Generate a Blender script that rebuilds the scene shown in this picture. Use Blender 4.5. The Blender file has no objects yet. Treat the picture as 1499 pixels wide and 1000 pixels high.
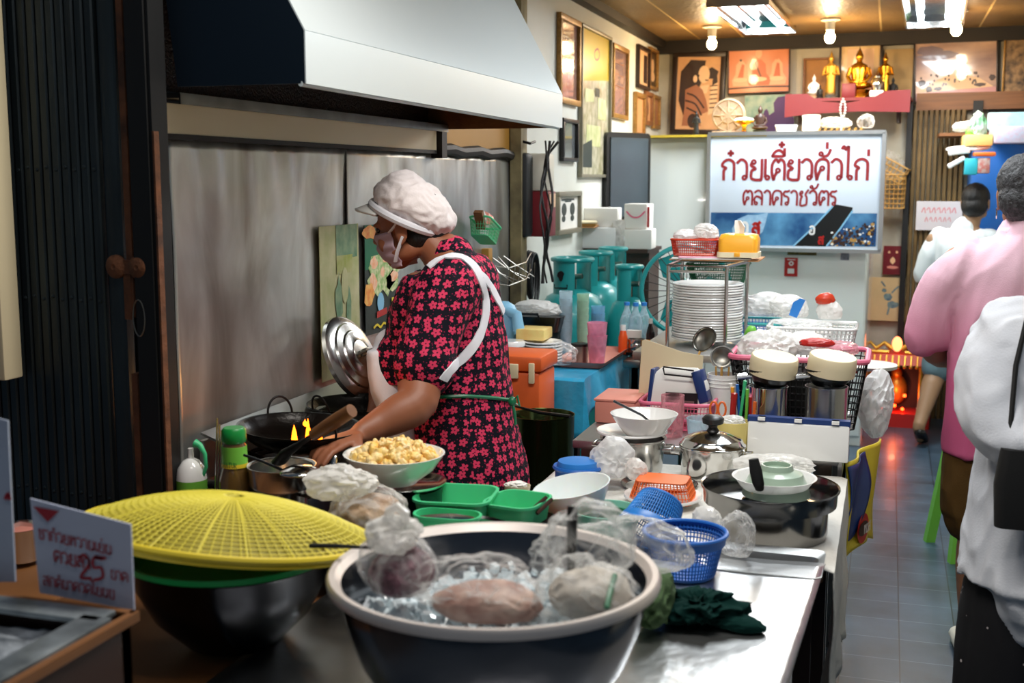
import bpy, bmesh, math, random
from mathutils import Vector, Matrix, noise, Euler
PI=math.pi; sin=math.sin; cos=math.cos
random.seed(7)
V=Vector
COL=bpy.context.scene.collection
# ---------- camera calibration: pixel -> world ----------
F=1740.; H=1.6
TH=math.atan(238/F); PS=math.atan(553/(F/math.cos(TH)))
FW=V((-sin(PS)*cos(TH),cos(PS)*cos(TH),-sin(TH))); RT=V((cos(PS),sin(PS),0)); UP=RT.cross(FW)
CO=V((0,0,H))
def ray(x,y): return FW+RT*((x-749.5)/F)-UP*((y-500)/F)
def G(x,y,z): r=ray(x,y); return CO+r*((z-H)/r.z)
def GY(x,y,Y): r=ray(x,y); return CO+r*(Y/r.y)
def GX(x,y,X): r=ray(x,y); return CO+r*(X/r.x)
def S(p): return (V(p)-CO).dot(FW)/F      # metres per pixel at p
# ---------- materials ----------
def lin(c):
    return tuple((v/12.92 if v<=.04045 else ((v+.055)/1.055)**2.4) for v in c)
def hx(h):
    return lin((int(h[0:2],16)/255,int(h[2:4],16)/255,int(h[4:6],16)/255))
def newmat(n):
    m=bpy.data.materials.new(n); m.use_nodes=True; t=m.node_tree
    return m,t.nodes,t.links,t.nodes['Principled BSDF']
def mat(n,h,rough=.5,metal=0,var=0,vs=8,h2=None,bump=0,bs=40,trans=0,coat=0,stretch=None,sss=0,alpha=1,spec=.5):
    """var: how far the colour wanders to h2; bump: surface relief"""
    m,N,L,p=newmat(n); c=hx(h)
    p.inputs['Base Color'].default_value=(*c,1); p.inputs['Roughness'].default_value=rough
    p.inputs['Metallic'].default_value=metal; p.inputs['Transmission Weight'].default_value=trans
    p.inputs['Coat Weight'].default_value=coat; p.inputs['Specular IOR Level'].default_value=spec
    p.inputs['Alpha'].default_value=alpha
    if sss: p.inputs['Subsurface Weight'].default_value=sss; p.inputs['Subsurface Scale'].default_value=.01
    if var or bump:
        tc=N.new('ShaderNodeTexCoord'); mp=N.new('ShaderNodeMapping'); L.new(tc.outputs['Object'],mp.inputs[0])
        if stretch: mp.inputs['Scale'].default_value=stretch
    if var:
        nz=N.new('ShaderNodeTexNoise'); nz.inputs['Scale'].default_value=vs; nz.inputs['Detail'].default_value=6; L.new(mp.outputs[0],nz.inputs[0])
        cr=N.new('ShaderNodeValToRGB'); cr.color_ramp.elements[0].position=.5-.2; cr.color_ramp.elements[1].position=.5+.2
        c2=hx(h2) if h2 else tuple(v*.5 for v in c)
        cr.color_ramp.elements[0].color=(*[a+(b-a)*var for a,b in zip(c,c2)],1); cr.color_ramp.elements[1].color=(*c,1)
        L.new(nz.outputs[0],cr.inputs[0]); L.new(cr.outputs[0],p.inputs['Base Color'])
    if bump:
        nb=N.new('ShaderNodeTexNoise'); nb.inputs['Scale'].default_value=bs; nb.inputs['Detail'].default_value=4; L.new(mp.outputs[0],nb.inputs[0])
        b=N.new('ShaderNodeBump'); b.inputs['Strength'].default_value=bump; b.inputs['Distance'].default_value=.01
        L.new(nb.outputs[0],b.inputs['Height']); L.new(b.outputs[0],p.inputs['Normal'])
    return m
def emis(n,h,s):
    m,N,L,p=newmat(n); c=hx(h); p.inputs['Base Color'].default_value=(*c,1)
    p.inputs['Emission Color'].default_value=(*c,1); p.inputs['Emission Strength'].default_value=s; return m
def plastic_film(n,h,op=.4,rough=.18):
    m,N,L,p=newmat(n); out=N['Material Output']
    p.inputs['Base Color'].default_value=(*hx(h),1); p.inputs['Roughness'].default_value=rough
    tr=N.new('ShaderNodeBsdfTransparent'); mx=N.new('ShaderNodeMixShader'); lw=N.new('ShaderNodeLayerWeight'); lw.inputs[0].default_value=.35
    tc=N.new('ShaderNodeTexCoord'); wn_=N.new('ShaderNodeTexNoise'); wn_.inputs['Scale'].default_value=9; L.new(tc.outputs['Object'],wn_.inputs[0])
    av=N.new('ShaderNodeVectorMath'); av.operation='MULTIPLY_ADD'; av.inputs[1].default_value=(.12,.12,.12); L.new(wn_.outputs['Color'],av.inputs[0]); L.new(tc.outputs['Object'],av.inputs[2])
    vo=N.new('ShaderNodeTexVoronoi'); vo.feature='DISTANCE_TO_EDGE'; vo.inputs['Scale'].default_value=15; L.new(av.outputs[0],vo.inputs['Vector'])
    nz=N.new('ShaderNodeMapRange'); nz.inputs[1].default_value=0; nz.inputs[2].default_value=.22; nz.inputs[3].default_value=1; nz.inputs[4].default_value=0; L.new(vo.outputs[0],nz.inputs[0])
    a=N.new('ShaderNodeMath'); a.operation='MULTIPLY_ADD'; a.inputs[1].default_value=.75; a.inputs[2].default_value=op-.25; L.new(lw.outputs['Facing'],a.inputs[0])
    b=N.new('ShaderNodeMath'); b.operation='MULTIPLY_ADD'; b.inputs[1].default_value=.35; b.use_clamp=True; L.new(nz.outputs[0],b.inputs[0]); L.new(a.outputs[0],b.inputs[2])
    bp=N.new('ShaderNodeBump'); bp.inputs['Strength'].default_value=.3; bp.inputs['Distance'].default_value=.005; L.new(nz.outputs[0],bp.inputs['Height']); L.new(bp.outputs[0],p.inputs['Normal'])
    L.new(b.outputs[0],mx.inputs[0]); tl=N.new('ShaderNodeBsdfTranslucent'); tl.inputs[0].default_value=(*hx(h),1); m3=N.new('ShaderNodeMixShader'); m3.inputs[0].default_value=.38; L.new(p.outputs[0],m3.inputs[1]); L.new(tl.outputs[0],m3.inputs[2]); L.new(tr.outputs[0],mx.inputs[1]); L.new(m3.outputs[0],mx.inputs[2]); L.new(mx.outputs[0],out.inputs[0])
    return m
M={}
def mk(k,*a,**kw): M[k]=mat(k,*a,**kw); return M[k]
mk('white','E9EAE6',.45); mk('plate','EFEFEC',.12,coat=.4); mk('offwhite','DAD6C6',.5,var=.3,vs=5); mk('cream','E8D9B4',.45)
mk('black','0B0C0D',.4); mk('blackmat','0A0B0B',.75); mk('rubber','131415',.5); mk('dark','1a1d1f',.6)
mk('steel','C9C8C4',.22,1,var=.25,vs=6,bump=.03,bs=30); mk('steel_bright','DAD9D6',.12,1); mk('steel_old','9c9a93',.35,1,var=.6,vs=7,h2='5a554c',bump=.1,bs=25)
mk('steel_dark','4a4c4e',.28,1,var=.5,vs=6); mk('alu','C2C3C2',.38,1,bump=.05,bs=80); mk('iron','1b1b1c',.45,.8,bump=.15,bs=60,var=.5,vs=10)
mk('red','B3211c',.35); mk('redbasket','C63B1E',.35); mk('orange','E5642A',.4,var=.2,vs=4); mk('orange_hot','F0702A',.4); mk('yellow','E0C832',.45)
mk('yellow_weave','D9CB45',.45,spec=.4); mk('amber','F2A92A',.35); mk('green','48C488',.35,sss=.15); mk('green_d','0E6B45',.4); mk('lime','74C043',.4)
mk('green_b','3FC080',.4); mk('teal','1F9C9C',.35,var=.4,vs=5,h2='137478',coat=.2); mk('tealpale','7CC0A8',.4); mk('blue','1F63B8',.35); mk('aproncloth','E6E6EC',.85,bump=.1,bs=200,spec=.2); mk('blue_d','14346F',.4)
mk('blueb','2C7FD0',.35); mk('sky','86BEDD',.4); mk('skysheet','35A6CF',.25,bump=.6,bs=14,var=.4,vs=9,h2='1b82b5'); mk('pink','E8708F',.4); mk('pinkpale','EEB4C6',.4)
mk('pinksalmon','D98C7C',.45); mk('wood','8a5a30',.5,var=.6,vs=3,stretch=(1,1,14),h2='4d2c14'); mk('wood_d','3b2114',.45,var=.5,vs=3); mk('bamboo','C89A4E',.5,var=.4,vs=8)
mk('gold','E6A834',.22,1,var=.2,vs=30); mk('goldpaint','D9A33C',.35,.6); mk('cardboard','B88452',.7); mk('paper','E6E4DE',.7); mk('glass','E8F0EE',.05,trans=.9)
mk('bamboo_d','A5772F',.55); mk('skin','9A5F42',.5,var=.15,vs=20,sss=.06); mk('skin_l','B98A68',.5,var=.15,vs=20,sss=.06); mk('hair','0d0b0b',.5,bump=.5,bs=180,stretch=(1,1,.2))
mk('hair_g','1b1a1b',.55,bump=.6,bs=160,var=1,vs=90,h2='4a4a4c'); mk('foam','EDEFEF',.6,bump=.1,bs=150); mk('maroon','7a1f26',.45); mk('stone','B29474',.7,var=.5,vs=14,bump=.5,bs=35)
mk('soy','1a0d08',.15,coat=.5); mk('sauce','E8551B',.3); mk('clothgreen','0A2B27',.95,bump=.4,bs=30,spec=.1); mk('leafgreen','46603A',.9,bump=.5,bs=40)
M['film']=plastic_film('film','E9E9E6',.17); M['film2']=plastic_film('film2','EFEFEC',.06,.15); M['milky']=plastic_film('milky','F4F3EF',.68,.22); M['film_w']=plastic_film('film_w','F4F4F2',.85,.3)
M['cup_clear']=plastic_film('cup_clear','CFE6F0',.55,.1); M['cup_green']=plastic_film('cup_green','B9DFC8',.65,.2); M['cup_pink']=plastic_film('cup_pink','F0A9C4',.8,.15); M['cup_blue']=plastic_film('cup_blue','8CC7E6',.65,.15)
M['clearpink']=plastic_film('clearpink','F0B0B8',.3,.08)
# ---------- mesh builder ----------
class B:
    def __init__(s): s.bm=bmesh.new(); s.mi=0; s.mx=Matrix()
    def f(s,vs):
        try:
            fc=s.bm.faces.new(vs); fc.material_index=s.mi; return fc
        except ValueError: return None
    def v(s,p): return s.bm.verts.new(s.mx@V(p))
    def box(s,c,d,rz=0,bev=0,rx=0,ry=0):
        R=Euler((rx,ry,rz)).to_matrix(); c=V(c); x,y,z=[k/2 for k in d]
        vs=[s.v(c+R@V(p)) for p in((-x,-y,-z),(x,-y,-z),(x,y,-z),(-x,y,-z),(-x,-y,z),(x,-y,z),(x,y,z),(-x,y,z))]
        fs=[s.f([vs[i] for i in q]) for q in((3,2,1,0),(4,5,6,7),(0,1,5,4),(1,2,6,5),(2,3,7,6),(3,0,4,7))]
        if bev:
            es=list({e for q in fs for e in q.edges}); r=bmesh.ops.bevel(s.bm,geom=es,offset=bev,segments=2,affect='EDGES',profile=.5)
            for q in r['faces']: q.material_index=s.mi
        return s
    def loft(s,loops,cap0=True,cap1=True,closed=True):
        R=[[s.v(p) for p in lp] for lp in loops]; n=len(R[0])
        for a,b in zip(R,R[1:]):
            for i in range(n if closed else n-1):
                j=(i+1)%n; s.f([a[i],a[j],b[j],b[i]])
        if cap0: s.f(R[0][::-1])
        if cap1: s.f(R[-1])
        return R
    def lathe(s,prof,n=36,c=(0,0,0),R=None,sx=1,sy=1):
        """prof: list of (r,z); r=0 ends close to a point"""
        c=V(c); R=R or Matrix.Identity(3); rings=[]
        for r,z in prof:
            if r<1e-6: rings.append([s.v(c+R@V((0,0,z)))])
            else: rings.append([s.v(c+R@V((r*sx*cos(2*PI*i/n),r*sy*sin(2*PI*i/n),z))) for i in range(n)])
        for a,b in zip(rings,rings[1:]):
            for i in range(n):
                j=(i+1)%n
                if len(a)==1 and len(b)==1: continue
                if len(a)==1: s.f([a[0],b[j],b[i]])
                elif len(b)==1: s.f([a[i],a[j],b[0]])
                else: s.f([a[i],a[j],b[j],b[i]])
        return s
    def tube(s,pts,r,n=8,closed=False,caps=True,flat=1.):
        P=[V(p) for p in pts]; m=len(P); rs=r if isinstance(r,(list,tuple)) else [r]*m
        loops=[]; prev=None
        for i in range(m):
            if closed: t=P[(i+1)%m]-P[i-1]
            else: t=P[min(i+1,m-1)]-P[max(i-1,0)]
            if t.length<1e-9: t=V((0,0,1))
            t.normalize()
            if prev is None:
                a=V((0,0,1)) if abs(t.z)<.9 else V((1,0,0)); u=t.cross(a).normalized()
            else:
                u=(prev-t*prev.dot(t)); u=u.normalized() if u.length>1e-6 else t.orthogonal().normalized()
            prev=u; w=t.cross(u)
            loops.append([P[i]+(u*cos(2*PI*k/n)+w*sin(2*PI*k/n)*flat)*rs[i] for k in range(n)])
        if closed: loops.append(loops[0])
        s.loft(loops,caps and not closed,caps and not closed); return s
    def ball(s,c,r,n=20,m=12):
        c=V(c); r=V((r,r,r)) if not hasattr(r,'__len__') else V(r)
        s_=[]; 
        for j in range(m+1):
            a=PI*j/m
            s_.append((sin(a),-cos(a)))
        rings=[]
        for q,z in s_:
            if q<1e-6: rings.append([s.v(c+V((0,0,z*r.z)))])
            else: rings.append([s.v(c+V((q*r.x*cos(2*PI*i/n),q*r.y*sin(2*PI*i/n),z*r.z))) for i in range(n)])
        for a,b in zip(rings,rings[1:]):
            for i in range(n):
                j=(i+1)%n
                if len(a)==1: s.f([a[0],b[j],b[i]])
                elif len(b)==1: s.f([a[i],a[j],b[0]])
                else: s.f([a[i],a[j],b[j],b[i]])
        return s
    def grid(s,fn,nu,nv,cu=False):
        R=[[s.v(fn(i/nu,j/nv)) for i in range(nu if cu else nu+1)] for j in range(nv+1)]
        for j in range(nv):
            for i in range(nu):
                k=(i+1)%len(R[0]) if cu else i+1
                s.f([R[j][i],R[j][k],R[j+1][k],R[j+1][i]])
        return s
    def poly(s,pts,y=0.,t=.0008):
        """flat shape in the XZ plane facing -Y, t thick"""
        a=[s.v((p[0],y,p[1])) for p in pts]; s.f(a) 
        return s
    def stroke(s,pts,w,y=0.,sm=True):
        P=[V((p[0],0,p[1])) for p in pts]
        if sm and len(P)>2:
            Q=[]
            for i in range(len(P)-1):
                a=P[max(i-1,0)];b=P[i];c=P[i+1];d=P[min(i+2,len(P)-1)]
                for k in range(4):
                    t=k/4; Q.append(.5*((2*b)+(c-a)*t+(2*a-5*b+4*c-d)*t*t+(3*b-a-3*c+d)*t**3))
            Q.append(P[-1]); P=Q
        h=w/2; L_=[];R_=[]
        for i,p in enumerate(P):
            t=(P[min(i+1,len(P)-1)]-P[max(i-1,0)])
            if t.length<1e-9: t=V((1,0,0))
            t.normalize(); n=V((-t.z,0,t.x))*h
            if i==0: p=p-t*h*.5
            if i==len(P)-1: p=p+t*h*.5
            L_.append(s.v((p.x+n.x,y,p.z+n.z))); R_.append(s.v((p.x-n.x,y,p.z-n.z)))
        for i in range(len(P)-1): s.f([L_[i],R_[i],R_[i+1],L_[i+1]])
        return s
    def ringz(s,x,z,r,w,y=0.,n=14):
        s.stroke([(x+r*cos(2*PI*i/n),z+r*sin(2*PI*i/n)) for i in range(n+1)],w,y,False); return s
    def mesh(s,name,mats,sharp=.7):
        me=bpy.data.meshes.new(name); bmesh.ops.recalc_face_normals(s.bm,faces=s.bm.faces); s.bm.to_mesh(me); s.bm.free()
        for m in (mats if isinstance(mats,(list,tuple)) else [mats]): me.materials.append(M[m] if isinstance(m,str) else m)
        me.polygons.foreach_set('use_smooth',[True]*len(me.polygons)); me.set_sharp_from_angle(angle=sharp); return me
    def build(s,name,mats,parent=None,loc=None,rz=0,sharp=.7):
        o=bpy.data.objects.new(name,s.mesh(name,mats,sharp)); COL.objects.link(o)
        if parent: o.parent=parent
        if loc is not None: o.location=loc
        o.rotation_euler.z=rz
        return o
def tag(o,label=None,cat=None,group=None,kind=None):
    if label: o['label']=label
    if cat: o['category']=cat
    if group: o['group']=group
    if kind: o['kind']=kind
    return o
def thing(name,label,cat,loc=(0,0,0),rz=0,group=None,rot=None):
    o=bpy.data.objects.new(name,None); o.empty_display_size=.05; COL.objects.link(o); o.location=loc; o.rotation_euler=rot or (0,0,rz)
    return tag(o,label,cat,group)
def dup(root,loc,rz=None,label=None,group=None,rot=None,sc=None):
    r=root.copy(); COL.objects.link(r); r.location=loc
    if rz is not None: r.rotation_euler=(0,0,rz)
    if rot: r.rotation_euler=rot
    if sc: r.scale=(sc,)*3
    if label: r['label']=label
    if group: r['group']=group
    for ch in list(root.children):
        c=ch.copy(); COL.objects.link(c); c.parent=r
        for g in ch.children:
            d=g.copy(); COL.objects.link(d); d.parent=c
    return r
def struct(o): return tag(o,kind='structure')
def wire(o,t): m=o.modifiers.new('w','WIREFRAME'); m.thickness=t; m.use_even_offset=False; m.use_relative_offset=False; m.use_replace=True; return o
def solid(o,t,off=0): m=o.modifiers.new('s','SOLIDIFY'); m.thickness=t; m.offset=off; return o
def subs(o,n=1): m=o.modifiers.new('ss','SUBSURF'); m.levels=n; m.render_levels=n; return o
def bake(o):
    """replace the mesh by its evaluated shape"""
    dg=bpy.context.evaluated_depsgraph_get(); dg.update(); me=bpy.data.meshes.new_from_object(o.evaluated_get(dg),depsgraph=dg)
    o.modifiers.clear(); o.data=me; me.polygons.foreach_set('use_smooth',[True]*len(me.polygons)); return o
def rr(w,d,r,n=4,z=0.,c=(0,0)):
    r=min(r,w/2-1e-4,d/2-1e-4); P=[]
    for k,(sx,sy) in enumerate(((1,1),(-1,1),(-1,-1),(1,-1))):
        for i in range(n+1):
            a=k*PI/2+i*PI/2/n; P.append(V((c[0]+sx*(w/2-r)+r*cos(a),c[1]+sy*(d/2-r)+r*sin(a),z)))
    return P
def dense(lp,n):
    """resample a closed loop into n even points"""
    L=len(lp); seg=[(lp[(i+1)%L]-lp[i]).length for i in range(L)]; tot=sum(seg); out=[]; i=0; acc=0
    for k in range(n):
        t=tot*k/n
        while acc+seg[i]<t and i<L-1: acc+=seg[i]; i+=1
        out.append(lp[i].lerp(lp[(i+1)%L],min(1,max(0,(t-acc)/max(seg[i],1e-9)))))
    return out
def wall_prof(prof,t):
    """open vessel: outer profile bottom->top turned into a walled shell"""
    out=[(0,prof[0][1])]+list(prof); inn=[(max(r-t,.0),z+(t if i==0 else 0)) for i,(r,z) in enumerate(prof)][::-1]
    return out+inn+[(0,prof[0][1]+t)]
# ================= PEOPLE =================
from mathutils.bvhtree import BVHTree
def org(b,ch,ref=V((1,0,0)),n=20):
    """closed loft through (point, radius along ref, radius across)"""
    P=[V(c[0]) for c in ch]; m=len(P); loops=[]
    for i in range(m):
        t=(P[min(i+1,m-1)]-P[max(i-1,0)]).normalized(); u=ref-t*ref.dot(t); u=u.normalized() if u.length>.05 else t.orthogonal().normalized(); w=t.cross(u); ra=ch[i][1]; rb=ch[i][2] if len(ch[i])>2 else ra
        loops.append([P[i]+u*(ra*cos(2*PI*k/n))+w*(rb*sin(2*PI*k/n)) for k in range(n)])
    b.loft(loops)
    for i in(0,-1):
        ra=ch[i][1]; rb=ch[i][2] if len(ch[i])>2 else ra; b.ball(P[i],min(ra,rb)*.999,14,10)
def interp(ch,k=4):
    out=[]; m=len(ch)
    C_=[(V(c[0]),c[1],c[2] if len(c)>2 else c[1]) for c in ch]
    for i in range(m-1):
        a=C_[max(i-1,0)];b_=C_[i];c=C_[i+1];d=C_[min(i+2,m-1)]
        for j in range(k):
            t=j/k; f=lambda w,x,y,z: .5*((2*x)+(y-w)*t+(2*w-5*x+4*y-z)*t*t+(3*x-w-3*y+z)*t**3)
            out.append((f(a[0],b_[0],c[0],d[0]),f(a[1],b_[1],c[1],d[1]),f(a[2],b_[2],c[2],d[2])))
    out.append(C_[-1]); return out
def organic(name,b,vox,m,parent,sm=3,folds=0,fs=9,seed=0,fstretch=(1,1,.35)):
    o=b.build(name,m,parent); r=o.modifiers.new('r','REMESH'); r.mode='VOXEL'; r.voxel_size=vox; r.use_smooth_shade=True
    s=o.modifiers.new('s','SMOOTH'); s.factor=.6; s.iterations=sm; bake(o)
    if folds:
        nr=[v.normal.copy() for v in o.data.vertices]
        for v,n_ in zip(o.data.vertices,nr):
            q=V((v.co.x*fs*fstretch[0]+seed,v.co.y*fs*fstretch[1],v.co.z*fs*fstretch[2])); q+=.35*noise.noise_vector(q*.8)
            d=noise.noise(q)+.9*(.35-abs(noise.noise(q*1.9+V((3,1,7))))*1.6)+.3*noise.noise(q*4.1); v.co+=n_*d*folds
        o.data.update()
    return o
def hand(b,w,fwd,back,side,curl=.5,L_=.175,thumb=1,spread=.10):
    """w wrist, fwd finger direction, back = back-of-hand normal, side = towards the thumb"""
    f=V(fwd).normalized(); n=(V(back)-f*V(back).dot(f)).normalized(); s=f.cross(n)*(1 if side>0 else -1); k=L_/.175
    org(b,interp([(w-f*.01,.024*k,.019*k),(w+f*.03*k,.034*k,.015*k),(w+f*.06*k,.040*k,.014*k),(w+f*.088*k,.040*k,.011*k)],3),s,16)
    for i,(off,ln) in enumerate(((.030,.072),(.0105,.080),(-.0095,.074),(-.029,.058))):
        d=(f+s*(off*spread*30)*.1).normalized(); p=w+f*.085*k+s*off*k; pts=[(p-d*.02,.0092*k)]; a=0
        for q,(fr,cu) in enumerate(((.45,.45),(.3,.65),(.25,.55))):
            a+=curl*cu*(1+.12*i); v=(d*cos(a)-n*sin(a)); p=p+v*ln*fr*k; pts.append((p,(.0088,.0082,.0072)[q]*k))
        org(b,pts,s,10)
    p=w+f*.025*k+s*.028*k; d=(f*.62+s*.7-n*.35).normalized(); pts=[(p-d*.012,.013*k),(p+d*.025*k,.011*k)]; q=p+d*.025*k; d2=(f*.9+s*.25-n*.5).normalized(); pts+=[(q+d2*.028*k,.0098*k),(q+d2*.028*k+(d2-n*curl*.4).normalized()*.024*k,.008*k)]; org(b,pts,n,10)
def head(b,c,fw_,up,s=1.):
    """adds a head at c (centre) looking along fw_"""
    f=V(fw_).normalized(); u=(V(up)-f*V(up).dot(f)).normalized(); r=f.cross(u)
    R=Matrix((r,f,u)).transposed().to_4x4(); old=b.mx; b.mx=Matrix.Translation(c)@R@Matrix.Scale(s,4)
    b.ball((0,-.012,.03),(.074,.092,.084),24,16); b.ball((0,.026,-.02),(.058,.062,.075),20,14); b.ball((0,.045,-.075),(.036,.036,.032),16,10)
    for x in(-1,1):
        b.ball((x*.034,.058,-.03),(.026,.024,.03),12,8); b.ball((x*.03,.072,.024),(.024,.014,.008),12,8); b.ball((x*.045,.0,-.06),(.022,.05,.028),12,8)
        b.ball((x*.077,-.012,-.01),(.008,.02,.032),12,8); b.ball((x*.081,-.022,.004),(.006,.016,.02),10,8); b.ball((x*.078,-.006,-.036),(.006,.010,.012),8,6)
    b.tube([(0,.078,.022),(0,.092,.0),(0,.102,-.018),(0,.09,-.028)],[.008,.011,.013,.010],10)
    for x in(-1,1): b.ball((x*.012,.09,-.024),(.008,.010,.008),8,6)
    b.ball((0,.084,-.05),(.024,.012,.006),12,8); b.ball((0,.082,-.06),(.02,.012,.007),12,8)
    b.mx=old; return Matrix.Translation(c)@R@Matrix.Scale(s,4)
def flat_uv(o,sc=1.):
    me=o.data; at_=me.attributes.new('pat','FLOAT_VECTOR','CORNER'); vals=[0.]*(3*len(me.loops))
    for p in me.polygons:
        n=p.normal; ax=abs(n.x)>abs(n.y)*1.1
        for li in p.loop_indices:
            co_=me.vertices[me.loops[li].vertex_index].co; vals[li*3]=(co_.y if ax else co_.x)+(3 if ax else 0); vals[li*3+1]=co_.z
    at_.data.foreach_set('vector',vals)
def flower_mat():
    m,N,L_,p=newmat('flower_fabric'); at_=N.new('ShaderNodeAttribute'); at_.attribute_name='pat'; at_.attribute_type='GEOMETRY'
    def mth(op,a,b_=None,c=None):
        n=N.new('ShaderNodeMath'); n.operation=op
        for i,x in enumerate((a,b_,c)):
            if x is None: continue
            if isinstance(x,(int,float)): n.inputs[i].default_value=x
            else: L_.new(x,n.inputs[i])
        return n.outputs[0]
    sc_=N.new('ShaderNodeVectorMath'); sc_.operation='SCALE'; sc_.inputs[3].default_value=36; L_.new(at_.outputs['Vector'],sc_.inputs[0])
    v=N.new('ShaderNodeTexVoronoi'); v.voronoi_dimensions='2D'; v.inputs['Scale'].default_value=1; v.inputs['Randomness'].default_value=.45; L_.new(sc_.outputs[0],v.inputs['Vector'])
    sb=N.new('ShaderNodeVectorMath'); sb.operation='SUBTRACT'; L_.new(sc_.outputs[0],sb.inputs[0]); L_.new(v.outputs['Position'],sb.inputs[1])
    sx=N.new('ShaderNodeSeparateXYZ'); L_.new(sb.outputs[0],sx.inputs[0])
    r=mth('SQRT',mth('ADD',mth('MULTIPLY',sx.outputs[0],sx.outputs[0]),mth('MULTIPLY',sx.outputs[1],sx.outputs[1])))
    sxc=N.new('ShaderNodeSeparateXYZ'); L_.new(v.outputs['Color'],sxc.inputs[0])
    th=mth('ADD',mth('ARCTAN2',sx.outputs[1],sx.outputs[0]),mth('MULTIPLY',sxc.outputs[0],6.28))
    pet=mth('MULTIPLY_ADD',mth('ABSOLUTE',mth('COSINE',mth('MULTIPLY',th,2.5))),.2,.2)
    inside=mth('LESS_THAN',r,pet); core=mth('LESS_THAN',r,.07); ring=mth('LESS_THAN',mth('ABSOLUTE',mth('SUBTRACT',r,.13)),.012)
    # small dots between flowers
    v2=N.new('ShaderNodeTexVoronoi'); v2.voronoi_dimensions='2D'; v2.inputs['Scale'].default_value=2.6; L_.new(sc_.outputs[0],v2.inputs['Vector']); dot=mth('LESS_THAN',v2.outputs['Distance'],.12)
    mx=N.new('ShaderNodeMix'); mx.data_type='RGBA'; L_.new(dot,mx.inputs[0]); mx.inputs[6].default_value=(*hx('0c0a18'),1); mx.inputs[7].default_value=(*hx('8c1c44'),1)
    m2=N.new('ShaderNodeMix'); m2.data_type='RGBA'; L_.new(inside,m2.inputs[0]); L_.new(mx.outputs[2],m2.inputs[6]); m2.inputs[7].default_value=(*hx('D43A5E'),1)
    m3=N.new('ShaderNodeMix'); m3.data_type='RGBA'; L_.new(core,m3.inputs[0]); L_.new(m2.outputs[2],m3.inputs[6]); m3.inputs[7].default_value=(*hx('5a0f2c'),1)
    L_.new(m3.outputs[2],p.inputs['Base Color']); p.inputs['Roughness'].default_value=.8; p.inputs['Specular IOR Level'].default_value=.2; return m
M['flower']=flower_mat()
def on_surface(o,pts,off=.004,sub=6):
    """pixels -> points on a garment, with normals"""
    dg=bpy.context.evaluated_depsgraph_get(); bv=BVHTree.FromPolygons([o.matrix_world@v.co for v in o.data.vertices],[tuple(p.vertices) for p in o.data.polygons]); out=[]
    P=[V((x,y,0)) for x,y in pts]
    for i in range(len(P)-1):
        a=P[max(i-1,0)];b_=P[i];c=P[i+1];d=P[min(i+2,len(P)-1)]
        for j in range(sub):
            t=j/sub; q=.5*((2*b_)+(c-a)*t+(2*a-5*b_+4*c-d)*t*t+(3*b_-a-3*c+d)*t**3)
            h=bv.ray_cast(CO,ray(q.x,q.y).normalized())
            if h[0] is not None: out.append((h[0]+h[1]*off,h[1]))
    h=bv.ray_cast(CO,ray(*pts[-1]).normalized())
    if h[0] is not None: out.append((h[0]+h[1]*off,h[1]))
    return out
def ribbon(name,hits,w,th,m,parent):
    b=B(); loops=[]
    for i,(p,n) in enumerate(hits):
        t=(hits[min(i+1,len(hits)-1)][0]-hits[max(i-1,0)][0]).normalized(); s=t.cross(n).normalized()*w/2; n=n*th
        loops.append([p-s-n,p+s-n,p+s+n*.4,p+n,p-s+n*.4])
    b.loft(loops); return b.build(name,m,parent)
# ---------- the cook ----------
YK=3.0
def kp(px,py,Y=YK): return GY(px,py,Y)
ck=thing('person','person in a white cap, mask and red-flowered blouse cooking at the wok','person',(kp(690,700).x,YK,0))
off=V(ck.location)
def reb(o): o.location=-off; return o     # parts are modelled in place
kS=S(kp(650,500))
tor=[(690,1000,72,.16),(690,860,80,.185),(690,760,86,.2),(688,700,84,.2),(682,640,78,.19),(676,585,74,.17),(660,530,86,.175),(652,480,86,.18),(658,435,76,.185),(664,402,60,.165),(660,382,38,.1),(653,366,27,.06)]
def torso(b,k=1.,i0=0,i1=99):
    org(b,interp([(kp(x,y),hd*kS*k,hw*k) for x,y,hd,hw in tor[i0:i1]],4),V((1,0,0)),28)
skin=M['skin']
b=B(); torso(b,.93,3)
hc=kp(597,334,YK)+V((0,-.0,0)); HF=V((-1,.03,-.22)); HU=V((-.2,0,1))
org(b,interp([(kp(655,385),.06),(kp(640,365),.052,.055),(kp(622,345),.05,.055)],3))
HM=head(b,hc,HF,HU,.98)
LA=[(kp(655,425,2.86),.062),(kp(632,480,2.80),.064),(kp(615,545,2.755),.057),(kp(611,588,2.70),.052),(kp(583,606,2.66),.048),(kp(553,622,2.62),.037),(kp(526,636,2.57),.025,.028)]
org(b,interp(LA,3)); wr=kp(522,638,2.56)
hand(b,wr,kp(468,656,2.44)-wr,V((-.1,-.55,.8)),-1,.5,.17)
RA=[(kp(640,430,3.16),.06),(kp(590,500,3.2),.055),(kp(565,560,3.16),.048),(kp(560,590,3.05),.04),(kp(548,615,2.98),.027)]
org(b,interp(RA,3)); hand(b,kp(547,618,2.97),kp(515,628,2.92)-kp(547,618,2.97),V((0,-.3,.9)),1,.6,.16)
for sx,Yl in((0,2.9),(0,3.1)): org(b,interp([(V((kp(690,700).x,Yl,.78)),.085),(V((kp(690,700).x-.01,Yl,.45)),.058),(V((kp(690,700).x+.01,Yl,.3)),.055),(V((kp(690,700).x,Yl,.08)),.035),(V((kp(690,700).x-.02,Yl,.045)),.035),(V((kp(690,700).x-.12,Yl,.03)),.03)],3))
body=reb(organic('body',b,.0052,'skin',ck,2))
b=B(); torso(b,1.0,1,-1)
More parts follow.
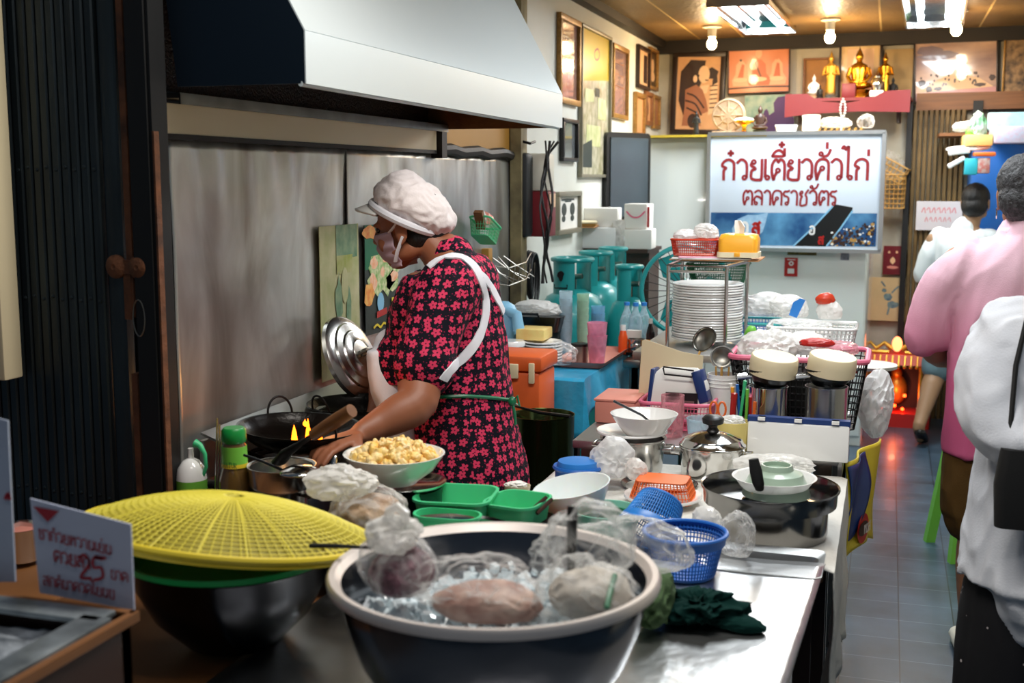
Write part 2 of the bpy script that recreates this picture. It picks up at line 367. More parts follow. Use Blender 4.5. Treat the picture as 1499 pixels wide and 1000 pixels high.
org(b,interp([(kp(672,412,2.92),.078),(kp(656,424,2.865),.084),(kp(645,445,2.835),.082),(kp(634,480,2.80),.079),(kp(624,515,2.77),.079),(kp(622,536,2.755),.081)],3))
org(b,interp([(kp(668,420,3.1),.068),(kp(645,455,3.16),.066),(kp(618,495,3.2),.06)],3))
org(b,interp([(kp(618,478,2.98),.05,.11),(kp(594,515,2.98),.068,.14),(kp(600,555,2.98),.06,.13)],3))
bl=reb(organic('blouse',b,.007,M['flower'],ck,3,.007,9)); flat_uv(bl)
bpy.context.view_layer.update()
ribbon('apron_strap',on_surface(bl,[(628,392),(648,378),(676,378),(698,398),(710,440),(706,478),(690,510),(662,538),(648,556)]),.026,.003,'aproncloth',ck).location=-off
ribbon('apron_strap',on_surface(bl,[(690,388),(712,412),(728,440),(741,470)]),.022,.003,'aproncloth',ck).location=-off
ribbon('waist_string',on_surface(bl,[(640,581),(680,580),(715,582),(748,586)]),.009,.004,'green_d',ck).location=-off
kk=kp(750,588,2.97); b=B(); b.ball(kk,(.012,.012,.014),10,8); b.tube([kk,kk+V((.01,-.01,-.03)),kk+V((.012,-.01,-.06))],.004,6); b.tube([kk,kk+V((.014,0,.016)),kk+V((.02,0,-.01)),kk],.004,6); b.build('string_knot','green_d',ck).location=-off
b=B(); org(b,interp([(kp(575,505,2.98),.05,.13),(kp(585,560,2.98),.06,.14),(kp(612,620,2.98),.055,.15),(kp(620,700,2.98),.05,.16),(kp(622,760,2.98),.045,.16)],3),V((1,0,0)),24); ap=organic('apron',b,.008,'aproncloth',ck,3,.006,8); ap.location=-off
b=B()
for Yl in(2.9,3.1): org(b,interp([(V((kp(690,700).x,Yl,.8)),.1),(V((kp(690,700).x,Yl,.5)),.08),(V((kp(690,700).x,Yl,.14)),.065)],3))
organic('trousers',b,.01,'dark',ck,2).location=-off
for Yl in(2.9,3.1): b=B(); org(b,interp([(V((kp(690,700).x+.03,Yl,.035)),.035,.03),(V((kp(690,700).x-.06,Yl,.035)),.045,.035),(V((kp(690,700).x-.15,Yl,.03)),.04,.028)],3),V((0,1,0))); organic('shoe',b,.006,'black',ck,2).location=-off
# hair, cap, mask, ear loop
b=B(); b.mx=HM; b.ball((0,-.03,.03),(.0795,.085,.084),24,16); b.ball((0,-.075,-.03),(.05,.04,.045),16,12); b.ball((0,-.04,-.03),(.072,.05,.05),16,12); b.ball((0,.05,.072),(.062,.042,.032),16,10); organic('hair',b,.005,'hair',ck,1,.0015,60).location=-off
b=B(); cM=Matrix.Translation(kp(606,296,YK))@Euler((0,math.radians(24),0)).to_matrix().to_4x4(); b.mx=cM
b.ball((-.005,0,-.005),(.108,.098,.068),30,20); b.ball((.045,0,-.012),(.085,.092,.056),26,16); b.ball((-.03,0,.012),(.075,.085,.058),24,14); cap=organic('cap',b,.005,mat('capw','E9DEDC',.75,bump=.15,bs=180),ck,2,.0075,17,3,(1,1,1)); cap.location=-off
b=B(); b.mx=cM; b.tube([V((.105*cos(a*PI/16),.094*sin(a*PI/16),-.046)) for a in range(32)],.011,8,True); b.build('cap_band','aproncloth',ck).location=-off
b=B(); ctr=kp(556,299,YK)
def brim(u,v):
    a=(u-.5)*2.7; return ctr+V((.05-cos(a)*(.045+.072*v),sin(a)*(.06+.03*v),.012-.026*v-.02*(abs(u-.5)*2)**2*(1-.3*v)))
b.grid(brim,28,10); o=b.build('cap_brim','paper',ck); solid(o,.006); o.location=-off
M['mask']=mat('mask','B79CA8',.8)
b=B()
def maskf(u,v):
    a=(u-.5)*2.65; z=.0-.098*v; rx=.069*(1-.24*v**2); ry=.108-.0*v-.045*max(0,v-.55)*2; pl=.0022*sin(v*20); 
    return HM@V((sin(a)*(rx+pl),.0+cos(a)*(ry-.006+pl)+.004*(v>.9)-.004,z-.002))
b.grid(maskf,36,24); o=b.build('face_mask',M['mask'],ck); solid(o,.002,1); o.location=-off
for s_ in(-1,1):
    for z0,z1 in((-.004,.01),(-.085,-.035)):
        b=B(); b.tube([HM@V((s_*.066,.028,z0)),HM@V((s_*.079,.01,(z0+z1)/2)),HM@V((s_*.083,-.018,z1+.012))],.0055,8,flat=.35); b.build('ear_loop','aproncloth',ck).location=-off
for s_ in(-1,1): b=B(); b.ball(HM@V((s_*.03,.073,.012)),.010,14,10); b.build('eye',mat('eye%d'%s_,'1a1210',.1,coat=1),ck).location=-off
# ---------- generic standing person seen from behind ----------
def shirt_mat(name,h,**k): return mat(name,h,.8,bump=.12,bs=220,spec=.2,**k)
# pink polo
YP=4.1; px0=1490
pk=thing('person','person in a pink polo shirt and brown shorts standing with back turned','person',(GY(px0,500,YP).x,YP,0)); cx=pk.location.x; off2=V((cx,YP,0))
b=B(); 
org(b,interp([(V((0,0,.74)),.17,.12),(V((0,0,.86)),.175,.125),(V((0,0,1.0)),.16,.115),(V((0,0,1.15)),.175,.12),(V((0,0,1.28)),.19,.115),(V((0,0,1.36)),.17,.09),(V((0,.0,1.405)),.08,.06)],4),V((1,0,0)),28)
org(b,[(V((0,0,1.38)),.058),(V((0,.01,1.5)),.055)])
pm=head(b,V((0.0,.02,1.545)),V((.12,1,-.08)),V((0,.08,1)),1.0)
for s_ in(-1,1):
    arm=[(V((s_*.19,0,1.33)),.055),(V((s_*.245,.01,1.2)),.05),(V((s_*.26,.02,1.06)),.045),(V((s_*.2,.16,1.0)),.038),(V((s_*.1,.26,1.04)),.027)]; org(b,interp(arm,3)); w=arm[-1][0]; hand(b,w,V((-s_*.8,.4,.1)),V((0,.5,.8)),s_,.5,.165)
    org(b,interp([(V((s_*.09,0,.78)),.09),(V((s_*.095,0,.62)),.078),(V((s_*.095,-.01,.47)),.056),(V((s_*.095,-.02,.33)),.06),(V((s_*.095,0,.1)),.035),(V((s_*.1,.0,.05)),.036),(V((s_*.11,.12,.03)),.03)],3))
organic('body',b,.006,mat('skin_p','A47455',.5,var=.2,vs=15,sss=.06),pk,2)
def polo_mat():
    return shirt_mat('polo','DC8AA6')
def grad_shirt():  # paler towards the shoulders: top light painted into the pink
    m,N,L_,p=newmat('polo_toplit'); g=N.new('ShaderNodeTexCoord'); sx=N.new('ShaderNodeSeparateXYZ'); L_.new(g.outputs['Object'],sx.inputs[0]); cr=N.new('ShaderNodeValToRGB'); mr=N.new('ShaderNodeMapRange'); mr.inputs[1].default_value=.75; mr.inputs[2].default_value=1.42; L_.new(sx.outputs[2],mr.inputs[0]); L_.new(mr.outputs[0],cr.inputs[0])
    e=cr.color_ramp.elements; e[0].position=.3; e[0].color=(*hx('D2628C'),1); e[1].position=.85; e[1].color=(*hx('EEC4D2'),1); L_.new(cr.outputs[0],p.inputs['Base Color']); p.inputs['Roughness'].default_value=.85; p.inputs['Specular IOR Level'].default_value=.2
    n=N.new('ShaderNodeTexNoise'); n.inputs['Scale'].default_value=250; L_.new(g.outputs['Object'],n.inputs[0]); bp=N.new('ShaderNodeBump'); bp.inputs['Strength'].default_value=.15; bp.inputs['Distance'].default_value=.004; L_.new(n.outputs[0],bp.inputs['Height']); L_.new(bp.outputs[0],p.inputs['Normal']); return m
b=B(); org(b,interp([(V((0,0,.71)),.212,.16),(V((0,0,.74)),.212,.16),(V((0,0,.9)),.21,.16),(V((0,0,1.05)),.2,.145),(V((0,0,1.2)),.21,.145),(V((0,0,1.3)),.21,.13),(V((0,0,1.37)),.19,.105),(V((0,.0,1.42)),.09,.075)],4),V((1,0,0)),30)
for s_ in(-1,1): org(b,interp([(V((s_*.16,0,1.34)),.075),(V((s_*.215,0,1.27)),.078),(V((s_*.25,.01,1.17)),.073),(V((s_*.265,.015,1.09)),.07)],3))
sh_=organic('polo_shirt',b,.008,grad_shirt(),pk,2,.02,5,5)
b=B(); b.loft([[V((.075*cos(a*PI/12),.01+.07*sin(a*PI/12),z+.012*sin(a*PI/12)*-1)) for a in range(24)] for z in(1.405,1.44)],False,False); o=b.build('collar',shirt_mat('pcol','F0C8D4'),pk); solid(o,.008)
b=B()
for s_ in(-1,1): org(b,interp([(V((s_*.085,0,.8)),.125,.12),(V((s_*.095,0,.6)),.118,.11),(V((s_*.1,0,.5)),.112,.1)],3))
organic('shorts',b,.009,shirt_mat('shorts','5e4420',var=.4,vs=5,h2='3a2a12'),pk,3,.008,8,2)
b=B(); b.mx=pm; b.ball((0,-.022,.045),(.088,.098,.09),24,16); b.ball((0,-.05,-.01),(.08,.07,.075),20,14); b.ball((0,-.055,-.055),(.058,.045,.035),16,10); organic('hair',b,.005,'hair_g',pk,1,.004,45,3,(1,1,1))
for s_ in(-1,1): b=B(); b.tube([pm@V((s_*.083,-.006+.011*cos(a*PI/8),-.055+.016*sin(a*PI/8))) for a in range(16)],.0018,6,True); b.build('hoop_earring','steel_bright',pk)
for s_ in(-1,1): b=B(); org(b,interp([(V((s_*.1,-.05,.035)),.036,.034),(V((s_*.105,.05,.035)),.042,.036),(V((s_*.115,.17,.028)),.04,.026)],3),V((1,0,0))); organic('shoe',b,.007,'offwhite',pk,2)
# white tee
YT=7.65; tx=GY(1404,500,YT).x
tp=thing('person','person in a white t-shirt and grey-blue shorts walking away at the back','person',(tx,YT,0))
b=B(); org(b,interp([(V((0,0,.72)),.16,.11),(V((0,0,.9)),.155,.11),(V((0,0,1.1)),.16,.11),(V((0,0,1.24)),.17,.1),(V((0,0,1.31)),.08,.06)],4),V((1,0,0)),24)
org(b,[(V((.02,0,1.28)),.052),(V((.045,.01,1.4)),.052)]); tm=head(b,V((.055,.02,1.455)),V((.25,1,-.1)),V((0,.1,1)),.98)
for s_ in(-1,1):
    arm=[(V((s_*.17,0,1.23)),.05),(V((s_*.2,.02,1.05)),.042),(V((s_*.16,.15,.95)),.034),(V((s_*.08,.24,.98)),.025)]; org(b,interp(arm,3)); hand(b,arm[-1][0],V((-s_*.8,.4,.1)),V((0,.5,.8)),s_,.5,.16)
org(b,interp([(V((.09,0,.75)),.09),(V((.09,.02,.45)),.06),(V((.1,.0,.3)),.057),(V((.1,.0,.08)),.036),(V((.11,.1,.03)),.03)],3))
org(b,interp([(V((-.08,0,.75)),.09),(V((-.11,-.03,.48)),.062),(V((-.15,-.1,.36)),.06),(V((-.2,-.2,.18)),.04),(V((-.215,-.23,.12)),.036),(V((-.2,-.17,.05)),.03)],3))
organic('body',b,.007,mat('skin_t','9c7a5c',.5,sss=.05),tp,2)
b=B(); org(b,interp([(V((-.02,0,.66)),.185,.14),(V((-.01,0,.8)),.19,.14),(V((0,0,1.0)),.18,.135),(V((0,0,1.15)),.185,.13),(V((0,0,1.24)),.18,.11),(V((0,0,1.3)),.1,.075)],4),V((1,0,0)),26)
for s_ in(-1,1): org(b,interp([(V((s_*.14,0,1.24)),.07),(V((s_*.19,.01,1.13)),.072),(V((s_*.215,.03,1.02)),.07)],3))
organic('t_shirt',b,.009,shirt_mat('tee','E4ECEE'),tp,3,.014,7,9)
b=B(); org(b,interp([(V((.085,0,.78)),.115,.12),(V((.09,.02,.46)),.095,.1)],3)); org(b,interp([(V((-.08,0,.78)),.115,.12),(V((-.115,-.04,.47)),.1,.1)],3)); organic('shorts',b,.009,shirt_mat('tshorts','6f8a94',var=.3,vs=8),tp,3,.007,9,4)
b=B(); b.mx=tm; b.ball((0,-.015,.035),(.083,.1,.09),24,16); b.ball((0,-.045,-.02),(.078,.07,.07),18,12); organic('hair',b,.006,'hair',tp,1,.002,40)
for i,(q,e) in enumerate(((V((.1,-.04,.02)),V((.12,.16,.02))),(V((-.21,-.27,.1)),V((-.185,-.12,.015))))): b=B(); org(b,interp([(q,.036,.018),(q.lerp(e,.5),.04,.018),(e,.036,.016)],3),V((1,0,0))); organic('sandal',b,.007,'black',tp,2)
# white jacket, dotted trousers
YJ=2.85; jx=GY(1568,600,YJ).x
jp=thing('person','person at the right edge in a loose white jacket and black dotted trousers','person',(jx,YJ,0))
J=lambda px,py,Y=YJ: GY(px,py,Y)-V((jx,YJ,0))
b=B(); org(b,interp([(V((0,0,.72)),.16,.12),(V((0,0,.9)),.15,.11),(V((0,0,1.1)),.15,.11),(V((0,0,1.24)),.165,.1),(V((0,0,1.31)),.08,.06)],4),V((1,0,0)),24)
org(b,[(V((0,0,1.3)),.05),(V((0,.01,1.41)),.05)]); jm=head(b,V((0,.02,1.46)),V((.3,1,0)),V((0,0,1)),.97)
LJ=[(V((-.165,0,1.23)),.05),(J(1455,560,2.8),.045),(J(1448,600,2.78),.042),(J(1480,640,2.72),.034),(J(1510,655,2.68),.026)]; org(b,interp(LJ,3)); hand(b,LJ[-1][0],V((1,-.2,0)),V((0,-.7,.7)),1,.5,.16)
RJ=[(V((.165,0,1.23)),.05),(V((.2,.02,1.0)),.042),(V((.16,.15,.95)),.03)]; org(b,interp(RJ,3)); hand(b,RJ[-1][0],V((-.5,.8,0)),V((0,.5,.8)),1,.5,.16)
for s_ in(-1,1): org(b,interp([(V((s_*.085,0,.75)),.09),(V((s_*.09,0,.45)),.058),(V((s_*.09,0,.1)),.036),(V((s_*.1,.1,.035)),.03)],3))
organic('body',b,.007,mat('skin_j','A87c5e',.5,sss=.05),jp,2)
b=B(); org(b,interp([(V((0,0,.7)),.225,.19),(V((0,0,.78)),.215,.18),(V((0,0,.95)),.19,.15),(V((0,0,1.12)),.19,.145),(V((0,0,1.24)),.185,.12),(V((0,0,1.32)),.09,.075)],4),V((1,0,0)),28)
org(b,interp([(V((-.13,0,1.24)),.085),(J(1490,500,2.82),.088),(J(1462,550,2.8),.085),(J(1458,598,2.76),.078),(J(1478,636,2.72),.065),(J(1500,650,2.69),.05)],3))
org(b,interp([(V((.13,0,1.24)),.085),(V((.2,.01,1.1)),.08),(V((.2,.05,.98)),.075),(V((.17,.14,.95)),.05)],3))
organic('white_jacket',b,.008,shirt_mat('jacket','DBDEE4',var=.25,vs=3,h2='A8B4C8'),jp,2,.016,7,12,(1,1,.7))
def dots():
    m,N,L_,p=newmat('dotted_fabric'); g=N.new('ShaderNodeTexCoord'); v=N.new('ShaderNodeTexVoronoi'); v.inputs['Scale'].default_value=38; v.inputs['Randomness'].default_value=.5; L_.new(g.outputs['Object'],v.inputs[0]); c=N.new('ShaderNodeMath'); c.operation='LESS_THAN'; c.inputs[1].default_value=.13; L_.new(v.outputs[0],c.inputs[0]); mx=N.new('ShaderNodeMix'); mx.data_type='RGBA'; L_.new(c.outputs[0],mx.inputs[0]); mx.inputs[6].default_value=(.004,.004,.006,1); mx.inputs[7].default_value=(.5,.45,.45,1); L_.new(mx.outputs[2],p.inputs['Base Color']); p.inputs['Roughness'].default_value=.8; return m
b=B()
for s_ in(-1,1): org(b,interp([(V((s_*.075,0,.82)),.105,.12),(V((s_*.09,0,.62)),.118,.125),(V((s_*.1,0,.3)),.115,.12),(V((s_*.1,0,.09)),.105,.115)],3))
organic('dotted_trousers',b,.009,dots(),jp,3,.008,6,7)
b=B(); b.mx=jm; b.ball((0,-.015,.035),(.083,.1,.09),24,16); b.ball((0,-.045,-.02),(.078,.07,.07),18,12); organic('hair',b,.007,'hair',jp,1)
for s_ in(-1,1): b=B(); org(b,interp([(V((s_*.1,-.04,.03)),.034,.028),(V((s_*.1,.15,.03)),.038,.028)],3),V((1,0,0))); organic('shoe',b,.008,'black',jp,2)
t=thing('shoulder_bag','small black shoulder bag at the hip of the person in the white jacket','bag',V((jx,YJ,0))+J(1503,712,2.66)); b=B(); b.loft([rr(.12,.05,.02,4,-.09),rr(.13,.06,.02,4,0),rr(.11,.05,.02,4,.08)]); b.build('bag_body','blackmat',t); b=B(); b.tube([(-.04,0,.08),(-.03,.05,.25),(.02,.12,.5)],.006,6); b.build('strap','blackmat',t)
# ================= SETTING =================
def tiles():
    m,N,L,p=newmat('floor_tiles'); tc=N.new('ShaderNodeTexCoord'); mp=N.new('ShaderNodeMapping'); mp.inputs['Location'].default_value=(.093-.19*20,.02,0); L.new(tc.outputs['Object'],mp.inputs[0])
    mp.inputs['Location'].default_value=(-.095+.19*20,-.03+.19*10,0)
    sx=N.new('ShaderNodeSeparateXYZ'); L.new(mp.outputs[0],sx.inputs[0])
    def gro(o,w):
        a=N.new('ShaderNodeMath'); a.operation='MODULO'; a.inputs[1].default_value=.19; L.new(o,a.inputs[0])
        b=N.new('ShaderNodeMath'); b.operation='LESS_THAN'; b.inputs[1].default_value=w; L.new(a.outputs[0],b.inputs[0]); return b.outputs[0]
    gx=gro(sx.outputs[0],.0042); gy=gro(sx.outputs[1],.0028)
    n=N.new('ShaderNodeTexNoise'); n.inputs['Scale'].default_value=3.5; n.inputs['Detail'].default_value=8; L.new(mp.outputs[0],n.inputs[0])
    sn=N.new('ShaderNodeVectorMath'); sn.operation='SNAP'; sn.inputs[1].default_value=(.19,.19,.19); L.new(mp.outputs[0],sn.inputs[0])
    wn=N.new('ShaderNodeTexWhiteNoise'); L.new(sn.outputs[0],wn.inputs[0])
    ad=N.new('ShaderNodeMath'); ad.operation='MULTIPLY_ADD'; ad.inputs[1].default_value=.12; L.new(wn.outputs[0],ad.inputs[0]); L.new(n.outputs[0],ad.inputs[2])
    cr=N.new('ShaderNodeValToRGB'); e=cr.color_ramp.elements; e[0].position=.35; e[0].color=(*hx('22313e'),1); e[1].position=.75; e[1].color=(*hx('43586a'),1); L.new(ad.outputs[0],cr.inputs[0])
    m1=N.new('ShaderNodeMix'); m1.data_type='RGBA'; L.new(gy,m1.inputs[0]); L.new(cr.outputs[0],m1.inputs[6]); m1.inputs[7].default_value=(*hx('74858f'),1)
    m2=N.new('ShaderNodeMix'); m2.data_type='RGBA'; L.new(gx,m2.inputs[0]); L.new(m1.outputs[2],m2.inputs[6]); m2.inputs[7].default_value=(*hx('10161a'),1)
    L.new(m2.outputs[2],p.inputs['Base Color']); p.inputs['Roughness'].default_value=.32; p.inputs['Coat Weight'].default_value=.05
    b=N.new('ShaderNodeBump'); b.inputs['Strength'].default_value=.2; b.inputs['Distance'].default_value=.01; L.new(n.outputs[0],b.inputs['Height']); L.new(b.outputs[0],p.inputs['Normal']); return m
b=B(); b.box((-.3,4,-.02),(6,11,.04)); struct(b.build('floor',tiles()))
def ceilmat():
    m,N,L,p=newmat('ceiling_panels'); tc=N.new('ShaderNodeTexCoord'); sx=N.new('ShaderNodeSeparateXYZ'); L.new(tc.outputs['Object'],sx.inputs[0])
    a=N.new('ShaderNodeMath'); a.operation='MODULO'; a.inputs[1].default_value=.3; q=N.new('ShaderNodeMath'); q.inputs[1].default_value=10; L.new(sx.outputs[0],q.inputs[0]); L.new(q.outputs[0],a.inputs[0])
    b=N.new('ShaderNodeMath'); b.operation='LESS_THAN'; b.inputs[1].default_value=.012; L.new(a.outputs[0],b.inputs[0])
    n=N.new('ShaderNodeTexNoise'); n.inputs['Scale'].default_value=2; n.inputs['Detail'].default_value=6; L.new(tc.outputs['Object'],n.inputs[0])
    cr=N.new('ShaderNodeValToRGB'); e=cr.color_ramp.elements; e[0].position=.3; e[0].color=(*hx('5c4628'),1); e[1].position=.7; e[1].color=(*hx('896c40'),1); L.new(n.outputs[0],cr.inputs[0])
    m2=N.new('ShaderNodeMix'); m2.data_type='RGBA'; L.new(b.outputs[0],m2.inputs[0]); L.new(cr.outputs[0],m2.inputs[6]); m2.inputs[7].default_value=(*hx('c8a86a'),1)
    L.new(m2.outputs[2],p.inputs['Base Color']); p.inputs['Roughness'].default_value=.42
    v=N.new('ShaderNodeTexVoronoi'); v.inputs['Scale'].default_value=40; L.new(tc.outputs['Object'],v.inputs[0])
    bp=N.new('ShaderNodeBump'); bp.inputs['Strength'].default_value=.25; bp.inputs['Distance'].default_value=.01; L.new(v.outputs[0],bp.inputs['Height']); L.new(bp.outputs[0],p.inputs['Normal']); return m
XW=-1.6; YB=8.45; ROT=math.radians(-4)
def bw(x,z,d=0.):
    """point on the (slightly skewed) back wall at x, height z, d in front of it"""
    return V((x+sin(ROT)*d, YB+math.tan(ROT)*x-d, z))
b=B(); b.box((-.3,5.9,2.59),(4.6,7.2,.06)); struct(b.build('ceiling',ceilmat()))
mk('plaster','DEE0DA',.6,var=.5,vs=1.6,h2='B9BBAF',bump=.08,bs=12); mk('plaster_old','C9C4B4',.7,var=.7,vs=4,h2='8c8672',bump=.2,bs=10)
mk('beam','1a130d',.6,var=.6,vs=9,h2='060504')
b=B(); b.box((XW-.05,5.7,1.3),(.1,6.4,2.6)); struct(b.build('wall_left','plaster'))
b=B(); b.box((XW-.6,2.52,1.3),(1.1,.04,2.6)); struct(b.build('wall_front','blackmat'))
b=B(); b.box((-.0,0,0),(3.8,.1,2.6)); o=struct(b.build('wall_back','plaster_old',loc=(-.2,YB+.065-.2*math.tan(ROT),1.3))); o.rotation_euler.z=ROT
b=B(); b.box((1.35,5.6,1.3),(.1,6.6,2.6)); struct(b.build('wall_right','plaster_old'))
b=B(); b.box((XW+.03,5.9,2.535),(.06,6.0,.05)); struct(b.build('trim_1','beam'))
b=B(); b.box((0,0,0),(3.2,.08,.09)); o=struct(b.build('trim_2','beam',loc=bw(-.2,2.52,.04))); o.rotation_euler.z=ROT
# ---- camera ----
cam=bpy.data.cameras.new('camera'); co=bpy.data.objects.new('camera',cam); COL.objects.link(co); bpy.context.scene.camera=co
co.location=CO; co.rotation_euler=(PI/2-TH,0,PS); cam.sensor_width=36; cam.lens=F/1499*36; cam.clip_start=.05
cam.dof.use_dof=True; cam.dof.focus_distance=3.5; cam.dof.aperture_fstop=4.5
# ---- light ----
sc=bpy.context.scene; sc.view_settings.view_transform='Standard'; sc.view_settings.look='None'; sc.view_settings.gamma=1; sc.view_settings.exposure=0
w=bpy.data.worlds.new('world'); sc.world=w; w.use_nodes=True; w.node_tree.nodes['Background'].inputs[0].default_value=(.55,.75,1,1); w.node_tree.nodes['Background'].inputs[1].default_value=.075
sc.cycles.use_denoising=True; sc.cycles.max_bounces=8; sc.cycles.transparent_max_bounces=16; sc.cycles.sample_clamp_indirect=6
def area(loc,rot,sx,sy,pw,c):
    l=bpy.data.lights.new('area_light','AREA'); l.shape='RECTANGLE'; l.size=sx; l.size_y=sy; l.energy=pw; l.color=c
    o=bpy.data.objects.new('area_light',l); COL.objects.link(o); o.location=loc; o.rotation_euler=rot; return o
def tube_fixture(loc,rz,label):
    t=thing('fluorescent_light',label,'ceiling light',loc,rz)
    b=B(); b.loft([[V(p) for p in ((-.16,-.62,0),(.16,-.62,0),(.16,.62,0),(-.16,.62,0))],[V(p) for p in ((-.13,-.6,.05),(.13,-.6,.05),(.13,.6,.05),(-.13,.6,.05))]],False,True)
    b.box((-.155,0,-.005),(.012,1.24,.02)); b.box((.155,0,-.005),(.012,1.24,.02)); b.box((0,-.62,.0),(.32,.01,.045)); b.box((0,.62,.0),(.32,.01,.045)); b.build('reflector','steel_bright',t)
    for s in(-1,1):
        q=B(); q.tube([(s*.075,-.57,.015),(s*.075,.57,.015)],.016,12); q.build('fluorescent_tube',M['tube_glow'],t)
    q=B(); q.tube([(-.03,-.6,.01),(.03,-.5,-.0),(-.02,-.42,.01),(.03,-.34,.01)],.003,5); q.build('wire','white',t); return t
M['tube_glow']=emis('tube_glow','E9F6FF',26); M['bulb_glow']=emis('bulb_glow','FFD9A0',60)
tube_fixture((-.76,6.95,2.5),math.radians(-2),'twin tube fluorescent ceiling fixture above the white signboard')
tube_fixture((.19,6.93,2.5),math.radians(-2),'twin tube fluorescent ceiling fixture further right over the aisle')
for (x,y,k) in((-1.11,7.74,'bare warm bulb on ceiling above the dark sepia monk picture'),(-.38,7.61,'bare warm bulb on ceiling above the gold statues'),(.33,7.44,'bare warm bulb on ceiling in front of the cloudy sky picture')):
    t=thing('ceiling_bulb',k,'light bulb',(x,y,2.56)); b=B(); b.lathe([(0,0),(.055,0),(.06,-.012),(.03,-.02),(.026,-.07),(0,-.07)],20); b.build('socket','offwhite',t)
    b=B(); b.lathe([(0,-.07),(.016,-.07),(.022,-.085),(.031,-.105),(.03,-.125),(.018,-.143),(0,-.148)],20); b.build('bulb',M['bulb_glow'],t)
    l=bpy.data.lights.new('point_light','POINT'); l.energy=9; l.color=(1,.68,.36); l.shadow_soft_size=.035; o=bpy.data.objects.new('bulb_light',l); COL.objects.link(o); o.location=(x,y,2.34)
# lamps along the shop front and ceiling
area((-.2,4.2,2.5),(0,0,0),.3,1.2,34,(.92,.97,1)); area((-.75,6.95,2.44),(0,0,0),.25,1.2,26,(.92,.97,1)); area((.19,6.93,2.44),(0,0,0),.25,1.2,26,(.92,.97,1))
area((-.5,2.1,2.56),(0,0,0),1.0,.25,26,(1,.95,.88)); area((.35,2.6,2.56),(0,0,0),.3,1.2,15,(.95,.98,1)); area((-.2,.9,2.9),(math.radians(14),0,0),1.2,.3,9,(1,.93,.88))
# ================= LEFT SIDE: gate, steel wall, hood, stove =================
mk('gate_steel','39454A',.42,.5,var=.7,vs=9,h2='1c1f20',bump=.2,bs=40,stretch=(1,1,.3)); mk('rust','7a4a2c',.7,var=.8,vs=18,h2='241710',bump=.4,bs=50); mk('near_black','08090A',.55)
gt=thing('folding_gate','dark folding steel gate of narrow riveted slats at the shop front','gate',(-1.545,2.235,0),math.radians(-6))
for i in range(13):
    b=B(); x=-.115-i*.0275; z=2.6
    b.loft([[V((x+dx,dy,zz)) for dx,dy in((-.0115,.0),(-.0115,-.012),(-.008,-.0155),(.008,-.0155),(.0115,-.012),(.0115,0))] for zz in(.02,1.0,z)])
    for zz in (.35,.62,.88,1.33,1.62,2.0,2.35): b.lathe([(.0045,0),(.0042,.002),(.002,.0035),(0,.004)],8,(x,-.0155,zz+.006*(i%2)),Euler((PI/2,0,0)).to_matrix())
    b.build('slat','gate_steel',gt)
b=B(); b.box((-.07,.0,1.3),(.05,.02,2.56),bev=.003); b.box((-.045,-.012,1.3),(.006,.01,2.56)); b.build('wide_slat','gate_steel',gt)
b=B(); b.box((-.022,-.012,1.95),(.016,.022,1.3)); b.box((-.022,-.012,.6),(.016,.022,1.15)); b.build('rusty_bar','rust',gt)
b=B()
for x in(-.058,.005): b.lathe([(0,0),(.026,0),(.026,.008),(.018,.012),(.006,.014),(0,.01)],20,(x,-.02,1.41),Euler((PI/2,0,0)).to_matrix())
b.box((-.026,-.022,1.41),(.06,.012,.03)); b.box((-.03,-.02,1.35),(.02,.008,.11)); b.build('lock_plate','rust',gt)
b=B(); b.tube([(.004+.016*math.cos(a),-.03,1.3+.04*math.sin(a)) for a in [k*2*PI/20 for k in range(20)]],.0016,6,True); b.build('ring_handle','steel_old',gt)
b=B(); b.box((.022,-.0,1.3),(.05,.06,2.6)); b.box((.052,.0,1.3),(.008,.05,2.6)); b.build('gate_post','near_black',gt)
b=B(); b.box((.0585,-.018,.95),(.005,.016,1.5)); b.build('post_edge','rust',gt)
b=B(); b.box((-.58,.04,1.3),(.25,.03,2.6)); b.build('gate_channel','near_black',gt)
p=GY(0,330,2.2); b=B(); b.box((0,0,0),(.1,.06,1.0),bev=.004); tag(b.build('painted_board','cream',loc=(p.x-.035,2.2,1.65)),'cream painted board edge at the far left in front of the gate','board')
# wavy steel sheets
def sheetmat():
    m,N,L,p=newmat('sheet_steel'); tc=N.new('ShaderNodeTexCoord'); mp=N.new('ShaderNodeMapping'); mp.inputs['Scale'].default_value=(1,1,.35); L.new(tc.outputs['Object'],mp.inputs[0])
    n=N.new('ShaderNodeTexNoise'); n.inputs['Scale'].default_value=5; n.inputs['Detail'].default_value=8; n.inputs['Distortion'].default_value=.8; L.new(mp.outputs[0],n.inputs[0])
    cr=N.new('ShaderNodeValToRGB'); e=cr.color_ramp.elements; e[0].position=.32; e[0].color=(*hx('98928a'),1); e[1].position=.68; e[1].color=(*hx('DADEDC'),1); L.new(n.outputs[0],cr.inputs[0]); L.new(cr.outputs[0],p.inputs['Base Color'])
    p.inputs['Metallic'].default_value=.85; mr=N.new('ShaderNodeMath'); mr.operation='MULTIPLY_ADD'; mr.inputs[1].default_value=.3; mr.inputs[2].default_value=.22; L.new(n.outputs[0],mr.inputs[0]); L.new(mr.outputs[0],p.inputs['Roughness'])
    return m
M['sheet']=sheetmat()
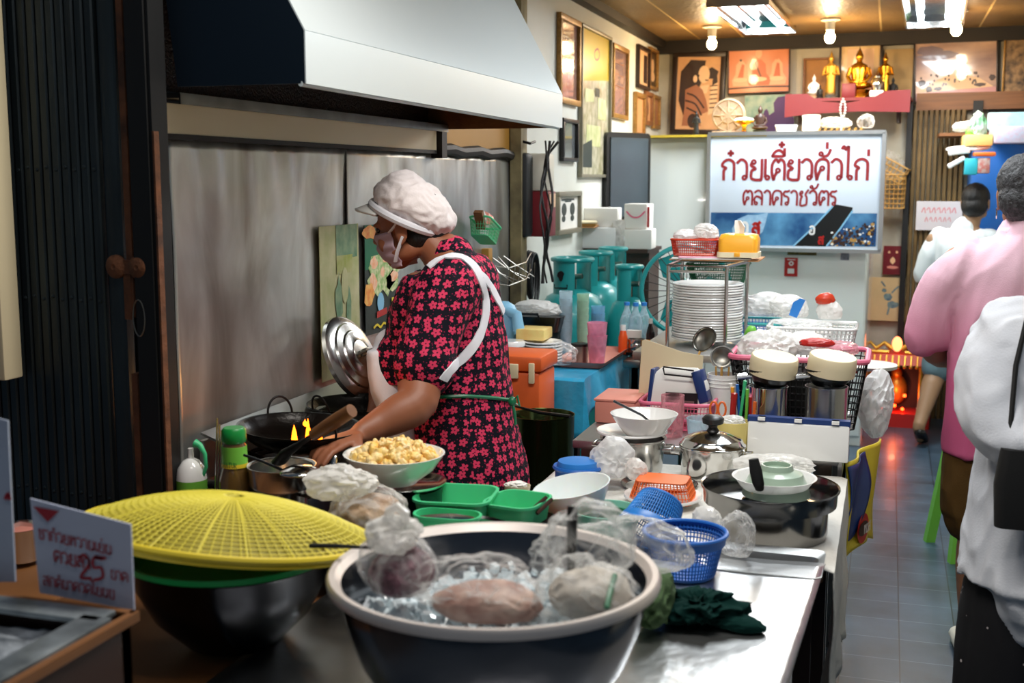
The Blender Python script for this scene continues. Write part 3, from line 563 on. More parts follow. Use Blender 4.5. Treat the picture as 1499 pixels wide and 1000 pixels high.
def steel_sheet(y0,y1,label,seed,z0=.86,z1=1.69):
    def fn(u,v):
        y=y0+(y1-y0)*u; z=z0+(z1-z0)*v; q=noise.noise(V((y*3,z*1.2,seed)))*.010+noise.noise(V((y*9,z*3,seed+5)))*.004
        k=max(0,(z-1.35)/.35)**2*noise.noise(V((y*16,z*2.4,seed+9)))*.014
        return V((XW+.018+q+k,y,z))
    b=B(); b.grid(fn,60,40); o=b.build('steel_sheet',M['sheet']); solid(o,.0015); return tag(o,label,'wall sheet')
steel_sheet(2.40,3.33,'large dented steel sheet on the wall behind the wok stove',1.)
steel_sheet(3.335,5.0,'second steel sheet on the wall behind the cook, up to the wooden post',4.)
b=B(); b.box((XW+.012,3.33,1.3),(.024,.006,.78)); struct(b.build('trim_3','beam'))
b=B(); b.box((XW+.02,3.2,1.735),(.04,1.7,.07)); tag(b.build('backing_strip','cream'),'cream strip along the wall under the extractor hood','strip')
b=B(); b.box((XW+.045,3.2,1.785),(.08,1.7,.012)); b.box((XW+.084,3.2,1.777),(.004,1.7,.022)); tag(b.build('steel_ledge','steel_old'),'narrow steel ledge running above the cream strip','ledge')
b=B(); b.box((XW+.02,3.2,1.696),(.045,1.7,.012)); b.box((XW+.03,4.08,1.735),(.06,.05,.12)); struct(b.build('trim_4','beam'))  # thin strip puts in the dark of the gap; the block is a bracket
b=B(); b.box((XW+.01,4.55,1.86),(.02,.86,.3)); tag(b.build('reed_panel','bamboo_d'),'brown stained panel on the wall under the hood end','panel')
b=B(); b.tube([(XW+.03,4.12+k*.105,1.705+.006*math.sin(k*2.1)) for k in range(9)],.022,8); tag(b.build('pipe',M['beam']),'sooty pipe along the wall below the brown panel','pipe')
b=B(); b.box((XW+.035,5.04,1.3),(.07,.085,2.56),bev=.004); b.box((XW+.05,4.985,1.3),(.05,.02,2.56)); tag(b.build('wooden_post',mat('postw','8c7f58',.7,var=.9,vs=7,h2='2b2216',bump=.3,bs=30)),'weathered wooden post on the wall at the end of the steel sheet','post')
# extractor hood
def hoodmat(n,h,r):
    m=mat(n,h,r,.35,bump=.02,bs=6); return m
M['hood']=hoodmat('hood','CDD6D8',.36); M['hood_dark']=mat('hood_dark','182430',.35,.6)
M['grease']=mat('grease','3a2410',.3,.5,var=1,vs=60,h2='0a0604',bump=.5,bs=160); M['grease_warmlit']=mat('grease_warmlit','A4662a',.4,.3,var=.8,vs=9,h2='5e3212',bump=.3,bs=60)
hd=thing('extractor_hood','big sloping stainless steel extractor hood over the stove','extractor hood',(0,0,0))
A=V((-1.17,2.28,1.797)); C=V((-1.095,4.05,1.776)); hh=.108; 
A2=A+V((0,0,hh)); C2=C+V((0,0,hh+.005)); A3=V((A.x-.36,A.y,2.56)); C3=V((C.x-.36,C.y,2.56)); AW=V((-1.475,A.y,A.z)); CW=V((XW+.005,C.y,C.z)); A4=V((-1.56,A.y,2.56)); C4=V((XW+.005,C.y,2.56))
def quadthing(b,pts,t):
    n=(pts[1]-pts[0]).cross(pts[2]-pts[0]).normalized()*t; b.loft([[p for p in pts],[p+n for p in pts]])
b=B(); quadthing(b,[A,C,C2,A2],.003); b.tube([A+V((-.01,0,0)),C+V((-.01,0,0))],.006,8); b.build('front_skirt','hood',hd)
b=B(); quadthing(b,[A2,C2,C3,A3],.003); b.build('sloping_panel','hood',hd)
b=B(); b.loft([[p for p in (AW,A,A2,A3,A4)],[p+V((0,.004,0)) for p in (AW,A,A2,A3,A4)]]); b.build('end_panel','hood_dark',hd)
b=B(); b.loft([[p+V((-.006,0,0)) for p in (CW,C,C2,C3,C4)],[p+V((-.006,.004,0)) for p in (CW,C,C2,C3,C4)]]); b.build('far_end_panel','grease_warmlit',hd)  # warm light on this end panel is painted in as orange
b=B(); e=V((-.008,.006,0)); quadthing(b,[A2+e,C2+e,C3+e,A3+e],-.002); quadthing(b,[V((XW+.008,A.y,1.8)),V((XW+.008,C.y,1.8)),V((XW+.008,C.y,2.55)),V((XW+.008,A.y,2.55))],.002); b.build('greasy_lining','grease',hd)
for y in(2.6,3.1,3.6): b=B(); b.box((-1.38,y,1.9),(.25,.012,.012)); b.build('inner_brace','steel_old',hd)
# stove
st=thing('stove','low steel wok stove against the steel sheet','stove',(-1.425,2.95,0))
b=B(); b.box((0,0,.44),(.29,.98,.82),bev=.01); b.build('stove_body','steel_dark',st)
b=B(); b.box((0,0,.87),(.31,1.0,.02),bev=.004); b.build('stove_top','steel_old',st)
b=B(); b.box((-.13,-.12,.925),(.012,.76,.1)); b.box((-.095,-.12,.979),(.08,.76,.006),ry=.35); b.build('splash_rail','alu',st)
for y in(-.3,.2):
    b=B(); 
    for r in(.13,.09): b.tube([(r*cos(a*PI/12),y+r*sin(a*PI/12),.90) for a in range(24)],.006,6,True)
    for a in range(4): c_=cos(a*PI/2+.4); s_=sin(a*PI/2+.4); b.tube([(.05*c_,y+.05*s_,.885),(.09*c_,y+.09*s_,.905),(.145*c_,y+.145*s_,.93)],.007,6)
    b.build('burner_ring','iron',st)
def wok(name,label,c,r,rot,hang,mat_in='iron'):
    t=thing(name,label,'wok',c,0,None,rot)
    n=10; pr=[(r*sin(a*1.25/n)/sin(1.25),-(r*.42)*(cos(a*1.25/n)-cos(1.25))/(1-cos(1.25))) for a in range(n+1)]
    b=B(); b.lathe(pr+[(r+.004,.002),(r+.004,.006),(r-.001,.005)]+[(q*.985,z+.004) for q,z in pr[::-1]],48); b.build('pan',mat_in,t)
    a=hang
    for hgi in (0,PI):
        b=B(); P=[]; 
        for k in range(13):
            f=k/12*PI; off=V((cos(a+hgi),sin(a+hgi),0)); sd=V((-sin(a+hgi),cos(a+hgi),0)); P.append(off*(r+.0+.012*sin(f))+sd*(.032*cos(f))+V((0,0,.004+.042*sin(f))))
        b.tube(P,.003,8); b.build('loop_handle','iron',t)
    return t
M['wok_in']=mat('wok_in','2a2928',.28,.9,bump=.12,bs=90,var=.6,vs=12,h2='0b0b0b')
wp=G(440,626,1.0); wok('wok','blackened wok with flames inside, nearest on the stove',wp,.15,(0,.05,0),2.4,'wok_in')
wp2=G(512,590,1.0); wok('wok','second blackened wok behind the first near the pot lid',wp2+V((0,.06,-.015)),.14,(0,0,0),1.2,'wok_in')
M['flame']=emis('flame','FF6A10',9)
ft=thing('flame_tongues','orange flames licking up at the near rim of the wok','flame',GY(428,650,2.6))
for i,(x,y,hh_) in enumerate(((0.06,-.03,.075),(.045,.0,.055),(.03,-.045,.06),(.0,.07,.05),(.08,-.01,.05))):
    b=B(); b.lathe([(0,0),(.007,.008),(.009,.02),(.006,.04*1),(.002,hh_*.9),(0,hh_)],10,(x,y,0),sx=1,sy=.6); b.build('flame',M['flame'],ft)
l=bpy.data.lights.new('point_light','POINT'); l.energy=.5; l.color=(1,.45,.12); l.shadow_soft_size=.03; o=bpy.data.objects.new('flame_light',l); COL.objects.link(o); o.location=wp+V((.04,.02,.07))
# spatula held by the cook
b=B(); a_=G(420,662,1.02); c_=G(515,601,1.13); d_=(c_-a_)
sp=thing('wooden_spatula','dark wooden wok spatula held in the cook\'s hand','spatula')
b.tube([a_+d_*.42,a_+d_*.6,a_+d_*.8,c_],[.013,.015,.0155,.0145],12); b.build('wooden_handle','wood',sp)
b=B(); b.tube([a_-d_*.12+V((0,0,-.01)),a_,a_+d_*.2,a_+d_*.45],[.024,.022,.013,.011],12,flat=.45); b.build('blade','iron',sp)
# leaning pot lid
lc=G(519,525,1.12); lc=GX(517,523,-1.47)
t=thing('pot_lid','large ribbed aluminium pot lid leaning on the steel wall','pot lid',lc,0,None,(0,math.radians(66),math.radians(-4)))
R_=.128
b=B(); b.lathe([(0,.036),(.04,.034),(.044,.030),(.072,.027),(.076,.022),(.098,.018),(.102,.012),(.118,.008),(R_,0),(R_+.002,-.012),(R_-.002,-.012),(R_-.004,-.002),(.05,.024),(0,.03)],56); b.build('lid_dome','steel',t)
b=B(); b.box((0,0,.045),(.02,.03,.018),bev=.002); b.tube([(-.0,-.028,.04),(0,-.028,.062),(0,.028,.062),(0,.028,.04)],.004,8); b.build('lid_handle','steel_old',t)
# posters on the steel
def poster_on_wall(name,label,cat,px0,py0,px1,py1,bg,layers,rz=PI/2,X=None,off=.03):
    a=GX(px0,py0,XW+off); c=GX(px1,py1,XW+off); w_=c.y-a.y; h_=a.z-c.z
    t=thing(name,label,cat,(XW+off,(a.y+c.y)/2,(a.z+c.z)/2),rz)
    b=B(); b.box((0,.001,0),(w_,.0016,h_)); b.build('sheet',bg,t)
    for k,(nm,m_,shapes) in enumerate(layers):
        b=B()
        for s_ in shapes:
            if s_[0]=='p': b.poly([(x*w_,z*h_) for x,z in s_[1]],-.0012-.0005*k)
            elif s_[0]=='e': x,z,rx,rz_=s_[1]; b.poly([((x+rx*cos(q*PI/10))*w_,(z+rz_*sin(q*PI/10))*h_) for q in range(20)],-.0012-.0005*k)
            elif s_[0]=='s': b.stroke([(x*w_,z*h_) for x,z in s_[1]],s_[2],-.0012-.0005*k)
        b.build(nm,m_,t)
    return t
rnd=random.Random(3)
mk('old_paper','C9C49A',.6,var=.9,vs=14,h2='9fA86a'); mk('olive_ink','8E9A3A',.6,var=.7,vs=20,h2='C9C49A'); mk('green_ink','4F8060',.6,var=.7,vs=20,h2='A9B890'); mk('dark_ink','25322e',.5); mk('egg','F2C46a',.5,var=.9,vs=40,h2='E06a20')
mk('greens','5FA23a',.5,var=1,vs=55,h2='E8E2B8'); mk('shrimp','F0A070',.5,var=.7,vs=50,h2='F7E6CC')
def blob(x,z,rx,rz_,n=12,j=.25): return ('p',[(x+rx*cos(q*2*PI/n)*(1+rnd.uniform(-j,j)),z+rz_*sin(q*2*PI/n)*(1+rnd.uniform(-j,j))) for q in range(n)])
poster_on_wall('faded_poster','faded green and cream food poster on the steel wall left of the recipe poster','poster',467,332,528,540,'old_paper',[
 ('green_band','green_ink',[('p',[(-.1,.28),(.45,.28),(.45,.5),(-.1,.5)])]),('olive_patch','olive_ink',[('p',[(-.1,.18),(.3,.18),(.32,.3),(-.1,.3)])]),
 ('leaf_print','green_ink',[blob(-.05,-.0,.09,.15),blob(.2,-.1,.06,.16),blob(.25,-.25,.12,.04),blob(-.3,-.3,.1,.04)]),('bottle_print','old_paper',[('e',(.1,.1,.09,.12))])])
poster_on_wall('recipe_poster','colourful food recipe poster on the steel wall beside the cook\'s mask','poster',533,330,584,478,'dark_ink',[
 ('green_panel','green_d',[('p',[(-.5,.1),(.5,.1),(.5,.5),(-.5,.5)])]),('salad_print','greens',[blob(0,.05,.45,.2,20),blob(.3,-.05,.2,.1)]),
 ('food_print','shrimp',[blob(-.25,.15,.1,.06),blob(.1,.18,.12,.05),blob(-.28,-.02,.1,.08),blob(.35,-.0,.12,.05),blob(0,.06,.06,.05)]),('egg_print','egg',[blob(-.4,-.13,.16,.1),blob(-.35,.43,.2,.06)]),
 ('badge_print','sky',[('e',(-.08,-.22,.1,.09))]),('badge_label','red',[('p',[(-.2,-.36),(.1,-.34),(.1,-.28),(-.2,-.3)])]),('price_tags','yellow',[('p',[(.25,-.4),(.36,-.4),(.36,-.2),(.25,-.2)]),('p',[(.4,-.38),(.5,-.38),(.5,-.18),(.4,-.18)]),('s',[(-.3,-.44),(-.2,-.42),(-.1,-.45),(0,-.42),(.1,-.45)],.008)]),
 ('lettering','plate',[('s',[(-.1,.33),(.0,.36),(.1,.33),(.2,.36),(.3,.33)],.006),('s',[(-.1,.26),(.0,.28),(.1,.26),(.3,.28)],.006)])])
# hanging green basket with bits
def basket(name,label,cat,loc,w,d,h,m,rad=.03,taper=.82,rz=0,rot=None,cell=.011,th=.0025,group=None,rim=None,rimr=.0045,solidband=.0,holes=True):
    t=thing(name,label,cat,loc,rz,group,rot)
    n=max(24,int((2*(w+d))/cell)); nz=max(3,int(h/cell)); top=rr(w,d,rad,6); bot=rr(w*taper,d*taper,rad*taper,6)
    T=dense(top,n); Bt=dense(bot,n)
    b=B(); b.loft([[Bt[i].lerp(T[i],k/nz)+V((0,0,h*k/nz)) for i in range(n)] for k in range(nz+1)],False,False); o=b.build('basket_wall',m,t)
    if holes: wire(o,th)
    else: solid(o,th)
    b=B(); b.loft([[p*1. for p in Bt],[p+V((0,0,.003)) for p in Bt]]); 
    if solidband: b.loft([[Bt[i].lerp(T[i],1-solidband)*1.006+V((0,0,h*(1-solidband))) for i in range(n)],[T[i]*1.006+V((0,0,h)) for i in range(n)]],False,False)
    b.build('basket_base',m,t)
    b=B(); b.tube([p+V((0,0,h)) for p in T],rimr,8,True); b.build('basket_rim',rim or m,t); return t
def crumple(loc,s,seed=0,amp=.35,fr=3.,sub=5,flat=True):
    """crumpled film or cloth lump made of many straight folds"""
    rr_=random.Random(seed*17+3); nf=int(9+fr*4)
    fo=[]
    for i in range(nf):
        d=V((rr_.gauss(0,1),rr_.gauss(0,1),rr_.gauss(0,.8))).normalized(); fo.append((d,rr_.uniform(-.7,.7),rr_.uniform(.4,1)*(1 if i%2 else -1)/(1+i*.06)))
    bm=bmesh.new(); bmesh.ops.create_icosphere(bm,subdivisions=sub,radius=1)
    for v in bm.verts:
        n=v.co.normalized(); q=0
        nn=n+.12*noise.noise_vector(n*2.2+V((seed,0,0)))
        for d,o,w in fo: q+=w*abs(nn.dot(d)-o)
        q=q/math.sqrt(nf)*1.9+.28*(.4-abs(noise.noise(n*2.6+V((0,seed,0))))*2)+.08*noise.noise(n*6+V((seed,2,0)))
        r=1+amp*1.25*q; p=n*r; v.co=V((p.x*s[0],p.y*s[1],p.z*s[2]))
        if flat and v.co.z<-s[2]*.6: v.co.z=-s[2]*.6+(v.co.z+s[2]*.6)*.15
    b=B(); b.bm.free(); b.bm=bm; return b
def lump(name,label,cat,loc,s,m,seed,amp=.35,fr=3.,sub=5,parent=None,rz=0,flat=True,group=None,rot=None):
    b=crumple(loc,s,seed,amp,fr,sub,flat); o=b.build(name,m,parent,loc,rz,.5)
    if rot: o.rotation_euler=rot
    if label: tag(o,label,cat,group)
    return o
pb=GX(708,340,XW+.09)
t=basket('wall_basket','green plastic basket hanging tilted on the wall right of the cook','basket',pb+V((0,0,-.03)),.085,.16,.07,'green',.015,.8,0,(math.radians(-20),0,0),cell=.012)
lump('pink_pouch','crumpled pink and brown pouch in the hanging green basket','pouch',pb+V((0,.04,.05)),(.028,.045,.035),'pinksalmon',3,sub=4)
lump('clear_wrapper','small clear wrapper in the hanging green basket','wrapper',pb+V((0,-.02,.055)),(.022,.03,.03),'film_w',5,sub=4)
b=B(); b.box((0,0,0),(.035,.02,.075),rx=.5); tag(b.build('brown_packet','wood',loc=pb+V((0,-.045,.05))),'brown packet sticking up in the hanging green basket','packet')
# ================= BACK OF THE SHOP =================
def stack_glyphs():
    g={}
    g['ko']=(.78,[[(.15,0),(.15,.45),(.26,.58),(.06,.7),(.17,.92),(.4,1.),(.6,.9),(.66,.7),(.66,0)]],[])
    g['wo']=(.64,[[(.04,.84),(.22,1.),(.42,.93),(.52,.7),(.52,.12)]],[(.41,.11,.1)])
    g['yo']=(.72,[[(.12,.82),(.1,.7),(.32,.55),(.14,.46),(.1,.3),(.12,.08),(.3,0),(.5,0),(.62,.08),(.62,1.)]],[(.22,.88,.1)])
    g['e']=(.34,[[(.08,1.),(.08,.14)]],[(.19,.11,.1)])
    g['to']=(.76,[[(.3,.36),(.2,.18),(.16,0),(.07,.3),(.07,.72),(.2,.97),(.3,.98),(.37,.86),(.45,.98),(.6,.94),(.68,.7),(.68,0)]],[(.36,.46,.1)])
    g['do']=(.76,[[(.3,.36),(.2,.18),(.16,0),(.07,.3),(.07,.72),(.2,.95),(.4,1.),(.6,.93),(.68,.7),(.68,0)]],[(.36,.46,.1)])
    g['kho']=(.78,[[(.14,0),(.1,.2),(.06,.5),(.1,.8),(.24,.97),(.42,1.),(.6,.93),(.68,.7),(.68,0)],[(.14,.02),(.2,.25),(.3,.48)]],[(.38,.56,.1)])
    g['ai']=(.44,[[(-.12,1.5),(-.04,1.62),(.05,1.45),(.16,1.6),(.18,1.45),(.18,.14)]],[(.29,.11,.1)])
    g['lo']=(.72,[[(.1,.2),(.07,.4),(.2,.58),(.4,.56),(.58,.42)],[(.6,0),(.62,.6),(.52,.92),(.3,1.),(.1,.86)]],[(.19,.11,.1)])
    g['a']=(.56,[[(.04,.84),(.2,1.),(.38,.93),(.46,.7),(.46,0)]],[])
    g['ro']=(.52,[[(.38,.14),(.4,.45),(.3,.58),(.12,.64),(.06,.8),(.16,.95),(.3,.93),(.45,1.)]],[(.28,.11,.1)])
    g['cho']=(.7,[[(.1,.84),(.12,.7),(.24,.6),(.16,.45),(.14,0),(.4,0),(.54,.08),(.56,.5),(.48,.68),(.5,.82),(.66,1.05)]],[(.2,.88,.09)])
    g['o']=(.72,[[(.12,.46),(.1,.1),(.3,0),(.5,.02),(.62,.2),(.62,.75),(.5,.96),(.3,1.),(.1,.86)]],[(.22,.46,.1)])
    g['so']=(.74,[[(.1,.2),(.07,.4),(.2,.58),(.4,.56),(.58,.42)],[(.6,0),(.62,.6),(.52,.85),(.3,1.),(.1,.86)],[(.5,.85),(.72,1.12)]],[(.19,.11,.1)])
    g['ho']=(.76,[[(.16,.8),(.16,0)],[(.16,.4),(.4,.75),(.62,.9)],[(.62,.8),(.6,.3),(.62,0)]],[(.2,.9,.1),(.56,.9,.08)])
    g['no']=(.76,[[(.16,.8),(.16,0)],[(.16,.1),(.45,.0),(.62,.2),(.62,1.)]],[(.2,.9,.1),(.56,.12,.1)])
    g['ba']=(.72,[[(.16,.8),(.16,.05),(.3,0),(.6,0),(.6,1.)]],[(.2,.9,.1)])
    g['ii']=(0,[[(-.7,1.16),(-.55,1.38),(-.32,1.44),(-.1,1.18),(-.7,1.16)],[(-.1,1.18),(-.1,1.52)]],[])
    g['an']=(0,[[(-.42,1.2),(-.35,1.14),(-.15,1.2),(-.03,1.46)]],[(-.48,1.26,.09)])
    return g
GL=stack_glyphs()
def thai(b,seq,x,z,s,w,y=0.):
    """seq items: glyph keys, or ('+',dx,dz) plus-mark, ('|',dx,dz) tick"""
    for k in seq:
        if isinstance(k,tuple):
            cx=x+k[1]*s; cz=z+k[2]*s
            if k[0]=='+': b.stroke([(cx-.13*s,cz),(cx+.13*s,cz)],w,y,False); b.stroke([(cx,cz-.13*s),(cx,cz+.13*s)],w,y,False)
            elif k[0]=='|': b.stroke([(cx,cz-.13*s),(cx,cz+.13*s)],w,y,False)
            continue
        adv,st,rg=GL[k]
        for q in st: b.stroke([(x+p[0]*s,z+p[1]*s) for p in q],w,y)
        for cx,cz,r in rg: b.ringz(x+cx*s,z+cz*s,r*s*.92,w*.8,y,12)
        x+=adv*s
    return x
# white cabinet
mk('cab','F0F6F1',.14,coat=.6,var=.15,vs=2,h2='DDE4DE'); YC=7.35
pL=GY(943,203,YC+.06); pR=GY(1277,203,YC-.02); zt=pL.z; cw=pR.x-pL.x
cb=thing('white_cabinet','tall glossy white cabinet at the back behind the signboard','cabinet',((pL.x+pR.x)/2,YC,0),math.radians(-2.5))
b=B(); b.box((0,.3,zt/2),(cw,.58,zt),bev=.006); b.build('cabinet_body','cab',cb)
sL=S(pL); sw=97*sL
b=B(); b.box((-cw/2+sw/2+.004,-.006,zt/2+.02),(sw-.012,.022,zt-.09),bev=.006); b.build('cabinet_door','cab',cb)
b=B(); b.box((-cw/2+sw+(cw-sw)/2,-.006,zt/2+.02),(cw-sw-.012,.022,zt-.09),bev=.006); b.build('cabinet_door','cab',cb)
b=B(); b.box((-cw/2+.3*1.2,.2,zt+.008),(.82,.62,.014)); b.build('yellow_top_sheet',mat('ytop','D8B83A',.4),cb)
# signboard
c=GY(1161,281,YC-.11); s_=S(c)*1.035
sg=thing('signboard','white shop signboard with red lettering on the white cabinet','sign',c,math.radians(-3))
def L(px,py): return ((px-1161)*s_,-(py-281)*s_)
W_=241*s_; H_=164*s_
b=B(); b.box((0,.015,0),(W_,.03,H_),bev=.003); b.build('sign_panel',mat('signw','D5E0EC',.35,coat=.2),sg)
b=B()
for x,z,w_,h_ in((0,H_/2,W_+.012,.022),(0,-H_/2,W_+.012,.022),(-W_/2,0,.022,H_),(W_/2,0,.022,H_)): b.box((x,.006,z),(w_,.05,h_))
b.build('sign_frame','alu',sg)
M['signred']=mat('signred','93262A',.4)
b=B(); s1=30.5*s_; x0,z0=L(1058,264)
thai(b,['ko',('+',-.3,1.32),'wo','yo','e','to','ii',('+',-.25,1.72),'yo','wo','kho','an',('|',-.2,1.66),'wo','ai','ko',('|',-.1,1.3)],x0,z0,s1*.935,4.1*s_,-.002)
b.build('sign_lettering','signred',sg)
b=B(); x0,z0=L(1090,299.5); thai(b,['to','lo','a','do','ro','a','cho','wo','an','to','ro'],x0,z0,20.3*s_,2.9*s_,-.002); b.build('sign_lettering','signred',sg)
def bluepic():
    m,N,L_,p=newmat('blue_print'); tc=N.new('ShaderNodeTexCoord'); n=N.new('ShaderNodeTexNoise'); n.inputs['Scale'].default_value=5; n.inputs['Detail'].default_value=5; L_.new(tc.outputs['Object'],n.inputs[0])
    cr=N.new('ShaderNodeValToRGB'); e=cr.color_ramp.elements; e[0].position=.4; e[0].color=(*hx('0F4478'),1); e[1].position=.72; e[1].color=(*hx('5F9CC4'),1); L_.new(n.outputs[0],cr.inputs[0]); L_.new(cr.outputs[0],p.inputs['Base Color']); p.inputs['Roughness'].default_value=.4; return m
b=B(); b.poly([L(1045,358),L(1276,356),L(1276,310),L(1045,311)],-.0015); b.build('blue_band',bluepic(),sg)
b=B(); b.poly([L(*q) for q in((1078,345),(1076,334),(1084,320),(1098,314),(1112,314),(1127,310),(1124,324),(1120,338),(1108,348),(1092,350))],-.002); b.build('drop_emblem',mat('drop','A9CCE2',.4,var=.6,vs=30,h2='5E90C0'),sg)
b=B(); x0,z0=L(1090,326); thai(b,['o'],*L(1088,341),16*s_,4*s_,-.003); b.build('emblem_letter','plate',sg)
b=B(); thai(b,['so'],*L(1105,341),15*s_,4.4*s_,-.003); b.build('emblem_letter','red',sg)
b=B(); b.poly([L(*q) for q in((1164,357),(1190,332),(1215,303),(1220,298),(1243,302),(1243,306),(1226,332),(1208,357))],-.0022); b.build('bottle_print','black',sg)
b=B(); thai(b,['o'],*L(1185,340),11*s_,2.6*s_,-.0035); b.build('emblem_letter','plate',sg)
b=B(); thai(b,['so'],*L(1198,354),10*s_,2.6*s_,-.0035); b.build('emblem_letter','red',sg)
b=B(); b.stroke([L(1164,357),L(1190,331),L(1216,301)],2.2*s_,-.003,False); b.stroke([L(1210,356),L(1228,331),L(1243,307)],2.2*s_,-.003,False); b.build('bottle_outline','sky',sg)
r_=random.Random(5)
for nm,m_,n_ in(('crowd_print','wood_d',60),('crowd_print','bamboo',22),('spray_print','plate',26)):
    b=B()
    for i in range(n_):
        x=r_.uniform(1216,1274); y=r_.uniform(322+ (1274-x)*.25,356); q=r_.uniform(1.2,3.4)*(.8 if m_=='plate' else 1)
        b.poly([L(x+q*cos(a)*r_.uniform(.6,1.2),y+q*sin(a)*r_.uniform(.6,1.2)) for a in (0,1.2,2.4,3.6,5)],-.003-.0001*i)
    b.build(nm,m_,sg)
# stickers on the cabinet
def flat_sticker(name,label,cat,px,py,w,h,m,Y=YC-.04,rz=math.radians(-3),extra=()):
    c=GY(px,py,Y); k=S(c); t=thing(name,label,cat,c,rz); b=B(); b.box((0,0,0),(w*k,.002,h*k)); b.build('backing',m,t)
    for nm,mm,shapes in extra:
        b=B()
        for q in shapes:
            if q[0]=='p': b.poly([(x*w*k,z*h*k) for x,z in q[1]],-.0016)
            else: b.stroke([(x*w*k,z*h*k) for x,z in q[1]],q[2]*k,-.0018)
        b.build(nm,mm,t)
    return t
flat_sticker('red_sticker','red label stuck on the cabinet below the signboard','sticker',1158,391,19,27,'red',extra=[('white_print','plate',[('s',[(-.15,.2),(0,.3),(.15,.2),(0,.1),(-.15,.2)],2),('p',[(-.25,-.35),(.25,-.35),(.25,-.08),(-.25,-.08)]),('s',[(-.3,.4),(.3,.4)],1)])])
flat_sticker('yellow_strip','black and yellow strip stuck on the cabinet under the signboard','sticker',1174,369,42,9,mat('ystrip','8d7a2a',.5,var=1,vs=60,h2='141410'))
flat_sticker('grey_sticker','left one of two small grey square labels below the signboard','sticker',1235,373,16,16,mat('gst','A8A8B4',.5,var=1,vs=50,h2='6a6a78'))
flat_sticker('grey_sticker','darker right one of two small grey square labels below the signboard','sticker',1258,373,18,16,mat('gst2','9a9aa0',.5,var=1,vs=60,h2='2a2a2c'))
# --- framed pictures ---
mk('frame_gold','B08544',.4,.4,var=.6,vs=60,h2='5f3f1c'); mk('frame_dark','24160e',.4); mk('frame_bronze','8c8674',.4,.5)
mk('sepia','D9A878',.4,var=.35,vs=12,h2='B07c50',coat=.3); mk('sepia_dark','2d1a14',.45,coat=.3); mk('sepia_mid','9c6242',.45,coat=.3); mk('sepia_l','E8BE92',.45,coat=.3)
mk('photo_or','E09068',.25,coat=.5,var=.3,vs=5,h2='C06848'); mk('robe','C46238',.4,coat=.3); mk('robe_l','E8A880',.4,coat=.3); mk('photo_dk','3c2014',.4,coat=.3)
mk('mirrorish','B9968c',.12,coat=1,var=.8,vs=9,h2='8f6a66',spec=.8); mk('certificate','D8CFB8',.3,var=1,vs=18,h2='8f8a5c',coat=.5); mk('yellow_ink','D8B22C',.3,coat=.5)
def picture(label,loc,w,h,rz,frame,bg,layers=(),fw=.02,tilt=0,fd=.025,name='framed_picture',cat='picture',roll=0):
    t=thing(name,label,cat,loc,rz,None,(tilt,roll,rz))
    if frame:
        b=B()
        for x,z,a,c in((0,h/2-fw/2,w,fw),(0,-h/2+fw/2,w,fw),(-w/2+fw/2,0,fw,h-2*fw),(w/2-fw/2,0,fw,h-2*fw)): b.box((x,-fd/2,z),(a,fd,c),bev=.002)
        b.build('picture_frame',frame,t)
    b=B(); b.box((0,-.004,0),(w-fw*1.2,.006,h-fw*1.2)); b.build('print',bg,t)
    iw=w-2*fw; ih=h-2*fw; y=-.0078
    for nm,m_,shapes in layers:
        b=B()
        for s_ in shapes:
            if s_[0]=='p': b.poly([(x*iw,z*ih) for x,z in s_[1]],y)
            elif s_[0]=='e': x,z,rx,rq=s_[1]; b.poly([((x+rx*cos(q*PI/9))*iw,(z+rq*sin(q*PI/9))*ih) for q in range(18)],y)
            else: b.stroke([(x*iw,z*ih) for x,z in s_[1]],s_[2],y)
            y-=.00004
        b.build(nm,m_,t); y-=.0005
    return t
def wallpic(label,x0,y0,x1,y1,frame,bg,layers=(),off=.0,**k):
    a=GX(x0,y0,XW+.02+off); c=GX(x1,y1,XW+.02+off); a2=GX(x0,y1,XW+.02+off); 
    zt_=(a.z+GX(x1,y0,XW+.02).z)/2; zb=(c.z+a2.z)/2; zt_=a.z; zb=c.z if False else a2.z
    return picture(label,(XW+.002+off,(a.y+c.y)/2,(zt_+zb)/2),c.y-a.y,zt_-zb,PI/2,frame,bg,layers,**k)
lines=lambda n:[('s',[(-.35,.3-.55*i/n),(-.1,.31-.55*i/n),(.1,.295-.55*i/n),(.35,.3-.55*i/n)],.006) for i in range(n)]
wallpic('tall gilt-framed glossy certificate high on the left wall, nearest the extractor hood',820,17,849,150,'frame_gold','mirrorish',[('writing','certificate',lines(5))],fw=.03)
wallpic('long yellow-topped poster of pasted clippings on the left wall beside the television',852,33,893,260,'frame_bronze','certificate',[('yellow_field','yellow_ink',[('p',[(-.5,.14),(.5,.2),(.5,.5),(-.5,.5)])]),('red_emblem','signred',[('s',[(-.02,.38),(.08,.4),(.14,.37),(.1,.33),(-.0,.32),(-.04,.35),(-.02,.38)],.012)]),('clippings','old_paper',[('p',[(-.35,-.0),(-.05,.02),(-.05,.1),(-.35,.1)]),('p',[(.1,-.1),(.4,-.1),(.4,.05),(.1,.05)]),('p',[(-.3,-.3),(.2,-.3),(.2,-.15),(-.3,-.15)])]),('dark_clipping','dark_ink',[('p',[(-.45,-.45),(-.1,-.45),(-.1,-.25),(-.45,-.3)])]),('dark_clipping','dark_ink',[('p',[(.0,.06),(.15,.06),(.15,.12),(.0,.12)])])],fw=.018)
wallpic('dark narrow picture frame hanging under the gilt certificate',824,172,846,236,'black',mat('greyglass','6f7478',.15,coat=1,var=.4,vs=8),fw=.02)
wallpic('gilt-framed brown print on the left wall right of the yellow-topped poster',898,62,919,172,'frame_gold','mirrorish',[('writing','sepia_mid',lines(3))],fw=.028)
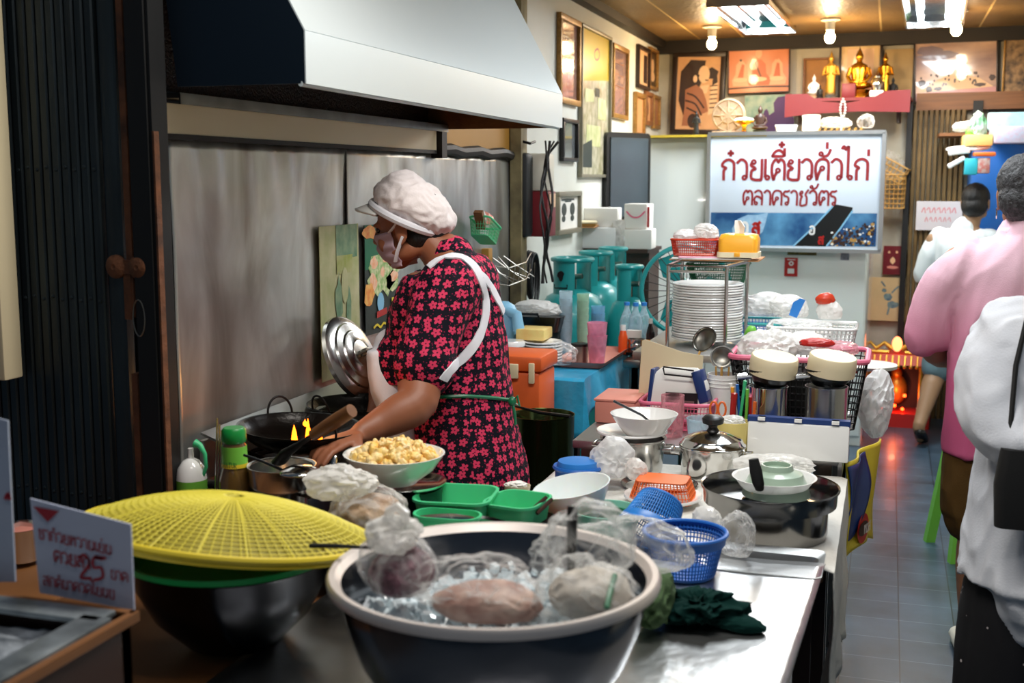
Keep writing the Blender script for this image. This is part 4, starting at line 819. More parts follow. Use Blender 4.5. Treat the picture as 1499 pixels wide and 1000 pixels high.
wallpic('dark-framed photograph with pale mount in the upper row near the corner',935,64,951,128,'frame_dark','sepia_l',[('figure','sepia_dark',[('p',[(.1,-.4),(.45,-.4),(.45,.4),(.1,.4)])])],fw=.025)
wallpic('narrow gilt picture of a dark column in the upper row next to the pale-mounted photograph',952,68,963,130,'frame_gold','sepia_dark',[('figure','sepia_l',[('e',(0,.1,.2,.2)),('e',(0,-.2,.3,.15))])],fw=.022)
wallpic('gilt upright frame in the lower row, nearest the television',931,134,944,200,'frame_gold','sepia',(),fw=.03)
wallpic('brown wood frame with a slim dark figure in the lower row near the corner',946,133,955,183,'wood','sepia',[('figure','sepia_dark',[('e',(0,0,.14,.28))])],fw=.03)
wallpic('last small gilt frame in the lower row right in the corner',957,138,966,188,'frame_gold','sepia_mid',(),fw=.025)
pf=wallpic('leaning framed print of two dark footprints on the left wall above the gas cylinders',817,281,850,345,'frame_bronze','paper',[('left_footprint','dark_ink',[('e',(-.18,.1,.12,.2)),('e',(-.2,-.18,.09,.1))]),('right_footprint','dark_ink',[('e',(.22,.1,.12,.2)),('e',(.22,-.18,.09,.1))]),('writing','dark_ink',[('s',[(-.3,.4),(0,.41),(.3,.4)],.01),('s',[(-.15,.35),(.15,.35)],.008)])],fw=.025,off=.02)
# back wall pictures
def backpic(label,x0,y0,x1,y1,frame,bg,layers=(),d=.03,**k):
    Y=YB-.0; p=GY(x0,y0,YB-d); 
    def hit(px,py):
        p=GY(px,py,YB-d)
        for _ in range(4): p=GY(px,py,YB+math.tan(ROT)*p.x-d)
        return p
    a=hit(x0,y0); c=hit(x1,y1); a2=hit(x0,y1); c2=hit(x1,y0)
    return picture(label,(a+c+a2+c2)/4,(c-a2).length,((a.z-a2.z)+(c2.z-c.z))/2,ROT,frame,bg,layers,**k)
monk1=[('shade','sepia_dark',[('p',[(-.45,-.1),(-.42,.3),(-.2,.46),(.15,.45),(.1,.2),(.0,.05),(-.1,-.2),(-.3,-.35)]),('e',(.38,.1,.06,.2)),('p',[(.1,.3),(.3,.36),(.45,.3),(.4,.2),(.2,.2)])]),
 ('face','sepia_l',[('e',(.12,.26,.13,.12)),('e',(-.08,.2,.05,.05)),('p',[(.05,.1),(.25,.12),(.2,.0),(.05,.0)])]),
 ('robe','sepia_mid',[('p',[(-.3,.05),(-.05,.12),(.1,.05),(.2,-.1),(.25,-.25),(.05,-.3),(.1,-.45),(-.35,-.45),(-.3,-.2)])]),
 ('robe_folds','sepia_dark',[('s',[(-.25,.0),(-.05,-.05),(.15,-.2)],.012),('s',[(-.28,-.1),(-.05,-.15),(.1,-.3)],.012),('s',[(-.25,-.2),(0,-.28),(.05,-.4)],.012),('e',(.0,.24,.015,.02)),('s',[(.16,.18),(.22,.18)],.008),('e',(-.1,-.38,.12,.1))]),
 ('books','sepia_l',[('p',[(.25,-.3),(.45,-.25),(.45,.15),(.3,.1)])]),('shelf_lines','sepia_dark',[('s',[(.28,.1-.06*i),(.44,.11-.06*i)],.008) for i in range(6)])]
backpic('big sepia picture of a seated figure in a dark frame at the back left corner',984,76,1061,197,'frame_dark','sepia',monk1,fw=.035,roll=math.radians(1.5))
def sitter(x,s,m1):
    return [('p',[(x-.13*s,-.35),(x-.15*s,-.22),(x-.09*s,-.1),(x-.08*s,.1),(x-.02*s,.2),(x+.03*s,.2),(x+.09*s,.1),(x+.1*s,-.1),(x+.16*s,-.22),(x+.14*s,-.35)])]
three=[('robe','robe_l',sitter(-.3,1,0)+sitter(.3,1,0)),('robe','robe',sitter(0,1.25,0)),('robe_fold','robe',[('p',[(-.36,-.2),(-.28,.12),(-.24,.1),(-.26,-.2)])]),('robe_fold','robe',[('p',[(.24,-.2),(.3,.12),(.34,.1),(.36,-.2)])]),
 ('head','photo_or',[('e',(-.3,.27,.045,.09)),('e',(.3,.27,.045,.09))]),('head','robe_l',[('e',(-.0,.33,.055,.1))]),('hair_and_fold','photo_dk',[('s',[(-.06,.15),(.0,-.05),(.05,-.2)],.008),('e',(-.3,.2,.02,.03)),('s',[(-.5,-.4),(0,-.38),(.5,-.4)],.01)]),('hands','sepia_l',[('e',(-.3,-.22,.12,.05)),('e',(0,-.22,.14,.05)),('e',(.3,-.22,.12,.05))])]
backpic('orange photograph of three seated figures in robes on the back wall',1066,65,1157,137,'frame_dark','photo_or',three,fw=.008,roll=math.radians(-1))
purple=mat('purple_ink','4a2560',.5)
backpic('print of a purple seated figure on mottled ground behind the small dark statue',1090,139,1163,198,None,mat('mottled','B8C4AC',.5,var=1,vs=14,h2='5c8c80'),[('purple_figure',purple,[('p',[(.0,-.5),(-.08,-.2),(-.0,.0),(.1,.08),(.08,.3),(.16,.44),(.3,.46),(.38,.3),(.4,.1),(.5,-.1),(.5,-.5)]),('e',(-.06,-.15,.07,.3))])],fw=0)
sky=mat('sky_photo','E8BFA0',.14,coat=1,var=1,vs=1.6,h2='6f5c66',stretch=(1,1,3))
dots=[('e',(r_.gauss(0,.2),-.2+r_.uniform(-.08,.1),.012,.02)) for _ in range(34)]
backpic('big glossy picture of a cloudy sunset sky right of the altar shelf',1338,48,1461,148,'frame_dark',sky,[('cloud',mat('cloudp','6a5a68',.3,coat=.6,var=.6,vs=6,h2='8f7c84'),[blob(-.2,.2,.24,.07,14,.2),blob(-.33,.28,.16,.08,14,.2)]),('palace','sepia_l',[('p',[(-.45,-.35),(-.3,-.22),(-.05,-.1),(0,-.02),(.05,-.1),(.3,-.2),(.48,-.35)])]),('ground',mat('grd','C88A86',.3,coat=.5),[('p',[(-.5,-.5),(.5,-.5),(.5,-.34),(-.5,-.38)])]),('windows','photo_dk',dots),('trees','photo_dk',[blob(-.42,-.22,.05,.05),blob(.45,-.2,.04,.05),blob(-.33,-.32,.04,.05),blob(-.22,-.32,.05,.03),blob(.3,-.3,.08,.03)])],fw=.012,roll=math.radians(-2.5))
backpic('dark sepia print of a crowded altar at the right end of the back wall',1468,43,1520,148,'frame_gold',mat('sepcrowd','B08a5c',.5,var=1,vs=22,h2='1c140e'),(),fw=.012)
backpic('gilt framed pale print behind the middle gold statue',1228,60,1291,148,'frame_dark',mat('palegold','E0BC80',.25,coat=.6),[('mount','sepia_l',[('p',[(-.35,-.4),(.35,-.4),(.35,.4),(-.35,.4)])])],fw=.016)
backpic('plain brown wooden panel leaning behind the left gold statue',1176,85,1217,150,'wood',mat('brownp','A87434',.6,var=.6,vs=9),(),fw=.014)
backpic('tan board on the wall between the altar shelf and the sky picture',1294,72,1336,150,None,mat('tanb','A88C58',.6,var=.5,vs=5),(),fw=0)
# altar shelf
p0=bw(-.4,2.13,.19); a=GY(1153,150,8.2); c=GY(1335,150,8.1)
sh=thing('altar_shelf','red altar shelf on the back wall carrying gold statues','shelf',((a.x+c.x)/2,8.24,2.12),ROT)
w_=c.x-a.x
b=B(); b.box((0,0,-.01),(w_,.3,.02)); b.build('shelf_board','maroon',sh)
b=B(); 
pr=[(-.5,.03),(-.32,.03),(-.22,-.02),(.0,-.035),(.2,-.01),(.3,.035),(.5,.04),(.5,-.1),(.1,-.09),(-.3,-.1),(-.5,-.12)]
b.loft([[V((x*w_,-.155,z)) for x,z in pr],[V((x*w_,-.142,z)) for x,z in pr]]); b.build('shelf_fascia','maroon',sh)
for x in(-.4,.4): b=B(); b.box((x*w_,.06,-.09),(.02,.16,.14)); b.build('shelf_bracket','wood_d',sh)
def statue(label,px,py,h,m,base='gold',Y=8.22,kind='seated',z=None,group=None):
    p=GY(px,py,Y); 
    if z is not None: p.z=z
    t=thing('statuette',label,'statue',p,ROT); b=B()
    if kind=='seated':
        b.lathe([(0,0),(.26*h,0),(.24*h,.06*h),(.2*h,.1*h),(.23*h,.16*h),(0,.17*h)],20,sy=.75); b.build('plinth',base,t); b=B()
        b.ball((0,-.02*h,.24*h),(.26*h,.17*h,.08*h)); b.loft([[V((r*h*cos(k*PI/8),r*.65*h*sin(k*PI/8),z_*h)) for k in range(16)] for r,z_ in((.15,.22),(.135,.38),(.17,.55),(.15,.63),(.06,.68),(.05,.72))])
        b.ball((0,0,.79*h),(.075*h,.08*h,.095*h),16,10); b.lathe([(.05*h,0),(.045*h,.03*h),(.02*h,.06*h),(.0,.13*h)],12,(0,0,.86*h))
        for s_ in(-1,1): b.tube([(s_*.16*h,0,.58*h),(s_*.21*h,-.02*h,.42*h),(s_*.14*h,-.12*h,.31*h),(0,-.15*h,.3*h)],[.045*h,.04*h,.035*h,.03*h],8)
    else:
        b.lathe([(0,0),(.16*h,0),(.16*h,.05*h),(.1*h,.08*h),(.12*h,.12*h),(0,.12*h)],18); b.build('plinth',base,t); b=B()
        b.loft([[V((r*h*cos(k*PI/8),r*.6*h*sin(k*PI/8),z_*h)) for k in range(16)] for r,z_ in((.1,.1),(.11,.2),(.09,.4),(.12,.6),(.13,.68),(.04,.74),(.035,.77))])
        b.ball((0,0,.83*h),(.055*h,.06*h,.07*h),14,10); b.lathe([(.035*h,0),(.02*h,.05*h),(0,.12*h)],10,(0,0,.88*h))
        for s_ in(-1,1): b.tube([(s_*.12*h,0,.66*h),(s_*.16*h,-.02*h,.5*h),(s_*.04*h,-.09*h,.52*h)],[.035*h,.03*h,.025*h],8)
    b.build('figure',m,t); return t
zs=2.122
statue('gold standing statue at the left of the altar shelf',1215,148,.31,'goldpaint','glass',kind='standing',z=zs)
statue('gold seated statue on a tall plinth in the middle of the altar shelf',1256,148,.335,'gold',z=zs)
statue('gold standing statue at the right of the altar shelf',1294,148,.3,'gold',kind='standing',z=zs,Y=8.28)
statue('small white seated figurine at the left end of the altar shelf',1191,142,.16,'plate','stone',z=zs,Y=8.16)
statue('tiny black figurine beside the white seated figurine',1200,142,.09,'black','black',z=zs,Y=8.12)
statue('small dark figurine at the right end of the altar shelf',1307,132,.14,'dark','dark',z=zs,Y=8.27)
statue('small dark figurine in front of the right gold statue',1285,135,.17,'wood_d','dark',z=zs,Y=8.18)
p=GY(1242,146,8.12); b=B(); b.box((0,0,.045),(.085,.06,.09),bev=.004); tag(b.build('red_box','maroon',loc=(p.x,8.15,zs),rz=ROT),'dark red box in front of the middle gold statue','box')
p=GY(1283,146,8.1); t=thing('silver_urn','small round silver urn on a white block at the shelf edge','urn',(p.x,8.115,zs),ROT)
b=B(); b.box((0,0,.02),(.085,.06,.04),bev=.004); b.build('white_block','plate',t); b=B(); b.lathe([(0,.04),(.03,.04),(.038,.07),(.036,.1),(.022,.12),(.025,.13),(0,.13)],18); b.build('bowl','steel_bright',t)
p=GY(1234,150,8.04); t=thing('bead_garland','white bead garland hanging from the altar shelf','garland',(p.x,8.06,2.11),0)
b=B(); 
for s_ in(-1,1):
    for k in range(8): b.ball((s_*.016*sin(k/7*PI),0,-.018*k),.0085,8,6)
for k in range(5): b.ball((0,0,-.135-.016*k),.009 if k<3 else .013,8,6)
b.build('beads','plate',t)
# things on top of the cabinet
zc=zt+.016
p=GY(1066,198,7.5); t=thing('carved_disc','round carved stone disc standing on the white cabinet','carving',(p.x,7.5,zc),math.radians(-4)); r=.1*1.03
b=B(); R90=Euler((PI/2,0,0)).to_matrix(); b.lathe([(0,-.012),(r,-.012),(r,.012),(r*.9,.018),(r*.86,.01),(r*.5,.012),(r*.46,.02),(r*.2,.018),(0,.024)],40,(0,0,r+.02),R90)
for k in range(8): a=k*PI/4; b.tube([(r*.2*cos(a),-.018,r+.02+r*.2*sin(a)),(r*.85*cos(a),-.016,r+.02+r*.85*sin(a))],.005,6)
b.build('disc','stone',t); b=B(); b.box((0,0,.014),(.2,.07,.028),bev=.01); b.build('foot','stone',t)
p=GY(1089,198,7.4); t=thing('offering_tray','gold footed offering tray with white flowers on the white cabinet','tray',(p.x,7.4,zc))
b=B(); b.lathe([(0,0),(.035,0),(.036,.006),(.015,.022),(.012,.045),(.02,.062),(.058,.075),(.062,.086),(.055,.086),(.0,.075)],24); b.build('pedestal_dish','gold',t)
lump('flowers',None,None,(0,0,.088),(.055,.05,.016),'paper',8,sub=3,parent=t)
statue('small dark seated statue on the white cabinet right of the gold tray',1112,198,.19,'wood_d','dark',Y=7.5,z=zc)
statue('dark standing figurine on the white cabinet below the big sepia picture',1019,198,.16,'dark','dark',Y=7.5,z=zc,kind='standing')
p=GY(1151,197,7.42); t=thing('food_container','small white plastic tub on the white cabinet','tub',(p.x,7.42,zc)); b=B(); b.loft([rr(.11,.09,.02,4,0),rr(.125,.1,.02,4,.045),rr(.132,.108,.022,4,.046),rr(.132,.108,.022,4,.056)]); b.build('tub','plate',t)
p=GY(1187,198,7.45); t=thing('decorated_tin','white round tin with coloured pictures on the white cabinet','tin',(p.x,7.45,zc))
b=B(); b.lathe([(0,0),(.053,0),(.053,.1),(.056,.101),(.056,.112),(.05,.115),(0,.115)],28); b.build('tin_body',mat('tinp','E8E4DC',.3,var=.5,vs=20,h2='D8A060',coat=.3),t)
b=B(); b.box((0,0,.02),(.3,.3,.03),bev=.006); 
for k in range(8): b.box((-.12+k*.034,-.16,.04),(.012,.02,.02),ry=.5)
p=GY(1226,197,7.5); tag(b.build('woven_tray','bamboo_d',loc=(p.x+.02,7.55,zc-.014)),'brown woven tray on the white cabinet under the altar shelf','tray')
lump('plastic_parcel','grey plastic-wrapped parcel lying on the woven tray','parcel',(p.x-.02,7.52,zc+.07),(.12,.1,.045),'milky',12,sub=4)
lump('plastic_parcel','clear crumpled bag at the right end of the woven tray','bag',(p.x+.15,7.5,zc+.075),(.05,.06,.06),'film',14,sub=4)
# right part of back wall: brown gate, notice, posters, hanging baskets, shrine
mk('brown_gate','7a6238',.55,.2,var=.6,vs=6,h2='3c2d18'); bg=bw(.32,0,.05)
g2=thing('folding_gate','brown folding gate closed across the opening in the back wall','gate',bg,ROT)
for i in range(10):
    x=-.17+i*.033; b=B(); b.loft([[V((x+dx,dy,zz)) for dx,dy in((-.013,.0),(-.013,-.014),(-.009,-.019),(.009,-.019),(.013,-.014),(.013,0))] for zz in(.0,2.05)])
    for zz in(.5,1.25,1.95): b.lathe([(.006,0),(.005,.003),(0,.004)],8,(x,-.019,zz+.03*(i%2)),R90)
    b.build('slat','brown_gate',g2)
b=B(); b.box((-.205,-.02,1.05),(.035,.05,2.1)); b.build('gate_post','near_black',g2)
b=B(); b.box((.21,-.01,1.05),(.06,.05,2.1)); b.build('gate_post','near_black',g2)
b=B(); b.box((.3,0,0),(1.1,.06,.11)); o=tag(b.build('header_beam','wood',loc=bw(.4,2.1,.04),rz=ROT),'wooden beam over the brown folding gate','beam')
b=B(); b.box((0,0,0),(.5,.03,2.05)); tag(b.build('doorway_dark','near_black',loc=bw(.84,1.03,.02),rz=ROT),'black door panel standing in for the dark opening right of the brown gate','doorway')  # black slab put in as the shade of an open doorway
c=bw(.325,1.36,.095); t=picture('paper notice with faded pink handwriting taped on the brown gate',c,.285,.19,ROT,None,mat('notice','D9D8DE',.6),[('handwriting',mat('pinkink','D89098',.6),[('s',[(-.38+.11*i,.12+.08*(i%2)),(-.33+.11*i,.28),(-.3+.11*i,.1)],.007) for i in range(7)]+[('s',[(-.3+.1*i,-.2+.06*(i%2)),(-.27+.1*i,-.05),(-.24+.1*i,-.2)],.005) for i in range(6)])],fw=0,name='paper_notice',cat='notice')
def onback(px,py,d): 
    p=GY(px,py,YB-d)
    for _ in range(4): p=GY(px,py,YB+math.tan(ROT)*p.x-d)
    return p
c=onback(1307,381,.02); k=S(c); picture('small maroon poster with pale figures on the back wall beside the gate',c,27*k,42*k,ROT,None,mat('marp','6a1622',.4),[('print','sepia_l',[blob(0,.0,.12,.12),blob(-.2,.28,.06,.05),blob(.2,.28,.06,.05)]),('print','pinksalmon',[blob(0,-.25,.3,.06)])],fw=0,name='poster',cat='poster')
c=onback(1300,438,.02); picture('beige poster with a blue dancing figure low on the back wall',c,50*k,64*k,ROT,None,mat('beigep','D9BE8E',.5,var=.3,vs=6),[('dancing_figure',mat('blueink','3c5f78',.5,var=.8,vs=40,h2='8fa8a0'),[blob(0,.05,.13,.1),blob(-.12,.2,.06,.05),blob(.12,-.12,.16,.08),('s',[(-.1,.3),(-.2,.4)],.01),('s',[(.1,.15),(.3,.3),(.32,.05)],.01),('s',[(.05,-.15),(.0,-.35)],.012)])],fw=0,name='poster',cat='poster')
for i,(px,py,w0,h0,lab) in enumerate(((1302,285,.2,.22,'yellow bamboo basket hanging beside the signboard, the lower of two'),(1300,240,.2,.11,'yellow bamboo basket hanging tilted beside the signboard, the upper of two'))):
    c=onback(px,py,.12); t=basket('bamboo_basket',lab,'basket',c+V((0,0,-.09)),w0,.14,h0,'bamboo',.01,.95,ROT,(0,.5 if i else 0,ROT),cell=.028,th=.009)
lump('plastic_bag','clear plastic bag draped over the bamboo baskets','bag',onback(1310,250,.06)+V((0,0,0)),(.07,.03,.16),'film',21,sub=4,rot=(0,-.5,0))
b=B(); q=onback(1332,160,.03); 
for k_,(dx) in enumerate((0,.02,.035)): 
    b=B(); b.tube([(q.x+dx+.008*sin(j*1.3+k_),q.y-.01-.005*k_,2.08-j*.11) for j in range(8+3*k_)],.0045,6); tag(b.build('cable','black'),['thin black cable down the back wall, the left one','black cable down the back wall between two others','black cable down the back wall nearest the brown gate'][k_],'cable','cables by the brown gate')
# shrine on the floor
sp_=V((.085,8.0,0)); t=thing('floor_shrine','small red and gold spirit shrine glowing on the floor at the back','shrine',(sp_.x+.01,sp_.y+.13,0),ROT)
b=B(); b.box((0,0,.03),(.44,.3,.06)); b.box((0,-.02,.075),(.36,.26,.03)); b.build('shrine_base','red',t)
b=B(); b.box((0,.12,.25),(.36,.02,.36)); b.box((-.17,.02,.25),(.02,.2,.34)); b.box((.17,.02,.25),(.02,.2,.34)); b.build('shrine_walls','wood_d',t)
for x in(-.155,.155): b=B(); b.lathe([(.015,.09),(.018,.12),(.012,.14),(.014,.25),(.012,.36),(.018,.4)],14,(x,-.1,0)); b.build('column','goldpaint',t)
b=B(); b.loft([[V(q) for q in((-.23,-.16,.41),(.23,-.16,.41),(.23,.14,.41),(-.23,.14,.41))],[V(q) for q in((-.21,-.1,.47),(.21,-.1,.47),(.21,.12,.47),(-.21,.12,.47))]]); b.build('roof',mat('roofred','C43A1C',.4),t)
for k in range(12): 
    b=B(); b.tube([(-.21+k*.038,-.165,.405),(-.21+k*.038,-.12,.465)],.006,6); b.ball((-.21+k*.038,-.168,.402),.012,8,6); b.build('roof_tile','goldpaint',t)
for s_ in(-1,1):
    b=B(); b.tube([(s_*.03,-.06,.5),(s_*.08,-.06,.54),(s_*.13,-.06,.5),(s_*.17,-.06,.54),(s_*.2,-.06,.5)],[.02,.014,.016,.012,.006],8); b.tube([(s_*.05,-.06,.48),(s_*.2,-.06,.48)],.012,6); b.build('roof_dragon','goldpaint',t)
b=B(); b.ball((0,-.07,.535),(.032,.02,.05),12,10); b.build('glowing_pearl',emis('pearl','FF7a4a',5),t)
for x,z in((.0,.13),(.06,.2),(-.07,.11),(.05,.11)): b=B(); b.ball((x,-.08,z),.011,10,8); b.build('red_light',emis('redl%g'%z,'FF3a12',14),t)
b=B(); b.ball((0,.05,.22),(.07,.05,.1),14,10); b.ball((0,.03,.33),.035,12,8); b.build('shrine_figure','goldpaint',t)
l=bpy.data.lights.new('point_light','POINT'); l.energy=1.1; l.color=(1,.2,.08); l.shadow_soft_size=.02; o=bpy.data.objects.new('shrine_light',l); COL.objects.link(o); o.location=(sp_.x,sp_.y-.02,.2)
# television on the left wall
c=GX(885,250,XW+.12); tv=thing('television','black television with grey screen on the left wall, turned sideways','television',(-1.475,6.99,1.6),math.radians(62))
b=B(); b.loft([[V((p.x,y,p.y)) for p in rr(.4,.54,.03)] for y in(0,.05)]); b.loft([[V((p.x,y,p.y)) for p in rr(.3,.4,.05)] for y in(.05,.13)]); b.build('tv_body','black',tv)
b=B(); b.box((0,-.003,.01),(.34,.006,.46)); b.build('screen',mat('screen','424b50',.25,coat=.3),tv)
# ================= TABLES AND MIDDLE GROUND =================
def rim(px,py,w,Y):
    p=GY(px,py,Y); return p, w*S(p)/2
def table(name,label,x0,x1,y0,y1,z,m,leg='steel_old',th=.03,legr=.018,cat='table',legs=True,rz=0):
    cx=(x0+x1)/2; cy=(y0+y1)/2; t=thing(name,label,cat,(cx,cy,0),rz); b=B(); b.box((0,0,z-th/2),(x1-x0,y1-y0,th),bev=.004); b.build('tabletop',m,t)
    if legs:
        for sx in(-1,1):
            for sy in(-1,1): b=B(); b.box((sx*((x1-x0)/2-.04),sy*((y1-y0)/2-.04),(z-th)/2),(legr*2,legr*2,z-th)); b.build('leg',leg,t)
    return t
Z1=.82; Z2=.79; Z3=.83; Z4=.99; Z5=.88; Z6=.88
table('work_table','long wooden front work table under the big bowls',-1.46,-.16,1.0,2.32,Z1-.004,'wood','steel_dark')
p=G(1208,830,Z1)
def shm(u,v):
    x=-.98+(.98+p.x)*u+ (v-1)*.06*u; y=1.0+(p.y-1.0)*v; q=noise.noise(V((x*7,y*7,2)))*.0025
    return V((x,y,Z1+.004+q))
b=B(); b.grid(shm,50,50); 
M['foil']=mat('foil','C9CACA',.3,1,var=.35,vs=5,h2='8e8f90',bump=.25,bs=16)
o=b.build('metal_sheet','foil'); solid(o,.004); tag(o,'crumpled shiny metal sheet covering the right side of the front table','metal sheet')
table('side_table','low wooden table at the left under the ice box and pink dish',-1.95,-1.465,1.0,2.12,Z1-.004,'wood','steel_dark')
# white cloth table
table('back_table','table behind the metal sheet under the white cloth',-.86,-.1,2.5,3.3,Z2-.006,'wood','wood_d')
M['tablecloth']=mat('tablecloth','DCDAD2',.6,var=.25,vs=10,h2='a8a498',bump=.35,bs=45)
b=B(); x1,x0,y0,y1=-.082,-.86,2.48,3.3
def cl(u,v):
    s_=u*1.15
    if s_<=.8: x=x0+(x1-x0)*s_/.8; z=Z2+noise.noise(V((x*9,v*9,1)))*.002; 
    else: k=(s_-.8)/.35; x=x1+.012*sin(v*26)*k+.035*k*noise.noise(V((v*7,k*2,3)))+.004; z=Z2-.34*k*(1+.12*sin(v*9+1))
    return V((x,y0+(y1-y0)*v,z))
b.grid(cl,60,60); o=b.build('tablecloth','tablecloth'); solid(o,.003); tag(o,'off-white cloth over the table with the big steam pot, hanging towards the aisle','tablecloth')
# big steam pot
Yp=2.7; c,r=rim(1127,712,200,Yp); zb=Z2+.004; h=c.z-zb
t=thing('steam_pot','big double steel steam pot with flared rim on the white cloth','pot',(c.x,Yp,zb))
b=B(); rb=r*.84; k=h*.36
b.lathe([(0,0),(rb*.97,0),(rb,.01),(rb,h-k)],56); b.lathe([(rb-.01,h-k),(r*.955,h-k+.004),(r*.965,h-.01),(r,h),(r*1.0,h+.004),(r*.975,h+.002),(r*.94,h-.012),(r*.93,h-k+.01),(0,h-k+.01)],56); b.build('pot_body',mat('potsteel','8d8c8a',.16,1,var=.4,vs=5,bump=.02),t)
b=B(); b.lathe([(0,h-.034),(r*.93,h-.034),(0,h-.033)],40); b.build('milky_water',mat('water','C8CAC2',.1,coat=.5),t)
cc,rr2=rim(1134,697,122,2.72); z0=cc.z
t=thing('clear_bowl','clear plastic bowl floating in the big steam pot','bowl',(cc.x,2.71,z0-.045))
b=B(); b.lathe(wall_prof([(.05,0),(rr2*.8,.025),(rr2*.95,.045),(rr2,.047)],.003),40); b.build('bowl','film_w',t)
t=thing('celadon_bowl','pale green bowl upside down inside the clear bowl','bowl',(cc.x+.005,2.71,z0-.04)); q=44*S(cc)
b=B(); b.lathe([(q*1.12,0),(q*1.05,.02),(q*.85,.05),(q*.55,.058),(q*.5,.07),(q*.45,.07),(q*.45,.06),(0,.06)],36); b.build('bowl',mat('celadon','9DB3A0',.35,coat=.3),t)
a_=GY(1110,708,2.6); c_=GY(1103,672,2.6); t=thing('black_brush','black brush handle leaning on the clear bowl in the steam pot','brush')
b=B(); b.tube([a_+V((0,.03,-.02)),a_,a_.lerp(c_,.5),c_],[.010,.013,.014,.011],10,flat=.6); b.build('handle','blackmat',t)
# steel basin between tables
p=G(1152,800,Z1-.02); t=thing('steel_tray','shallow steel tray between the metal sheet and the big steam pot','tray',(-.24,2.4,Z1-.047))
b=B(); b.loft([rr(.25,.12,.02,4,0),rr(.27,.13,.02,4,.05),rr(.29,.19,.02,4,.052),rr(.29,.19,.02,4,.055),rr(.265,.125,.02,4,.05),rr(.245,.115,.02,4,.004)],True,True); b.build('tray','alu',t)
# lidded pot
def pot(label,px,py,w,Y,zb,m='steel_bright',taper=.96,rimw=1.05,name='cooking_pot',cat='pot',handles=True,fill=None,n=44,t=.003,group=None):
    c,r=rim(px,py,w,Y); r/=rimw; h=c.z-zb; o=thing(name,label,cat,(c.x,Y,zb),0,group)
    b=B(); b.lathe(wall_prof([(r*taper*.97,0),(r*taper,.008),(r,h-.004),(r*rimw,h),(r*rimw,h+.002)],t),n); b.build('pot_body',m,o)
    if handles:
        for s_ in(-1,1): b=B(); b.tube([(s_*(r-.002),-.03,h*.75),(s_*(r+.02),-.028,h*.76),(s_*(r+.02),.028,h*.76),(s_*(r-.002),.03,h*.75)],.004,8); b.build('pot_handle',m,o)
    if fill: b=B(); b.lathe([(0,h*.8),(r*.98,h*.8),(0,h*.81)],30); b.build('contents',fill,o)
    return o,c,r,h
o,c,r,h=pot('short steel pot with a glass-knobbed lid, on the cloth in front of the pink basket',1043,652,98,3.2,Z2+.004)
o['label']='short shiny steel pot with domed lid and black knob behind the big steam pot'
b=B(); b.lathe([(r*1.04,h+.003),(r*.98,h+.006),(r*.9,h+.02),(r*.55,h+.033),(r*.2,h+.04),(0,h+.041)],44); b.build('pot_lid','steel_bright',o)
b=B(); b.lathe([(0,h+.04),(.018,h+.04),(.012,h+.05),(.013,h+.056),(.028,h+.062),(.03,h+.075),(.022,h+.083),(0,h+.085)],24); b.build('lid_knob','black',o)
o,c,r,h=pot('steel pot carrying a white plate and bowl, left of the lidded pot',927,640,98,3.2,Z2+.004,'steel',.92)
zz=Z2+.004+h
def plate(label,loc,r,m='plate',name='plate',group=None,h=None):
    h=h or r*.16; t=thing(name,label,'plate',loc,0,group); b=B(); b.lathe([(0,0),(r*.5,0),(r*.58,h*.2),(r*.97,h*.72),(r,h*.85),(r,h+.001),(r*.985,h+.003),(r*.62,h*.6),(r*.5,h*.45),(0,h*.45)],44); b.build('plate',m,t); return t
def bowl(label,loc,r,h,m='plate',name='bowl',foot=.5,group=None,t=.004,rot=None,cat='bowl',n=44):
    o=thing(name,label,cat,loc,0,group,rot); b=B(); f=r*foot
    b.lathe(wall_prof([(f*.9,0),(f,.006),(r*.78,h*.45),(r*.96,h*.88),(r,h)],t),n); b.build('bowl',m,o); return o
c,r=rim(925,637,104,3.2); plate('white plate with faint blue marks on top of the steel pot',(c.x,3.2,zz+.003),r)
c2,r2=rim(943,605,99,3.18); bl=bowl('white bowl standing on the plate on the steel pot',(c2.x,3.18,zz+.016),r2,c2.z-zz-.016,foot=.62)
a_=GY(898,587,3.15); c_=GY(940,608,3.17); b=B(); b.tube([c_+V((.02,.01,-.02)),c_,a_],.0035,8); tag(b.build('chopsticks','steel_dark'),'steel chopsticks leaning in the white bowl on the steel pot','chopsticks')
# cart with crate etc
ct=table('metal_cart','steel cart with raised edge carrying the black crate and baskets',-.87,-.1,3.36,4.12,Z3,'alu','steel_old',.025,cat='cart')
b=B(); b.box((.385,0,Z3-.03),(.012,.76,.06)); b.build('cart_edge','alu',ct)
b=B(); b.box((0,0,.35),(.7,.7,.02)); b.build('cart_shelf','steel_dark',ct)
p=GY(1168,640,3.33); k=S(p); t=thing('plastic_case','white plastic case lid with blue hinge strip at the cart front','case',(p.x,3.33,Z3+.002),0)
b=B(); b.box((0,-.01,.045),(145*k,.012,.1),bev=.005,rx=-.15); b.build('case_lid','plate',t); b=B(); b.box((0,.012,.1),(146*k,.03,.016)); b.build('hinge_strip','blue_d',t)
for x in(-.1,.0,.1): b=B(); b.box((x,-.0,.104),(.02,.03,.008)); b.build('hinge_clip','plate',t)
b=B(); b.box((0,.06,.004),(145*k,.1,.008)); b.build('case_base','blue_d',t)
